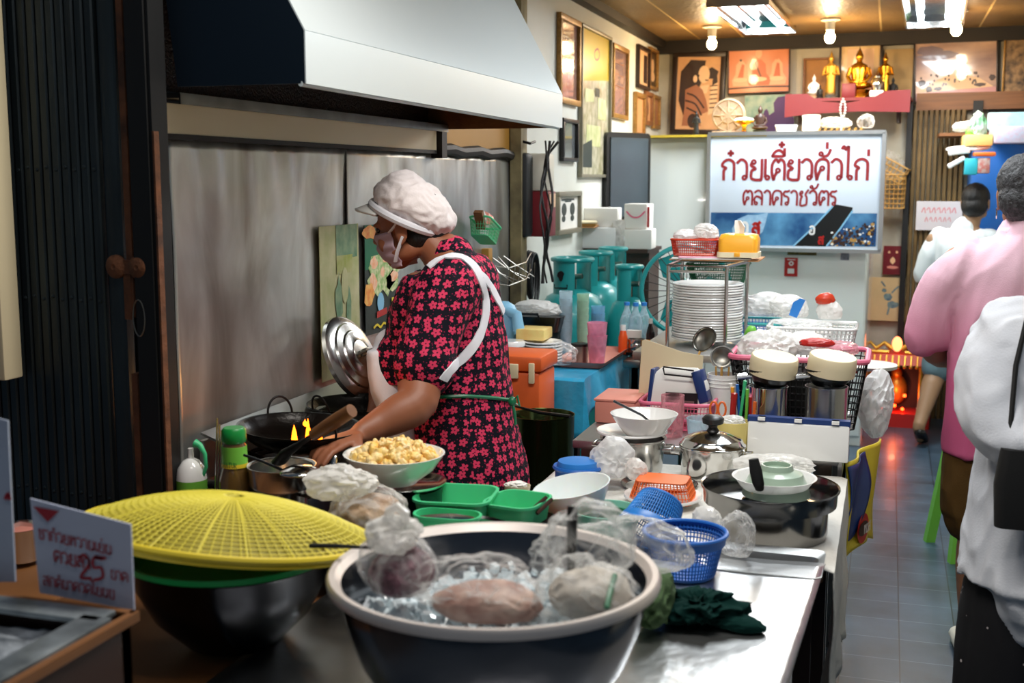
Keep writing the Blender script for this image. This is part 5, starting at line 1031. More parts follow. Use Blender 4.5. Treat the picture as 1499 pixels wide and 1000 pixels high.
for i,(px,w,lab) in enumerate(((1125,58,'left'),(1210,62,'right'))):
    o,c,r,h=pot('tall steel pot under the %s cream bowl on the cart'%lab,px,566,w,3.56,Z3,'steel_bright' if i==0 else 'steel',1,1.02,handles=False)
    c2,r2=rim(px+4,553,70,3.56); t=thing('saucepan','steel saucepan on the %s tall pot holding the cream bowl'%lab,'saucepan',(c2.x,3.56,Z3+h+.004))
    b=B(); b.lathe(wall_prof([(r2*.6,0),(r2*.75,.01),(r2,.05)],.003),36); b.build('pan','steel_dark',t)
    b=B(); b.tube([(-r2*.8,-.03,.03),(-r2-.02,-.05,.028),(-r2-.025,-.02,.026),(-r2*.8,0,.03)],.008,8); b.build('pan_handle','steel_bright',t)
    c3,r3=rim(px+6,538,70,3.56); t=thing('cream_bowl','cream %s bowl tilted upside down over the saucepan'%('left' if i==0 else 'right'),'bowl',(c3.x,3.56,Z3+h+.04),0,None,(.12,.13,0))
    b=B(); b.lathe([(r3*.99,0),(r3,.03),(r3*.97,.052),(r3*.93,.055),(0,.05)],40); b.build('bowl','cream',t)
def crate(label,px,py,w,Y,zb,d,m,rimm,rimr=.009,cell=.02,th=.006,taper=.84,name='crate',cat='crate',rad=.03,holes=True,rz=0):
    c,r=rim(px,py,w,Y); return basket(name,label,cat,(c.x,Y,zb),2*r,d,c.z-zb,m,rad,taper,rz,None,cell,th,None,rimm,rimr,holes=holes),c,r
t,c,r=crate('black plastic crate with a pink rim full of plastic bags on the cart',1172,517,190,3.86,Z3+.002,.3,'black','pink')
b=B(); b.loft([rr(.2,.2,.02,4,.01),rr(.24,.22,.02,4,.16)]); tag(b.build('black_liner','blackmat',loc=(c.x,3.86,Z3+.006)),'black liner box inside the pink-rimmed crate','liner')
lump('plastic_bag','big milky plastic bag in the left of the pink-rimmed crate',"bag",GY(1130,500,3.86)+V((0,0,-.02)),(.095,.1,.065),'milky',31,fr=2.2)
lump('plastic_bag','clear bag of pink things in the right of the pink-rimmed crate','bag',GY(1230,512,3.84),(.07,.09,.03),'clearpink',33,sub=4)
lump('red_packet','red snack packet lying across the bags in the crate','packet',GY(1200,502,3.78),(.05,.025,.016),'red',35,sub=4,amp=.2)
lump('white_parcel','white plastic bag lying in the middle of the crate','bag',GY(1185,508,3.9),(.07,.09,.04),'film_w',36,sub=4)
t,c,r=crate('pink plastic basket on the cart holding the clipboards',994,585,104,3.66,Z3+.002,.18,'pink','pink',.006,.011,.003,.9,'plastic_basket','basket')
t=thing('fabric_pouch','white pouch with navy sides and a clear window standing in the pink basket','pouch',(c.x+.0,3.66,Z3+.03),0,None,(-.08,0,0))
k=S(c); b=B(); b.loft([[V((x*k*86,y,z)) for x,y in((-.5,-.045),(.5,-.045),(.5,.045),(-.5,.045))] for z in(0,)]+[[V((x*k*w_,y*q,z)) for x,y in((-.5,-.045),(.5,-.045),(.5,.045),(-.5,.045))] for z,w_,q in((.05,88,1),(.1,82,.8),(.14,66,.5),(.155,50,.2))]); b.build('pouch_body','paper',t)
b=B(); b.box((-.083*1.02,0,.08),(.012,.095,.14),ry=.08,bev=.003); b.build('navy_side','blue_d',t); b=B(); b.box((.07,0,.1),(.03,.098,.1),ry=-.3,bev=.003); b.build('navy_side','blue_d',t)
b=B(); b.box((.015,-.05,.05),(.1,.006,.06)); b.build('black_window_frame','black',t); b=B(); b.box((.015,-.054,.043),(.08,.003,.026)); b.build('clear_window','steel_old',t)
b=B(); b.tube([(-.045,-.05,.155),(-.04,-.052,.135),(.045,-.052,.13),(.05,-.05,.15),(-.045,-.05,.158)],.003,6); b.build('bag_clip','steel_dark',t)
p=GY(985,520,3.78); t=thing('paper_envelope','cream paper sheet standing behind the white pouch','paper',(p.x,3.76,Z3+.02),0,None,(-.05,0,0)); b=B(); b.loft([[V(q) for q in((-.11,y,0),(.09,y,0),(.1,y,.19),(.03,y,.2),(-.09,y,.235),(-.1,y,.23))] for y in(0,.003)]); b.build('sheet','cream',t)
# utensil bucket with strainers
o,c,r,h=pot('white ribbed bucket holding wire strainers and chopsticks',1058,548,44,3.74,Z3+.002,'plate',.92,1.0,name='bucket',cat='bucket',handles=False)
for k in range(3): b=B(); b.tube([(r*1.01*cos(a*PI/12),r*1.01*sin(a*PI/12),h-.012-.012*k) for a in range(24)],.0022,6,True); b.build('bucket_rib','plate',o)
def strainer(label,px,py,w,Y,tilt,rz,L_=.18):
    c,r=rim(px,py,w,Y); t=thing('wire_strainer',label,'strainer',c,0,None,(tilt,0,rz)); b=B()
    b.lathe([(0,-r*.35),(r*.4,-r*.3),(r*.75,-r*.16),(r,0)],28); o_=b.build('mesh_bowl','steel_old',t); solid(o_,.001)
    b=B(); b.tube([(r*cos(a*PI/14),r*sin(a*PI/14),0) for a in range(28)],.003,6,True); b.build('strainer_rim','steel',t)
    b=B(); b.tube([(0,-r,0),(0,-r-L_,.0)],.004,8); b.build('strainer_handle','bamboo',t); return t
strainer('round wire strainer standing in the bucket, mesh turned to the front',1057,523,32,3.74,math.radians(75),.1,.12)
strainer('wire strainer leaning to the left behind the bucket',1031,497,38,3.86,math.radians(60),-.5,.16)
for k,x in enumerate((-.012,0,.014)):
    b=B(); b.tube([(c.x+x,3.72,Z3+.06),(c.x+x*1.6,3.715,Z3+h+.03)],.0032,6); tag(b.build('chopstick','bamboo'),'bamboo chopstick standing in the white bucket','chopstick','chopsticks in the white bucket')
# pen box
p=GY(1080,608,3.45); t=thing('cardboard_box','small brown cardboard box full of pens','box',(p.x,3.46,Z3+.002),.06); b=B()
for x,y,w_,d_ in((0,-.035,.1,.003),(0,.035,.1,.003),(-.05,0,.003,.07),(.05,0,.003,.07)): b.box((x,y,.035+(.012 if x>0 else 0)),(w_,d_,.07+(.024 if x>0 else 0)))
b.box((0,0,.002),(.1,.07,.004)); b.build('box_body','cardboard',t)
pens=[(-.035,-.01,'orange_hot',.12,-.3,'scissors'),(-.02,.0,'red',.125,.1,'pen'),(-.01,.015,'amber',.14,-.1,'pen'),(.0,-.01,'green_b',.165,.18,'pen'),(.01,.01,'blue',.15,-.15,'pen'),(.022,-.005,'lime',.14,.05,'pen'),(.034,.01,'red',.115,0,'pen'),(.042,-.01,'orange_hot',.105,.1,'pen'),(.028,.02,'black',.11,0,'pen'),(.0,.02,'plate',.15,-.25,'pen')]
nm={'red':'red','amber':'amber','green_b':'green','blue':'blue','lime':'lime green','orange_hot':'orange','black':'black','plate':'white'}
for i,(x,y,m_,L_,lean,kd) in enumerate(pens):
    q=V((p.x+x,3.46+y,Z3+.008)); e=q+V((lean*L_*.6,-.01,L_))
    if kd=='scissors':
        t=thing('scissors','orange-handled scissors standing at the left of the pen box','scissors'); b=B(); b.tube([q,e+V((0,0,-.05))],.004,6); b.build('blades','steel',t)
        for s_ in(-1,1): b=B(); b.tube([e+V((s_*.012+.011*cos(a*PI/8),-.002,-.025+.022*sin(a*PI/8))) for a in range(16)],.0035,6,True); b.build('finger_loop','orange_hot',t)
    else:
        t=thing('pen','%s pen standing in the brown pen box%s'%(nm[m_],{1:', thick and leftmost',6:', at the right edge'}.get(i,'')),'pen'); b=B(); b.tube([q,e],.0045 if i!=1 else .009,8); b.build('barrel',m_,t); b=B(); b.tube([e,e+(e-q).normalized()*.018],.0052 if i!=1 else .0098,8); b.build('cap',m_,t)
c2,r2=rim(1074,612,52,3.38); t=thing('yellow_bowl','small yellow bowl with a clear bag in it, in front of the pen box','bowl',(c2.x,3.34,Z2+.05)); 
b=B(); b.lathe(wall_prof([(r2*.7,-.04),(r2*.95,.02),(r2,c2.z-Z2-.05)],.003),32); b.build('bowl',mat('ybowl','DCC878',.4),t); lump('film',None,None,(0,0,c2.z-Z2-.05),(r2*.8,r2*.8,.018),'film_w',41,sub=4,parent=t)
c2,r2=rim(1026,612,42,3.42); t=thing('clear_tub','clear plastic tub in front of the pink basket','tub',(c2.x,3.42,Z3)); b=B(); b.lathe(wall_prof([(r2*.8,0),(r2,c2.z-Z3)],.0015),32); b.build('tub','cup_clear',t)
c2,r2=rim(985,578,34,3.5); t=thing('clear_jar','pinkish clear plastic jug in front of the pink basket','jug',(c2.x,3.5,Z3)); b=B(); b.lathe(wall_prof([(r2*.9,0),(r2,c2.z-Z3)],.0015),32); b.build('jug_body','clearpink',t)
b=B(); b.tube([(-r2,0,.09),(-r2-.03,0,.08),(-r2-.03,0,.04),(-r2,0,.02)],.003,6); b.build('jug_handle','clearpink',t)
p=G(918,600,Z3+.08); t=thing('salmon_box','salmon-coloured plastic box left of the pink basket','box',(-.8,3.72,Z3+.002)); b=B(); b.box((0,0,.035),(.13,.2,.07),bev=.006); b.build('box_body','pinksalmon',t)
b=B(); b.box((0,0,.074),(.135,.205,.008),bev=.003); b.build('box_lid','pinksalmon',t)
# T4 with plate rack
table('back_counter','steel counter behind the cart carrying the plate stack and baskets',-.85,-.2,4.13,5.1,Z4,'alu','steel_old',.03,cat='counter')
c,r=rim(1036,420,103,4.4); rk=thing('plate_rack','steel wire rack standing around the tall stack of plates','rack',(c.x,4.42,Z4))
k=S(c); x0=-50*k; x1=33*k; zt=GY(1030,390,4.28).z-Z4
for x,y in((x0,-.14),(x1,-.14),(x0,.16),(x1+.04,.16)): b=B(); b.tube([(x,y,0),(x,y,zt)],.007,8); b.build('rack_post','steel',rk)
b=B(); b.tube([(x0,-.14,zt),(x1,-.14,zt),(x1+.04,.16,zt),(x0,.16,zt)],.007,8,True); b.build('rack_top','steel',rk)
b=B(); b.tube([(x0,-.14,zt-.02),(x1,-.14,zt-.02)],.005,8); b.build('rack_bar','steel',rk)
n=21; pitch=(GY(1036,424,4.3).z-Z4-.012)/n
first=plate('white plate in the tall rack stack, below the top plate',(c.x,4.4,Z4+.012),r,group='plates in the wire rack',h=.017)
rp=random.Random(2)
for i in range(1,n+1):
    dup(first,(c.x+rp.uniform(-.0025,.0025),4.4+rp.uniform(-.002,.002),Z4+.012+i*pitch*.985),None,'white plate at the very top of the tall rack stack' if i==n else None)
# top board, red basket, tissue box, green basket behind the rack
zq=GY(1050,380,4.72).z; cx=GY(1052,380,4.72).x
t,c,r=crate('dark green plastic basket under the board behind the plate rack',1052,386,86,4.72,GY(1052,415,4.72).z,.2,'green_d','green_d',.005,.011,.003,.8,'plastic_basket','basket')
pb_=thing('plant_stand','steel pedestal carrying the green basket behind the plate rack','stand',(c.x,4.72,Z4)); b=B(); b.lathe([(0,0),(.08,0),(.08,.012),(.012,.02),(.012,GY(1052,415,4.72).z-Z4-.006),(.07,GY(1052,415,4.72).z-Z4-.004),(0,GY(1052,415,4.72).z-Z4-.002)],24); b.build('stand','steel_old',pb_)
for i,(dx,dy,dz,w_,d_,m_,lab) in enumerate(((0,0,.006,.34,.26,'cardboard','brown cardboard sheet on the green basket'),(-.02,-.02,.012,.3,.24,'paper','pale magazine lying on the cardboard sheet'),(-.05,-.04,.017,.2,.2,'pinkpale','pink-edged magazine under the red basket'))):
    b=B(); b.box((0,0,0),(w_,d_,.0045),rz=.1*i); tag(b.build('magazine' if i else 'cardboard_sheet',m_,loc=(cx+dx,4.7+dy,zq+dz)),lab,'magazine' if i else 'cardboard')
zr=zq+.021
t,c,r=crate('orange-red plastic basket on the magazines above the plate rack',1019,350,68,4.66,zr,.15,'redbasket','redbasket',.004,.009,.003,.88,'plastic_basket','basket')
lump('plastic_bag','white and lilac plastic bag in the orange-red basket','bag',GY(1003,343,4.66),(.055,.05,.025),'film_w',51,sub=4); lump('plastic_bag','knotted clear bag in the right of the orange-red basket','bag',GY(1036,340,4.66),(.05,.05,.035),'milky',53,sub=4)
p=GY(1082,370,4.62); k=S(p); t=thing('tissue_box','yellow plastic tissue box with a tissue standing up, above the plate rack','tissue box',(p.x,4.62,zr-.002))
hh_=GY(1082,341,4.62).z-zr
b=B(); b.loft([rr(56*k,.12,.02,5,.012),rr(57*k,.125,.022,5,hh_-.02),rr(52*k,.11,.03,5,hh_-.004),rr(40*k,.09,.03,5,hh_)]); b.build('box_cover','amber',t)
b=B(); b.loft([rr(60*k,.13,.02,5,0),rr(60*k,.13,.02,5,.02)]); b.build('box_base','cream',t)
b=B(); b.box((0,-.068,.012),(.022,.004,.016),bev=.002); b.build('latch','amber',t)
b=B(); b.loft([[V((x*w_+dx,y*.012,z)) for x,y in((-.5,-1),(.0,-.3),(.5,-1),(.5,1),(0,.4),(-.5,1))] for z,w_,dx in((hh_,.03,0),(hh_+.025,.038,.0),(hh_+.05,.02,-.008))]); b.build('tissue','paper',t)
# white + turquoise baskets and bags on T4
t,c,r=crate('white plastic basket on the steel counter right of the plates',1190,476,124,4.55,Z4+.002,.24,'plate','plate',.006,.016,.008,.93,'plastic_basket','basket')
lump('plastic_bag','clear bag lying over the white basket','bag',GY(1180,472,4.5),(.13,.08,.014),'film',55,sub=4)
t2,c,r=crate('turquoise plastic basket between the plates and the white basket',1112,470,66,4.75,Z4+.002,.22,'blueb','teal',.006,.014,.005,.9,'plastic_basket','basket')
lump('plastic_bag','large white plastic bag piled in the turquoise basket','bag',GY(1112,447,4.75),(.12,.1,.06),'film_w',57)
lump('plastic_bag','white plastic bag with a blue patch right of the piled bag','bag',GY(1150,450,4.7),(.075,.08,.055),'milky',59)
b=B(); b.loft([[V((x,y,z)) for x,z in((0,-.03),(.03,-.04),(.06,.03),(.04,.035),(.015,.02))] for y in(0,.004)]); tag(b.build('blue_card','blueb',loc=GY(1155,450,4.6)),'blue printed card in front of the white bag','card')
t=thing('snack_packet','orange and cream snack packet standing at the back of the white basket','packet',GY(1213,468,4.62)); lump('packet',None,None,(0,0,.03),(.045,.03,.045),'paper',61,sub=4,amp=.25,parent=t); lump('packet_top',None,None,(-.015,-.005,.075),(.035,.02,.025),'redbasket',63,sub=3,amp=.3,parent=t)
b=crumple((0,0,0),(.025,.02,.035),64,.3,sub=3); tag(b.build('green_pouch','lime',loc=GY(1098,490,4.35)),'small lime green pouch beside the plate stack','pouch')
# fan behind the rack
c,r=rim(1004,425,96,5.3); t=thing('electric_fan','teal rimmed electric fan with black guard behind the plate rack','fan',(c.x,5.3,c.z),.25); r=r*1.35
b=B(); b.tube([(r*cos(a*PI/24),0,r*sin(a*PI/24)) for a in range(48)],.011,8,True); b.build('guard_ring','teal',t)
b=B()
for a in range(28): A_=a*2*PI/28; b.tube([(.03*cos(A_),-.03,.03*sin(A_)),(r*.6*cos(A_),-.035,r*.6*sin(A_)),(r*cos(A_),0,r*sin(A_))],.0018,5)
b.tube([(.03*cos(a*PI/12),-.032,.03*sin(a*PI/12)) for a in range(24)],.006,6,True); b.build('guard_wires','dark',t)
for q in range(3):
    b=B(); A0=q*2*PI/3; pts=[(.03,0),(.09,-.05),(.17,-.03),(.18,.04),(.1,.06)]; b.loft([[V(((x*cos(A0)-z*sin(A0)),.015+y+z*.2,(x*sin(A0)+z*cos(A0)))) for x,z in pts] for y in(0,.004)]); b.build('blade','teal',t)
b=B(); b.lathe([(0,-.01),(.03,-.01),(.05,.03),(.05,.09),(.03,.13),(0,.14)],20,(0,0,0),Euler((-PI/2,0,0)).to_matrix()); b.build('motor','teal',t)
b=B(); b.tube([(0,.06,-.04),(0,.06,-c.z+.03)],.016,10); b.lathe([(0,-c.z),(.17,-c.z),(.17,-c.z+.02),(.03,-c.z+.05),(0,-c.z+.05)],32,(0,.06,0)); b.build('stand','teal',t)
# T5 small steel table with condiments
x5=GY(925,520,4.85).x; table('small_table','small steel table with a black tray of sauces',-.99,x5+.1,4.62,5.08,Z5,'steel_old','steel_old',.03)
c,r=rim(930,519,54,4.82); t=thing('round_tray','round black tray of sauces on the small steel table','tray',(c.x,4.82,Z5+.001)); b=B(); b.lathe(wall_prof([(r*.92,0),(r,.014)],.003),40); b.build('tray','blackmat',t); zt5=Z5+.006
def bottle(label,loc,r,h,m,cap,neck=.35,caph=.02,name='bottle',group=None,liquid=None,lab=None):
    t=thing(name,label,'bottle',loc,0,group); b=B(); hn=h*.72
    b.lathe([(0,0),(r*.92,0),(r,.006),(r,hn*.8),(r*.8,hn*.95),(r*neck,h*.86),(r*neck,h-caph),(0,h-caph)],24); b.build('bottle_body',m,t)
    b=B(); b.lathe([(0,h-caph),(r*neck*1.2,h-caph),(r*neck*1.15,h),(0,h)],18); b.build('bottle_cap',cap,t)
    if liquid: b=B(); b.lathe([(0,.004),(r*.93,.004),(r*.95,hn*.6),(0,hn*.6)],20); b.build('liquid',liquid,t)
    if lab: b=B(); b.lathe([(r*1.01,hn*.2),(r*1.015,hn*.2),(r*1.015,hn*.6),(r*1.01,hn*.6)],24); b.build('bottle_label',lab,t)
    return t
GRP=0
def onT(px,Y,z): p=GY(px,500,Y); return V((p.x,Y,z))
bottle('orange sauce squeeze bottle on the black tray',onT(912,4.76,zt5),.019,.12,'sauce','plate',.5,.03)
bottle('dark soy sauce bottle with a white cap on the black tray',onT(952,4.76,zt5),.018,.15,'soy','plate',.4,.02,lab='amber')
t=thing('steel_tin','ribbed steel tin on the black tray between the bottles','tin',onT(932,4.78,zt5)); b=B(); b.lathe([(0,0),(.037,0),(.037,.015),(.035,.02),(.037,.025),(.037,.04),(.035,.045),(.037,.05),(.037,.062),(.034,.062),(.034,.05),(0,.05)],28); b.build('tin_body','steel',t)
b=B(); b.loft([rr(.06,.03,.006,3,0),rr(.062,.032,.006,3,.03)]); t=tag(b.build('paper_packet','paper',loc=onT(928,4.82,zt5+.062)),'white and blue tissue packet on the steel tin','packet')
for i,(px,Y) in enumerate(((917,4.93),(930,4.9),(942,4.95),(924,5.02),(936,5.03))):
    pass
wb=bottle('clear water bottle with a blue cap in the shrink-wrapped pack',onT(917,4.96,Z5),.03,.2,'cup_clear','blueb',.35,.014,group='water bottles behind the sauces',liquid='cup_clear',name='water_bottle')
for px,Y in((930,4.94),(942,4.97)): dup(wb,onT(px,Y,Z5))
# T6 blue covered table with cups
tb=table('cup_table','small table under the blue plastic sheet',-1.5,-1.03,4.12,4.86,Z6-.004,'wood','steel_dark')
def bl_(u,v):
    s_=u*1.5-.25; t_=v*1.2-.2; x=-1.02-.48*(1-min(1,max(0,s_))); z=Z6+.004; y=4.11+.75*max(0,t_)
    if s_>1: k=(s_-1)/.25; x=-1.02+.02*k+.015*sin(v*20)*k; z-=.16*k*(1+.3*sin(v*7+2))
    if s_<0: x=-1.5
    if t_<0: k=-t_/.2; y=4.105-.015*k-.015*sin(u*18)*k; z-=.19*k*(1+.15*sin(u*9))
    return V((x,y,z+noise.noise(V((u*9,v*9,0)))*.003))
b=B(); b.grid(bl_,60,50); o=b.build('blue_sheet','skysheet'); solid(o,.002); tag(o,'bright blue plastic sheet draped over the cup table','table cover')
zs6=Z6+.008
p=onT(874,4.5,zs6); t=thing('pink_tray','dusty pink plastic tray under the cup stacks','tray',(-1.1,4.55,zs6)); b=B(); b.loft([rr(.17,.42,.02,4,0),rr(.2,.46,.02,4,.022),rr(.21,.47,.02,4,.024),rr(.19,.45,.02,4,.02),rr(.165,.41,.02,4,.004)]); b.build('tray','pinksalmon',t)
zt6=zs6+.006
def cups(label,px,Y,ztop_px,w,m,name='cup_stack',n=5,z0=None,group=None):
    q=onT(px,Y,z0 or zt6); zt_=GY(px,ztop_px,Y).z; r=w*S(q)/2; h=zt_-q.z; ch=min(.11,h)
    step=(h-ch)/max(1,n-1); out=None
    for i in range(n):
        if out is None:
            out=thing('plastic_cup',label,'cup',q,0,group or label.split(' ',1)[1][:50]); b=B(); b.lathe(wall_prof([(r*.72,0),(r*.98,ch-.004),(r,ch)],.0015),22); b.build('cup',m,out)
        else: dup(out,(q.x,q.y,q.z+i*step))
cups('tall stack of pale blue clear cups at the left of the tray',828,4.62,426,20,'cup_clear',n=6,group='pale blue cups')
cups('stack of pale green cups in the middle of the tray',853,4.6,430,18,'cup_green',n=6,group='pale green cups')
cups('shorter stack of clear blue cups behind the pink cups',875,4.68,448,21,'cup_blue',n=4,group='clear blue cups')
cups('pink plastic cup stacked at the front right of the tray',874,4.42,472,30,'cup_pink',n=2,group='pink cups')
t=thing('steel_cup','dark-lidded steel cup between the cup stacks','cup',onT(849,4.45,zt6)); b=B(); b.lathe([(0,0),(.032,0),(.032,.062),(0,.062)],24); b.build('cup_body','steel_old',t); b=B(); b.lathe([(0,.062),(.034,.062),(.034,.072),(0,.074)],24); b.build('cup_lid','black',t)
# plates in plastic
q=onT(795,4.36,zs6); f_=plate('grey-white plate in the plastic-wrapped stack on the blue sheet',q,.075,'plate',group='plates wrapped in plastic')
for i in range(1,8): dup(f_,(q.x,q.y,q.z+i*.0115))
lump('plastic_bag','clear plastic bag wrapped round the stack of plates','bag',q+V((.05,-.03,.045)),(.09,.08,.05),'film',71,sub=4)
zz=GY(780,486,4.42).z; t=thing('yellow_tub','yellow printed plastic tub on the wrapped plates','tub',(onT(782,4.4,0).x,4.4,q.z+.096)); b=B(); b.box((0,0,.022),(.115,.12,.044),bev=.006); b.build('tub_body',mat('ytub','E9D98A',.4,var=.6,vs=18,h2='E8A050'),t)
t=thing('roasting_pan','dark steel roasting pan with a bag on top behind the cup stacks','pan',(-1.34,4.62,zs6+.105)); b=B(); b.loft([rr(.2,.18,.02,4,0),rr(.23,.2,.02,4,.06),rr(.24,.21,.02,4,.062)],True,True); b.build('pan_body','steel_dark',t); b=B(); b.tube([(-.05,-.1,.05),(-.05,-.12,.075),(.03,-.12,.075),(.03,-.1,.05)],.005,6); b.build('pan_handle','black',t)
b=B(); b.box((0,0,.05),(.16,.16,.1)); tag(b.build('support_box','dark',loc=(-1.34,4.62,zs6)),'dark box under the roasting pan','box')
lump('plastic_bag','clear bag of food on the roasting pan','bag',V((-1.34,4.6,zs6+.19)),(.1,.09,.035),'film_w',73,sub=4)
q=onT(748,4.3,zs6); t=thing('white_bin','white lidded tub behind the cook at the edge of the blue table','tub',(q.x,4.3,zs6)); b=B(); b.lathe([(0,0),(.045,0),(.052,.08),(0,.08)],28); b.build('tub_body','offwhite',t); b=B(); b.lathe([(0,.08),(.056,.08),(.056,.092),(.05,.1),(0,.1)],28); b.build('tub_lid','plate',t)
q=GY(732,470,4.3); t=thing('blue_dispenser','pale blue rounded plastic dispenser behind the cook\'s back','dispenser',(q.x-.03,4.42,zs6)); b=B(); b.loft([rr(.12,.1,.03,4,0),rr(.12,.1,.03,4,.13),rr(.12,.1,.04,4,.19),rr(.1,.08,.04,4,.22),rr(.05,.04,.02,4,.235)]); b.build('dispenser_body','sky',t); b=B(); b.tube([(.03,-.03,.2),(.075,-.05,.19),(.085,-.055,.13)],[.02,.022,.024],12); b.build('dispenser_spout','sky',t)
# orange cooler
q=GY(758,512,3.97); t=thing('cooler_box','orange insulated cooler box with cream latch behind the cook','cooler',(q.x-.035,3.95,.62)); hz=q.z-.62
b=B(); b.box((0,0,(hz-.06)/2),(.3,.2,hz-.06),bev=.012); b.build('cooler_body','orange',t); b=B(); b.box((0,0,hz-.03),(.32,.215,.055),bev=.012); b.build('cooler_lid','orange',t)
b=B(); b.box((.06,-.112,hz-.055),(.035,.012,.05),bev=.003); b.box((.125,-.112,hz-.06),(.02,.012,.07),bev=.003); b.build('latch','cream',t)
b=B(); b.box((0,0,.31),(.32,.24,.6)); tag(b.build('low_stand','blackmat',loc=(q.x-.035,3.95,0)),'black stand under the orange cooler','stand')
# olive pot
Yg=3.64; c,r=rim(795,606,92,Yg); zb=.55; t=thing('stock_pot','tall dark green-tinged steel pot with a ladle beside the cook','pot',(c.x,Yg,zb)); h=c.z-zb
b=B(); b.lathe(wall_prof([(r*.95,0),(r*.97,.01),(r,h-.004),(r*1.02,h)],.003),44); b.build('pot_body',mat('olivepot','55643a',.16,.9,var=.6,vs=4,h2='1c2410'),t)
b=B(); b.tube([(-.12,-.02,h+.03),(0,-.03,h+.01),(r*1.0,-.04,h+.005)],[.006,.012,.014],8,flat=.4); b.build('ladle_handle','steel_dark',t)
b=B(); b.box((0,0,.27),(.3,.3,.54)); tag(b.build('gas_stand','blackmat',loc=(c.x,Yg,0)),'black stand under the tall olive pot','stand')
# gas cylinders
def cyl(label,px,Y,w,ztop,first=None,group=None):
    q=GY(px,400,Y); r=w*S(q)/2
    t=thing('gas_cylinder',label,'gas cylinder',(q.x,Y,0),0,group); h=ztop; hb=h-.15
    b=B(); b.lathe([(0,.02),(r*.8,.02),(r*.98,.06),(r,.1),(r,hb-.16),(r*.94,hb-.09),(r*.75,hb-.03),(r*.4,hb),(0,hb+.005)],44); b.lathe([(r*1.0,hb*.5),(r*1.012,hb*.5),(r*1.012,hb*.5+.015),(r,hb*.5+.015)],44); b.build('cylinder_body','teal',t)
    b=B(); rc=r*.58
    for a0,a1 in((-2.6,-1.2),(.2,1.6)): 
        lo=[]
        N_=10
        b.loft([[V((q2*cos(a0+(a1-a0)*i/N_),q2*sin(a0+(a1-a0)*i/N_),z)) for i in range(N_+1)]+[V(((q2-.006)*cos(a1-(a1-a0)*i/N_),(q2-.006)*sin(a1-(a1-a0)*i/N_),z)) for i in range(N_+1)] for q2,z in((rc,hb-.03),(rc,h-.01))])
    b.tube([(rc*cos(i*PI/16),rc*sin(i*PI/16),h-.008) for i in range(32)],.011,8,True); b.build('collar','teal',t)
    b=B(); b.tube([(0,0,hb),(0,0,hb+.07)],.018,10); b.tube([(0,0,hb+.06),(.05,-.01,hb+.065)],.012,8); b.build('valve','steel_old',t)
    return t
zc1=GY(835,377,5.35).z
ga=cyl('big teal gas cylinder nearest the wall hose, with a flame mark on its collar',838,5.35,100,zc1)
k=S(GY(838,400,5.35)); rc=50*k*.58; b=B(); b.mx=Matrix.Translation((-.03,-rc-.004,zc1-.1)); b.poly([(.018*sin(a*PI/8)*(1-.35*(cos(a*PI/8)>0)),.024*-cos(a*PI/8)+.02) for a in range(16)]); b.stroke([(-.03,-.02),(-.03,-.035),(.03,-.035),(.03,-.02)],.006,0,False); b.build('flame_mark','black',ga)
cyl('teal gas cylinder second from the cup stacks, behind the big one',872,5.78,78,GY(872,368,5.78).z)
cyl('teal gas cylinder third in the row along the wall',897,6.08,66,GY(893,362,6.08).z)
cyl('teal gas cylinder at the right of the row, in front of the brown cabinet',921,5.42,64,GY(920,388,5.42).z)
cyl('small teal gas cylinder standing under the cup table',866,4.42,46,.62)
# brown cabinet with boxes
p0=GY(850,362,6.48); p1=GY(952,362,6.48); t=thing('brown_cabinet','dark brown wooden cabinet behind the gas cylinders','cabinet',((-1.58+p1.x)/2,6.6,0)); w_=p1.x+1.58
b=B(); b.box((0,0,p0.z/2-.01),(w_,.3,p0.z-.02)); b.build('cabinet_body','wood_d',t); b=B(); b.box((0,-.04,p0.z-.01),(w_+.02,.42,.02)); b.build('cabinet_top','wood_d',t)
b=B(); b.box((w_/2-.1,-.155,p0.z-.5),(.15,.01,.85)); b.build('cabinet_door','wood_d',t)
zc_=p0.z+.001
def bx(name,label,cat,px,py0,py1,w,Y,m,z=None,d=.2,rz=0,bev=.006,x=None):
    q=GY(px,py1,Y); z0=q.z if z is None else z; h=GY(px,py0,Y).z-z0; b=B(); b.box((0,0,h/2),(w*S(q),d,h),bev=bev); return tag(b.build(name,m,loc=(q.x,Y,z0),rz=rz),label,cat), z0+h
o,za=bx('foam_box','white foam box lying wrapped in plastic on the brown cabinet','box',872,332,358,74,6.48,'foam',zc_,.22,-.05)
o,zb_=bx('white_carton','white carton on top of the foam box','box',880,304,330,54,6.51,'paper',za+.001,.2,.1)
for i in range(3): b=B(); b.box((0,0,0),(.14,.12,.008),rz=.15*i,rx=.05); tag(b.build('brown_folder',('cardboard','bamboo_d','cream')[i],loc=(GY(856,326,6.35).x,6.33,za+.008+i*.012)),('brown cardboard folder sticking out over the foam box','tan folder in the middle over the foam box','cream folder topmost over the foam box')[i],'folder')
o,zd=bx('gift_carton','white carton with pink print standing at the right of the brown cabinet','box',937,335,362,40,6.45,'paper',zc_,.18,.05)
o,ze=bx('gift_carton','upper white carton with a red edge on the pink-printed carton','box',935,298,335,34,6.46,'paper',zd+.001,.16,-.03)
q=GY(949,318,6.37); b=B(); b.box((0,0,0),(.012,.003,.11)); tag(b.build('red_stripe_card','red',loc=(q.x,6.37,q.z)),'thin red and orange card on the edge of the upper carton','card')
b=B(); b.stroke([(-.05,.03),(-.025,.005),(0,-.002),(.025,.005),(.05,.03)],.008); tag(b.build('pink_garland_print','pink',loc=(GY(930,318,6.37).x,6.375,GY(930,318,6.37).z)),'pink dotted garland pasted on the upper carton','sticker')
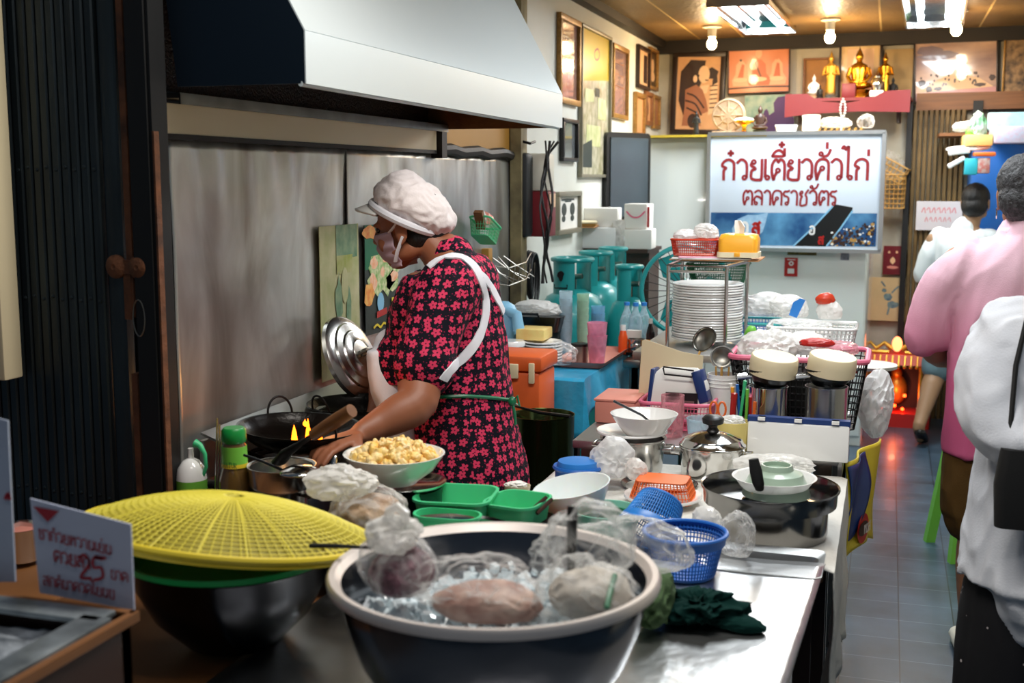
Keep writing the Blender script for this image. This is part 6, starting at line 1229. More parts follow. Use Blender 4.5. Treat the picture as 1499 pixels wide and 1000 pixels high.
o,_=bx('grey_roll','grey wrapped roll between the foam box and the cartons','roll',909,322,350,18,6.43,'film_w',zc_,.1)
# cables, extinguisher and hanging things on the left wall
q=GX(778,300,XW+.1); t=thing('document_bag','red and cream cloth holder hanging on the left wall beside the post','holder',(XW+.09,q.y+.06,0)); 
zA=GX(790,225,XW+.09).z; zB=GX(790,280,XW+.09).z; zC=GX(790,345,XW+.09).z
b=B(); b.box((0,.06,(zA+zB)/2),(.13,.13,zA-zB),bev=.015); b.build('cream_upper','offwhite',t); b=B(); b.box((0,.06,(zC+zB)/2),(.14,.135,zB-zC),bev=.006); b.build('red_lower','maroon',t); b=B(); b.box((-.035,-.055,(zA+zC)/2),(.08,.1,zA-zC),bev=.02); b.build('black_side','dark',t)
b=B(); b.box((.072,.06,(zB+zC)/2+.06),(.003,.1,.06)); b.build('yellow_label','sepia_l',t)
b=B(); b.box((XW+.03,q.y-.04,zA+.09),(.05,.012,.06)); b.tube([(XW+.03,q.y-.04,zA+.06),(XW+.1,q.y-.02,zA+.04),(XW+.1,q.y+.05,zA+.05)],.006,8); tag(b.build('wall_hook','iron'),'black metal hook on the left wall above the red holder','hook')
rc_=random.Random(9)
for k in range(4):
    b=B(); y0=q.y-.06+.035*k; pts=[(XW+.18+.01*k,y0,zA+.05)]
    for j in range(1,12): pts.append((XW+.17+.012*sin(j+k),y0+.025*sin(j*.7+k*1.9),zA+.05-(zA-zC+.25)*j/11))
    b.tube(pts,.006 if k%2 else .004,6); tag(b.build('hanging_cable','rubber'),['leftmost black cable hanging in front of the red holder','second thin black cable hanging over the red holder','third thick black cable over the red holder','rightmost thin cable over the red holder'][k],'cable','cables over the red holder')
q2=GX(780,400,XW+.07)
for k in range(4):
    b=B(); b.tube([(XW+.05+.01*k,q2.y+.055*(1+.08*k)*cos(a*PI/12),q2.z+.1*(1+.07*k)*sin(a*PI/12)-.01*k) for a in range(24)],.006,6,True); tag(b.build('hose_coil','rubber'),'loop of black hose coiled on the wall above the gas cylinders','hose','coiled black hose loops')
b=B(); b.box((XW+.006,q2.y+.06,GX(790,365,XW).z),(.004,.05,.09)); tag(b.build('blue_sticker','sky'),'small pale blue notice on the wall behind the hose','notice')
q3=GX(725,400,XW+.08); t=thing('wire_rack','bent steel wire rack on the wall behind the cook','rack',(XW+.06,q3.y,q3.z))
for i in range(6): b=B(); b.tube([(0,-.18+.07*i,.06),(.05,-.16+.07*i,.0+.02*(i%2)),(.12,-.15+.075*i,-.03),(.12,-.12+.07*i,.03)],.0028,6); b.build('wire','steel_old',t)
for z in(.05,-.02): b=B(); b.tube([(.02,-.2,z),(.11,-.1,z-.02),(.12,.1,z-.01),(.1,.24,z+.02)],.003,6); b.build('wire_rail','steel_old',t)
b=B(); b.tube([(XW+.03,q3.y-.14+.0+.02*sin(a/2),q3.z+.05-.012*a) for a in range(14)],.004,6); tag(b.build('cable','rubber'),'short black cord hanging on the steel sheet behind the cook','cord')
b=B(); b.box((XW+.03,q3.y+.02,q3.z+.03),(.05,.05,.14),bev=.006); tag(b.build('tan_bottle','bamboo_d'),'tan plastic bottle in the wire rack on the wall','bottle')
# hanging things on the aisle side: yellow and blue bag, white bag
q=GY(1262,712,3.6); t=thing('printed_sack','yellow and blue printed sack hanging at the aisle side of the cart','sack',(-.045,3.75,.5))
b=B(); b.grid(lambda u,v: V((-.04+.085*u+.012*sin(u*9+v*3),-.36+.36*u,.31-.32*v*(1-.12*sin(u*3.1)))),26,26); o=b.build('sack',mat('sacky','D8C22C',.45,bump=.3,bs=20),t); solid(o,.006)
b=B(); b.grid(lambda u,v: V((-.034+.085*u*.6+.012*sin((u*.6)*9+v*3),-.366+.36*u*.6,.3-.17*v*(1+.4*sin(u*4)))),16,14); o=b.build('blue_print_patch','blue_d',t); solid(o,.002)
b=B(); b.mx=Matrix.Translation((.012,-.2,.08))@Euler((0,0,1.27)).to_matrix().to_4x4(); b.poly([(.05*cos(a*PI/9),.045*sin(a*PI/9)) for a in range(18)]); b.build('red_emblem','red',t)
b=B(); b.mx=Matrix.Translation((.0135,-.202,.08))@Euler((0,0,1.27)).to_matrix().to_4x4(); b.poly([(.042*cos(a*PI/9),.022*sin(a*PI/9)+.0) for a in range(18)]); b.build('emblem_band','wood_d',t)
b=B(); b.mx=Matrix.Translation((.015,-.235,.072))@Euler((0,0,1.27)).to_matrix().to_4x4(); thai(b,['ho','no','so'],-.0,0,.026,.004); b.build('emblem_letter','plate',t)
q=GY(1272,585,4.05); lump('plastic_bag','bundle of white plastic bags hanging off the cart corner into the aisle','bag',V((.0,4.02,.86)),(.06,.1,.105),'film_w',81,fr=4.,flat=False)
q=G(1270,560,1.0); b=B(); b.lathe([(0,0),(.12,0),(.12,.012),(0,.014)],32); tag(b.build('round_tray','alu',loc=(-.06,4.9,GY(1265,537,4.9).z)),'flat grey metal tray beside the pink-rimmed crate','tray')
table('aisle_stool','steel stool under the grey metal tray beside the counter',-.17,-.09,4.85,4.95,GY(1265,537,4.9).z-.002,'red','steel_dark',.02,.008,'stool')
# ================= FOREGROUND TABLE =================
ZT=Z1+.007
c,r=rim(723,839,478,1.55); zr=c.z; h=zr-ZT
t=thing('steel_bowl','very large dark-sided steel bowl of ice and bags in the foreground','bowl',(c.x,1.55,ZT))
b=B(); b.lathe([(0,0),(r*.32,0),(r*.38,.008),(r*.56,h*.1),(r*.7,h*.25),(r*.82,h*.46),(r*.9,h*.7),(r*.95,h-.008),(r*.945,h-.002),(r*.935,h-.006),(r*.885,h*.7),(r*.8,h*.46),(r*.68,h*.26),(r*.36,.02),(0,.012)],96); b.build('bowl',mat('bigbowl','7c7e84',.16,1,bump=.03,bs=20),t)
b=B(); b.lathe([(r*.93,h-.004),(r*.965,h+.006),(r*1.0,h+.007),(r*1.018,h+.001),(r*1.015,h-.007),(r*.985,h-.004),(r*.94,h-.008)],96); b.build('rolled_rim',mat('rimm','F0E6DE',.42,.65),t)  # light caught along the rim is painted in as paler metal
BC=V((c.x,1.55,ZT)); RB=r
M['ice']=mat('ice','DDE8EC',.15,spec=.9,coat=.5)
ri=random.Random(4); b=B()
for i in range(520):
    a=ri.uniform(0,2*PI); q=r*.86*math.sqrt(ri.random()); s_=ri.uniform(.004,.010); b.box((q*cos(a),q*sin(a),h-.062+ri.uniform(-.012,.014)+.012*sin(q*30)),(s_*2,s_*1.6,s_*1.4),ri.uniform(0,3),0,ri.uniform(0,3),ri.uniform(0,3))
b.lathe([(0,h-.075),(r*.86,h-.075),(0,h-.074)],40); tag(b.build('crushed_ice','ice',loc=BC,sharp=.2),'crushed ice filling the large steel bowl','ice',kind='stuff')
def at(px,py,Y): return GY(px,py,Y)
M['purple']=mat('purple','7d5560',.5,var=1,vs=60,h2='3d2029',bump=.6,bs=90)
p=at(583,838,1.52)
t=thing('bag_of_purple_grain','knotted clear bag of dark purple grain at the left of the ice bowl','bag',p)
lump('purple_grain',None,None,(0,0,0),(.053,.048,.042),'purple',91,.2,sub=4,parent=t)
lump('bag_film',None,None,(0,0,.012),(.058,.053,.052),'film2',92,.35,sub=4,parent=t); lump('bag_knot',None,None,(.0,0,.058),(.036,.03,.022),'milky',93,.6,4.,sub=4,parent=t,flat=False)
b=B(); b.tube([(-.015,0,.07),(-.012,0,.09),(.0,0,.097),(.012,0,.088),(.012,0,.07)],.007,8); b.build('bag_loop','milky',t)
p=at(705,868,1.49); t=thing('clear_bag','clear bag with pinkish food lying in the middle of the ice bowl','bag',p)
lump('bag_film',None,None,(0,0,0),(.09,.062,.042),'film2',94,.55,3.,sub=5,parent=t); lump('food',None,None,(.01,0,-.012),(.078,.052,.03),mat('paleporridge','BFA494',.5,var=.9,vs=30,h2='8a5a50'),95,.2,sub=4,parent=t)
p=at(855,862,1.52); t=thing('clear_bag','clear bag with milky contents at the right of the ice bowl','bag',p)
lump('bag_film',None,None,(0,0,0),(.068,.055,.052),'film2',96,.5,3.,sub=5,parent=t); lump('food',None,None,(.0,0,-.008),(.058,.048,.042),mat('milkyfood','C9C2B6',.5,var=.8,vs=25,h2='9a9288'),97,.2,sub=4,parent=t)
p=at(824,812,1.60); t=thing('tall_clear_bag','tall open clear bag with a black handle at the back of the ice bowl','bag',p)
lump('bag_film',None,None,(0,0,0),(.066,.045,.055),'film',98,.7,2.6,sub=5,parent=t,flat=False)
a_=at(838,742,1.6); c_=at(836,840,1.57); t=thing('black_handled_scoop','black scoop handle standing in the tall clear bag','scoop'); b=B(); b.tube([a_,a_.lerp(c_,.5),c_],[.011,.010,.008],10,flat=.7); b.build('handle','blackmat',t)
b=B(); b.tube([at(900,842,1.52),at(893,868,1.48),at(888,890,1.46)],.004,6); tag(b.build('green_string','green_d'),'dark green string between the two clear bags on the ice','string')
# second bowl behind
c,r=rim(655,785,215,2.0); t=thing('steel_bowl','smaller steel bowl half hidden behind the big ice bowl','bowl',(c.x,2.0,ZT)); hh_=c.z-ZT
b=B(); b.lathe([(0,0),(r*.5,0),(r*.85,hh_*.5),(r*.96,hh_-.003),(r,hh_),(r,hh_+.004),(r*.95,hh_),(r*.82,hh_*.5),(r*.48,.006),(0,.006)],60); b.build('bowl','steel_bright',t)
# yellow cover over green basin over dark bowl
Yc_=1.7; c,r=rim(338,785,414,Yc_); 
t=thing('steel_bowl','large dark steel bowl under the yellow woven cover','bowl',(c.x,Yc_,ZT)); zz=c.z-ZT-.03; q=r*.73
b=B(); b.lathe([(0,0),(q*.45,0),(q*.75,zz*.35),(q*.93,zz*.75),(q*.985,zz-.004),(q,zz),(q*.98,zz+.003),(q*.9,zz*.72),(q*.72,zz*.34),(q*.42,.008),(0,.008)],72); b.build('bowl',mat('darkbowl','303236',.2,1),t)
t=thing('green_basin','bright green plastic basin between the dark bowl and the yellow cover','basin',(c.x+.0,Yc_,c.z-.029))
b=B(); b.lathe([(0,-.05),(q*.6,-.05),(q*.9,-.02),(q*.99,0),(q*1.03,.003),(q*1.03,.012),(q*.97,.01),(q*.86,-.02),(0,-.044)],72); b.build('basin',mat('greenp','2BB860',.3),t)
yc=thing('woven_cover','yellow woven plastic domed food cover lying over the green basin','food cover',(c.x,Yc_,c.z+.014),0,None,(-.15,.075,0))
dome=lambda s_: .048*(1-s_**2.2)+.006*(1-s_)
b=B(); b.lathe([(0,dome(0)-.003)]+[(r*k/16,dome(k/16)-.003) for k in range(1,17)],80); b.build('dome_sheet',mat('dome','A89C34',.5,var=.3,vs=30),yc)
b=B(); b.lathe([(0,dome(0)+.001),(r*.045,dome(.045)+.0015)],40); b.build('centre_boss','yellow_weave',yc); b=B(); b.lathe([(r*.04,dome(.04))]+[(r*k/22,dome(k/22)+.0008) for k in range(2,23)],96); o=b.build('weave','yellow_weave',yc); wire(o,.0034)
b=B()
for a in range(20):
    A_=a*PI/10; b.tube([(r*k/8*cos(A_),r*k/8*sin(A_),dome(k/8)+.001) for k in range(1,9)],.0019,5)
b.build('radial_ribs','yellow_weave',yc)
b=B(); b.tube([(r*cos(a*PI/36),r*sin(a*PI/36),-.002) for a in range(72)],.0065,8,True); b.lathe([(r*.985,-.014),(r*1.01,-.014),(r*1.01,0),(r*.985,0)],72); b.build('cover_rim','yellow',yc)
a_=at(456,799,1.55); c_=at(545,802,1.5); t=thing('black_spoon','black spoon handle resting across the rim of the ice bowl','spoon'); b=B(); b.tube([a_,a_.lerp(c_,.4)+V((0,0,.001)),c_],[.006,.005,.0035],8,flat=.7); b.build('handle','blackmat',t)
# behind the cover: bottle, dispenser, pans
Yb=2.24
def onZ(px,Y,z=ZT): q=GY(px,700,Y); q=GY(px,262+(H-z)*F/(q-CO).dot(FW) ,Y); return V((q.x,Y,z))
p=onZ(347,Yb); ht=GY(347,626,Yb).z-ZT
t=thing('seasoning_bottle','tall sauce bottle with green cap and yellow-green label beside the stove','bottle',p)
b=B(); b.lathe([(0,0),(.034,0),(.036,.01),(.035,ht*.5),(.027,ht*.62),(.026,ht*.83),(.02,ht*.87),(.02,ht*.9),(0,ht*.9)],30); b.build('bottle_body',mat('oilb','8a6a3a',.08,coat=.6,trans=.5),t)
b=B(); b.lathe([(0,ht*.86),(.024,ht*.86),(.027,ht*.88),(.026,ht*.98),(.022,ht),(0,ht)],26); b.build('bottle_cap',mat('capg','128C3C',.35),t)
b=B(); b.lathe([(.0275,ht*.64),(.0283,ht*.64),(.0273,ht*.83),(.0265,ht*.83)],26); b.build('yellow_label','lime',t)
b=B(); b.lathe([(.0285,ht*.635),(.0288,ht*.635),(.0284,ht*.67),(.028,ht*.67)],26); b.build('label_band','yellow',t)
b=B(); b.mx=Matrix.Translation((.004,-.0292,ht*.648)); 
for i,ch in enumerate('NATUR'):
    pass
x=-.016
for st in ([(0,0),(0,1),(.6,0),(.6,1)],[(0,0),(.35,1),(.7,0)],[(.35,0),(.35,1),(0,1),(.7,1)],[(0,1),(0,.2),(.3,0),(.6,.2),(.6,1)],[(0,0),(0,1),(.5,.9),(.5,.6),(0,.5),(.6,0)]):
    b.stroke([(x+q[0]*.0075,q[1]*.011) for q in st],.0016,0,False); x+=.0072
b.build('label_lettering','green_d',t)
p=onZ(283,Yb+.02); ht=GY(283,660,Yb).z-ZT
t=thing('green_dispenser','white and green domed dispenser with a curved green spout, left of the sauce bottle','dispenser',p)
b=B(); b.lathe([(0,0),(.034,0),(.034,ht-.07),(0,ht-.07)],28); b.build('dispenser_body','lime',t)
b=B(); b.lathe([(.034,ht-.07),(.03,ht-.045),(.018,ht-.028),(.007,ht-.022),(.006,ht),(0,ht)],28); b.build('dome_cap','plate',t)
b=B(); b.tube([(.03,0,ht-.06),(.038,0,ht-.04),(.036,0,ht-.01),(.024,0,ht+.008),(.012,0,ht+.012)],[.004,.004,.005,.007,.010],10); b.build('spout','green_b',t)
for i,(px,py,w,ch_,lab) in enumerate(((405,712,92,.0,'lower steel saucepan of the stack of two behind the yellow cover'),(412,680,98,.045,'upper steel saucepan of the stack of two, black handle to the right'))):
    c,r=rim(px,py,w,2.26); zb=ZT if i==0 else zprev; t=thing('saucepan',lab,'saucepan',(c.x,2.26,zb)); hp=c.z-zb
    b=B(); b.lathe(wall_prof([(r*.93,0),(r*.96,.006),(r*.97,hp-.003),(r*1.03,hp)],.0025),44); b.build('pan_body','steel',t)
    b=B(); b.tube([(r*.98,-.01,hp-.012),(r*1.3,-.03,hp-.006),(r*1.75,-.05,hp+.003)],[.006,.009,.010],10,flat=.6); b.build('pan_handle','rubber',t); zprev=c.z+.002
c,r=rim(440,690,62,2.18); t=thing('steel_ladle','steel ladle bowl resting upside down over the saucepan handle','ladle',c); b=B(); b.lathe([(0,.012),(r*.5,.01),(r*.9,.002),(r,-.003)],30); o=b.build('ladle_bowl','steel_bright',t); solid(o,.002)
b=B(); b.tube([(-r,0,0),(-r-.05,.01,.012),(-r-.1,.02,.02)],.003,6); b.build('ladle_handle','steel_dark',t)
for i in range(5):
    a_=GY(312+i*4,690,2.28); c_=GY(318+i*3.2,612+i*9,2.3); t_=None; b=B(); b.tube([V((a_.x,a_.y,ZT)),c_],.0022,6); o=b.build('skewer','steel'); tag(o,'steel skewer standing beside the sauce bottle','skewer','skewers beside the sauce bottle')
# bag of noodles
p=GY(522,752,2.0); t=thing('bag_of_noodles','clear plastic bag stuffed with pale brown noodles, in the middle of the table','bag',(p.x,2.02,p.z))
lump('noodles',None,None,(0,0,-.01),(.075,.06,.05),mat('noodle','C2A688',.55,var=1,vs=26,h2='8a6648',bump=.8,bs=40),101,.3,2.4,sub=5,parent=t)
lump('bag_film',None,None,(0,0,.0),(.085,.07,.06),'film',102,.35,3.,sub=5,parent=t); lump('bag_top',None,None,(-.015,0,.06),(.06,.045,.03),'milky',103,.7,3.4,sub=5,parent=t,flat=False)
b=B(); b.box((0,0,0),(.2,.16,p.z-.05-ZT),bev=.01); tag(b.build('plastic_crate','dark',loc=(p.x,2.04,(p.z-.05+ZT)/2)),'dark plastic block under the bag of noodles','crate')
# pot with tray and food bowl
Yf=2.22; c,r=rim(577,663,149,Yf); zrim=c.z; zbase=zrim-.062
c2,r2=rim(603,703,104,Yf+.06); t=thing('steel_pot','dark sided steel pot under the steel plate and the food bowl','pot',(c2.x-.01,Yf+.03,ZT)); hp=zbase-.016-ZT
b=B(); b.lathe(wall_prof([(.075,0),(.082,.01),(.084,hp)],.003),40); b.build('pot_body','steel_dark',t)
t=thing('steel_plate','wide rimmed steel plate between the pot and the food bowl','plate',(c2.x,Yf+.03,ZT+hp+.001)); b=B(); b.lathe([(0,0),(r2*.95,0),(r2*1.1,.008),(r2*1.12,.012),(r2*1.08,.012),(r2*.93,.004),(0,.004)],48); b.build('plate','steel_bright',t)
bowl('white melamine bowl heaped with yellow fried tofu pieces in front of the cook',(c.x,Yf,zbase),r,.062,foot=.5)
rf=random.Random(6); b=B(); M['tofu']=mat('tofu','F2C24a',.5,var=.9,vs=45,h2='F4E2B8',bump=.5,bs=60,sss=.1)
for i in range(210):
    a=rf.uniform(0,2*PI); q=math.sqrt(rf.random())*.9; z=.048+.036*(1-q*q)*rf.uniform(.7,1.1); s_=rf.uniform(.006,.011)
    b.mx=Matrix.Translation((q*r*.92*cos(a),q*r*.92*sin(a),z))@Euler((rf.uniform(0,3),rf.uniform(0,3),rf.uniform(0,3))).to_matrix().to_4x4()
    b.ball((0,0,0),(s_*1.3,s_,s_*.7),7,5)
b.mx=Matrix(); b.lathe([(0,.04),(r*.86,.04),(r*.5,.066),(0,.076)],30); tag(b.build('fried_tofu','tofu',loc=(c.x,Yf,zbase)),'heap of yellow fried tofu and egg pieces in the white bowl','food',kind='stuff')
a_=GY(487,692,2.1); c_=GY(491,668,2.12); b=B(); b.tube([a_,a_.lerp(c_,.6),c_],[.004,.006,.003],8); tag(b.build('spoon_tip','steel_bright'),'tip of a steel spoon sticking up above the bag of noodles','spoon')
# green containers
def gbox(label,px,py,w,Y,z0,d,rz,m='green',name='green_container',hmax=None,rot=None):
    c,r=rim(px,py,w,Y); hb=c.z-z0; W2=2*r; t=thing(name,label,'container',(c.x,Y,z0),rz,None,rot)
    b=B(); b.loft([rr(W2*.84,d*.82,.02,4,0),rr(W2*.97,d*.97,.03,4,hb-.006),rr(W2*1.03,d*1.04,.034,4,hb-.005),rr(W2*1.03,d*1.04,.034,4,hb),rr(W2*.95,d*.95,.03,4,hb),rr(W2*.82,d*.8,.02,4,.006)],True,True); b.build('container',m,t); return t,c
b=B(); b.box((0,0,.04),(.36,.2,.08),bev=.01); pb_=onZ(700,2.24); tag(b.build('tray_stand','dark',loc=(pb_.x,2.26,ZT)),'low dark stand under the green containers','stand')
gbox('larger translucent green rectangular container, left of the two in front of the cook',668,722,112,2.22,ZT+.085,.15,.12)
gbox('smaller green rectangular container right of the larger one, with sticks in it',758,730,82,2.24,ZT+.085,.13,-.15)
gbox('flat green tray lying in front of the two green containers',655,752,100,2.1,ZT+.085,.07,.05,'green_b','green_tray')
for k in range(2): b=B(); a_=GY(772+14*k,752,2.2); c_=GY(800+8*k,728+3*k,2.24); b.tube([a_,c_],.004,6); tag(b.build('wooden_stick','wood_d'),'dark wooden stick resting in the smaller green container','stick','sticks in the green container')
p=GY(757,716,2.54); t=thing('paper_cup','crumpled paper cup with white tissue beside the green containers','cup',(p.x,2.54,p.z-.02)); b=B(); b.lathe(wall_prof([(.018,-.03),(.026,.03)],.001),24,sx=1.2); b.build('cup','cream',t); lump('tissue',None,None,(0,0,.03),(.025,.02,.01),'paper',110,.5,sub=4,parent=t)
hb_=p.z-.051-Z2-.004; b=B(); b.box((0,0,hb_/2),(.1,.08,hb_),bev=.006); tag(b.build('tin_box','dark',loc=(p.x,2.54,Z2+.004)),'dark tin under the crumpled paper cup','tin')
# teal bowls and tilted white bowl
c,r=rim(888,745,104,2.36); b1=bowl('pale teal plastic bowl under the tilted white bowl',(c.x,2.36,ZT),r,c.z-ZT,'tealpale',foot=.7)
c2,r2=rim(870,752,96,2.3); bowl('second teal plastic bowl nested inside the pale teal bowl',(c.x-.005,2.355,ZT+.02),r*.86,c.z-ZT-.03,'green_d',foot=.65)
c,r=rim(846,706,114,2.4); t=thing('white_tub_bowl','large translucent white plastic bowl lying tilted over the teal bowls','bowl',(c.x,2.38,c.z-.05),0,None,(.1,-.16,0)); b=B(); b.lathe(wall_prof([(r*.6,-.02),(r*.66,-.012),(r*.92,.035),(r,.05)],.003),48); b.build('bowl',mat('pw','E6ECEC',.3,sss=.2),t)
t=thing('blue_mesh_cover','round blue mesh sieve upside down behind the tilted white bowl','sieve'); c,r=rim(846,688,68,2.95); t.location=(c.x,2.95,Z2+.004); hz=GY(846,672,2.95).z-Z2
b=B(); b.lathe([(r,0),(r*.98,hz*.6),(r*.85,hz*.9),(0,hz)],48); o=b.build('sieve_body','blueb',t)
b=B(); b.tube([(r*cos(a*PI/18),r*sin(a*PI/18),hz*.7) for a in range(36)],.006,6,True); b.build('sieve_rim','blue',t)
lump('plastic_bag','crumpled white plastic bag left of the steel pots on the cloth','bag',GY(895,672,2.98)+V((0,0,-.01)),(.06,.05,.055),'film_w',111)
lump('plastic_bag','smaller knotted white bag beside the crumpled one near the steel plate','bag',GY(930,690,2.92),(.03,.03,.03),'milky',112,sub=4)
lump('plastic_bag','flat milky plastic bag behind the big steam pot','bag',GY(1148,676,3.1)+V((0,0,-.015)),(.11,.05,.03),'milky',113)
lump('plastic_bag','clear bag hanging over the edge between the steam pot and the blue basket','bag',GY(1078,790,2.4),(.045,.04,.05),'film',114)
lump('plastic_bag','small crumpled clear bag behind the leaning blue basket','bag',GY(1040,762,2.42),(.035,.03,.03),'milky',115,sub=4)
lump('plastic_bag','long translucent plastic bag draped behind the right rim of the ice bowl','bag',GY(902,800,1.98),(.085,.04,.055),'film',116,.55,2.2)
c,r=rim(968,703,112,3.08); t=thing('shallow_pan','wide steel pan with shallow rim behind the orange basket','pan',(c.x,3.05,c.z-.02)); b=B(); b.lathe([(0,0),(r*.8,0),(r*.97,.016),(r,.02),(r*.96,.018),(r*.78,.004),(0,.004)],48); b.build('pan','steel_bright',t)
b=B(); b.lathe([(0,0),(r*.5,0),(r*.5,c.z-.02-Z2-.004),(0,c.z-.02-Z2-.004)],30); tag(b.build('steel_pan','steel_dark',loc=(c.x,3.05,Z2+.003)),'steel pan base under the wide shallow pan','pan')
c,r=rim(966,741,116,2.84); plate('white plate under the upturned orange basket',(c.x,2.88,Z2+.005),r,h=.02)
hz=GY(966,700,2.88).z-Z2-.02; t=basket('plastic_basket','orange plastic basket upside down on the white plate','basket',(c.x,2.88,Z2+.02+hz),.155,.12,hz,'orange_hot',.02,.8,0,(PI,0,0),cell=.01,th=.003,rimr=.004)
t.scale=(1,1,1)
def rbasket(label,px,py,w,Y,z0,m,rot=None,h=None):
    c,r=rim(px,py,w,Y); h=h or c.z-z0; t=thing('round_basket',label,'basket',(c.x,Y,z0),0,None,rot)
    b=B(); b.lathe([(r*.72,.004),(r*.78,h*.3),(r*.86,h*.65),(r*.93,h-.004)],64); o=b.build('basket_wall',m,t); bm=bmesh.new(); bm.from_mesh(o.data); bmesh.ops.subdivide_edges(bm,edges=[e for e in bm.edges if abs(e.verts[0].co.z-e.verts[1].co.z)>.01],cuts=2); bm.to_mesh(o.data); bm.free(); wire(o,.0038)
    b=B(); b.lathe([(0,0),(r*.72,0),(r*.74,.006),(0,.004)],48); b.build('basket_base',m,t)
    b=B(); b.tube([(r*.985*cos(a*PI/24),r*.985*sin(a*PI/24),h) for a in range(48)],.0045,8,True); b.lathe([(r*.94,h-.02),(r*.96,h-.02),(r*1.0,h),(r*.985,h+.002)],48); b.build('basket_rim',m,t); return t
rbasket('round blue plastic basket standing upright at the back of the metal sheet',1003,779,122,2.26,Z1+.008,'blue')
c,r=rim(968,760,92,2.3); rbasket('round blue plastic basket lying tipped over behind the upright blue one',968,760,92,2.42,ZT+.10,'blueb',(2.35,.35,0),.085)
# rag, leaves
lump('dark_rag','dark green crumpled cloth rag on the metal sheet beside the ice bowl','cloth',G(1022,886,Z1+.04),(.08,.08,.05),'clothgreen',120,.8,2.4,sub=6)
lump('dark_rag','end of the dark green rag sticking out to the right','cloth',G(1072,912,Z1+.015),(.045,.026,.014),'clothgreen',121,.3,2.4,sub=4)
lump('olive_cloth','olive green leafy bundle pressed behind the rim of the ice bowl','bundle',G(955,880,Z1+.05),(.04,.09,.045),'leafgreen',122,.4,2.6)
# left: ice box, signs, pink dish
C0=G(190,902,1.0); t=thing('ice_box','old metal ice box with wooden trim, full of grey ice, at the lower left corner','ice box',(C0.x-.35,C0.y-.34,ZT))
hb=1.0-ZT
b=B()
for x,y,w_,d_ in((0,.33,.7,.02),(0,-.33,.7,.02),(.34,0,.02,.68),(-.34,0,.02,.68)): b.box((x,y,hb/2),(w_,d_,hb))
b.box((0,0,.01),(.68,.66,.02)); b.build('box_walls','wood_d',t)
b=B()
for x,y,w_,d_ in((0,.315,.66,.045),(0,-.315,.66,.045),(.32,0,.045,.62),(-.32,0,.045,.62)): b.box((x,y,hb+.004),(w_,d_,.008),bev=.002)
b.build('metal_rim',mat('oldzinc','B4BEC2',.4,.7,var=.8,vs=14,h2='50585c',bump=.2,bs=40),t)
b=B()
for x,y,w_,d_ in((0,.345,.71,.012),(.353,0,.012,.7)): b.box((x,y,hb-.002),(w_,d_,.014))
b.build('wooden_trim','wood',t)
b=B(); b.grid(lambda u,v: V((-.3+.6*u,-.3+.6*v,hb-.02+.012*noise.noise(V((u*16,v*16,3))))),50,50); o=b.build('grey_ice',mat('greyice','BCC4CC',.3,coat=.4,var=1,vs=30,h2='4f565c',bump=.6,bs=60),t)
def card(name,label,cat,q,depth_z,m,rz=None):
    """flat upright card whose corners are seen at four pixels; stands at distance Y"""
    Y=depth_z; P=[GY(x,y,Y+dy) for x,y,dy in q]; n=(P[1]-P[0]).cross(P[3]-P[0]).normalized()
    c=sum(P,V())/4; ex=(P[1]-P[0]).normalized(); ny=ex.cross(V((0,0,1))).normalized(); 
    rz=math.atan2(ex.y,ex.x); t=thing(name,label,cat,c,rz); R=Matrix.Rotation(-rz,3,'Z'); Q=[R@(p-c) for p in P]
    b=B(); b.loft([[V((p.x,0,p.z)) for p in Q],[V((p.x,.003,p.z)) for p in Q]]); b.build('card',m,t); return t,Q
t,Q=card('price_sign','white price sign with red handwriting on the rim of the ice box','sign',((44,730,0),(191,768,0),(196,894,0),(58,868,0)),C0.y+.03,mat('signcard','BFC6DC',.4,coat=.3))
def uv(x,z):
    top=Q[0].lerp(Q[1],x); bot=Q[3].lerp(Q[2],x); p=bot.lerp(top,z); return (p.x,p.z)
M['redink']=mat('redink','A3142a',.45)
b=B(); b.poly([uv(.03,.93),uv(.3,.95),uv(.17,.8)],-.002); b.build('red_triangle','redink',t)
def hand_write(seq,x,z,s,w,parent=t):
    b=B(); bx_=B(); thai(bx_,seq,0,0,1,.14); 
    for v in bx_.bm.verts:
        q=uv(x+v.co.x*s*.9,z+v.co.z*s); v.co=V((q[0],-.002,q[1]))
    bx_.build('handwriting','redink',parent)
hand_write(['cho','a','ko',('+',-.3,1.3),'wo','yo','ho','wo','a','no','e','yo',('|',-.3,1.4),'no'],.06,.6,.105,.1)
hand_write(['to','wo','yo','lo','a'],.2,.38,.125,.1)
b=B()
for st in ([(0,.8),(.25,1),(.5,.8),(.4,.5),(0,.0),(.55,.05)],[(1.2,1),(.75,.95),(.72,.55),(1.1,.6),(1.15,.2),(.7,.0)],[(.8,1.02),(1.35,1.06)]): b.stroke([uv(.47+p[0]*.2,.27+p[1]*.26) for p in st],.0045,-.002)
b.build('price_numerals','redink',t)
hand_write(['ba','a','to'],.78,.33,.1,.1)
hand_write(['so','ko','to',('+',-.3,1.3),'no','a','kho','wo','do','ai','yo','no','ba'],.06,.1,.1,.1)
t,Q=card('white_sign_board','white board with a trace of red writing at the far left edge','sign',((-60,598,0),(11,616,0),(22,852,0),(-50,852,0)),C0.y+.04,mat('signcard2','AEB9CE',.4,coat=.3))
b=B(); b.stroke([uv(.9,.52),uv(.96,.55),uv(.99,.52)],.006,-.002); b.build('red_writing','redink',t)
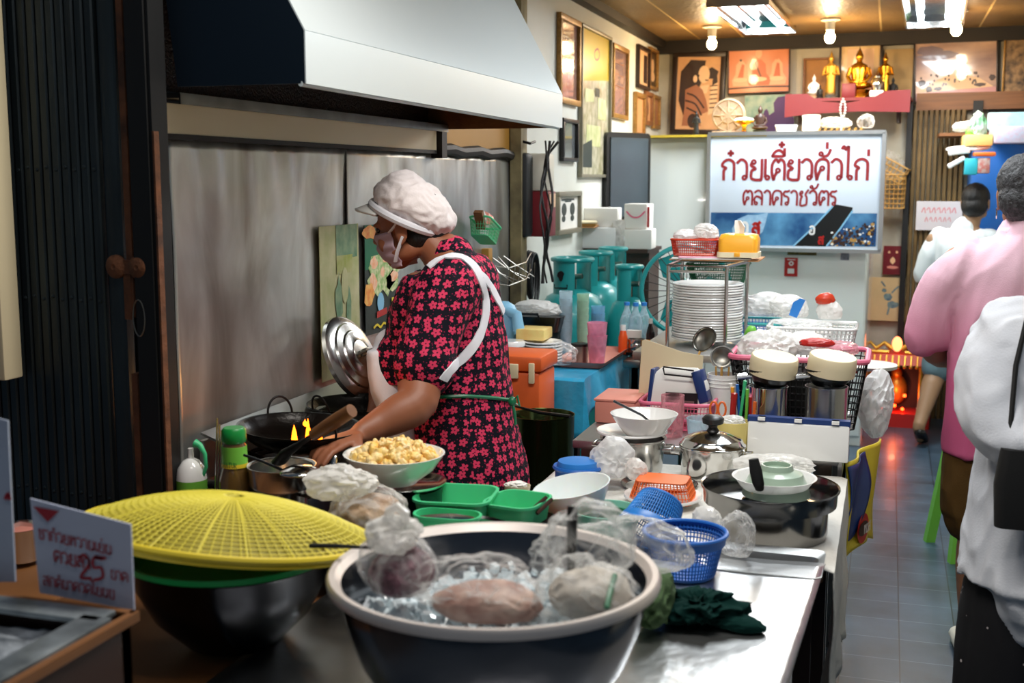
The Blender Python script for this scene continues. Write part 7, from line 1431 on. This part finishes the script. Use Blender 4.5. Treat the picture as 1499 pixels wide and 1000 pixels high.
c,r=rim(30,770,70,1.95); t=thing('pink_dish','small steel dish of something pink between the two signs','dish',(c.x,1.95,ZT)); hz=c.z-ZT; b=B(); b.lathe(wall_prof([(r*.8,0),(r*.9,hz-.03),(r,hz)],.003),36); b.build('dish','steel_bright',t); b=B(); b.lathe([(0,hz-.015),(r*.9,hz-.015),(0,hz-.0)],24); b.build('pink_food','pinksalmon',t)
# bits by the floor on the right
q=G(1392,690,0); t=thing('green_stool','lime green plastic stool standing behind the person in the pink shirt','stool',(.42,5.35,0),.3)
for sx in(-1,1):
    for sy in(-1,1): b=B(); b.loft([[V((sx*(.1+.05*k)+x,sy*(.1+.05*k)+y,.44*(1-k))) for x,y in((-.02,-.02),(.02,-.02),(.02,.02),(-.02,.02))] for k in (0,.5,.95,1)]); b.build('leg','lime',t)
b=B(); b.loft([rr(.24,.24,.04,4,.4),rr(.25,.25,.04,4,.42),rr(.25,.25,.04,4,.45)]); b.build('seat','lime',t)
# shelf stuff top right
YS=8.02; q=GY(1424,200,YS); xl=q.x; zt_=q.z
t=thing('blue_cabinet','tall bright blue cabinet behind the people at the right','cabinet',(xl+.34,YS+.17,0)); b=B(); b.box((0,0,zt_/2),(.68,.32,zt_),bev=.006); b.build('cabinet_body',mat('bluecab','1E5FA8',.35,coat=.2),t); b=B(); b.box((-.17,-.166,zt_/2),(.32,.012,zt_-.1),bev=.003); b.build('cabinet_door','blue',t); b=B(); b.box((.17,-.166,zt_/2),(.32,.012,zt_-.1),bev=.003); b.build('cabinet_door','blue',t)
b=B(); b.box((xl+.2,YS+.1,zt_+.012),(.8,.4,.02)); tag(b.build('plank','wood'),'wooden plank on top of the blue cabinet under the boxes','plank')
def tb(name,label,cat,x0,y0,x1,y1,Y,m,d=.12,rz=0,rot=None):
    a=GY(x0,y0,Y); c=GY(x1,y1,Y); b=B(); b.box((0,0,0),(c.x-a.x,d,a.z-c.z),bev=.008); o=b.build(name,m,loc=(a+c)/2,rz=rz); 
    if rot: o.rotation_euler=rot
    return tag(o,label,cat)
tb('printed_box','pale box with coloured spots on top of the blue cabinet','box',1452,186,1510,210,7.6,mat('spotbox','C3CFE4',.45,var=.4,vs=50,h2='E08A98'),.2,.1)
tb('cyan_box','white and cyan box behind the spotted box','box',1447,166,1505,190,7.75,mat('cyanb','7FC4D8',.45,var=1,vs=4,h2='E9F0F2'),.2,-.1)
tb('yellow_box','yellow cardboard box left of the spotted box','box',1410,198,1450,214,7.6,mat('ybox','E2C878',.6),.2,.05)
tb('green_box','small green and white box on the yellow box','box',1414,190,1434,198,7.6,'lime',.1)
tb('hanging_teal_carton','teal carton hanging below the plank edge','carton',1412,232,1430,256,7.5,mat('tealc','2FA9B8',.4),.08)
tb('flowered_carton','pale carton with red flowers beside the teal carton','carton',1431,231,1448,254,7.5,mat('flc','BFB8B0',.5,var=1,vs=40,h2='B0483c'),.08)
tb('orange_folder','orange folder sticking out over the cartons','folder',1425,223,1456,229,7.5,'orange_hot',.1,.1)
tb('white_paper_roll','white paper roll poking out to the left, upper one','paper',1388,218,1420,226,7.5,'paper',.03,0,(0,-.12,.1))
tb('white_paper_sheet','folded white paper poking out to the left, lower one','paper',1386,234,1414,241,7.5,'paper',.03,0,(0,-.55,.1))
lump('plastic_bag','green and white knotted plastic bag on top of the boxes','bag',GY(1430,182,7.55),(.05,.05,.09),mat('gbag','2FB35A',.35,var=1,vs=18,h2='E8F4EA'),131,.5,3,flat=False)
lump('plastic_bag','white plastic bag beside the green knotted one','bag',GY(1413,186,7.65),(.07,.05,.045),'film_w',132,.5,3)
lump('plastic_bag','flat white plastic bag hanging over the plank edge under the yellow box','bag',GY(1420,217,7.55),(.11,.06,.022),'film_w',133,.4,3)
# ================= sub-parts: hang small pieces on the part that carries them =================
NEST={'lid_knob':'pot_lid','cap_brim':'cap','cap_band':'cap','ear_loop':'face_mask','collar':'polo_shirt','string_knot':'waist_string','hinge_clip':'hinge_strip','label_lettering':'yellow_label','label_band':'yellow_label',
 'roof_tile':'roof','roof_dragon':'roof','pan_handle':'pan_body','bucket_rib':'pot_body','bottle_label':'bottle_body','clear_window':'black_window_frame','emblem_band':'red_emblem','hoop_earring':'body','eye':'body','rack_bar':'rack_top','spout':'dome_cap','bead_garland':'x','box_lid_x':'x','label_x':'x','finger_loop':'blades','pot_handle':'pot_body','wire':'reflector','latch':'box_base','bag_loop':'bag_knot','loop_handle':'pan','rivet':'x','radial_ribs':'dome_sheet','centre_boss':'dome_sheet','yellow_label_x':'x','strap':'bag_body','collar_x':'x','lock_plate':'gate_post','ring_handle':'gate_post','post_edge':'gate_post','stretcher':'x','writing':'print','figure':'print','mount':'print'}
bn=lambda o:o.name.split('.')[0]
for o in list(COL.objects):
    if o.parent and o.parent.parent is None and bn(o) in NEST:
        sib=[c for c in o.parent.children if bn(c)==NEST[bn(o)] and c is not o]
        if sib:
            q=sib[0]; o.location=V(o.location)-V(q.location); o.parent=q
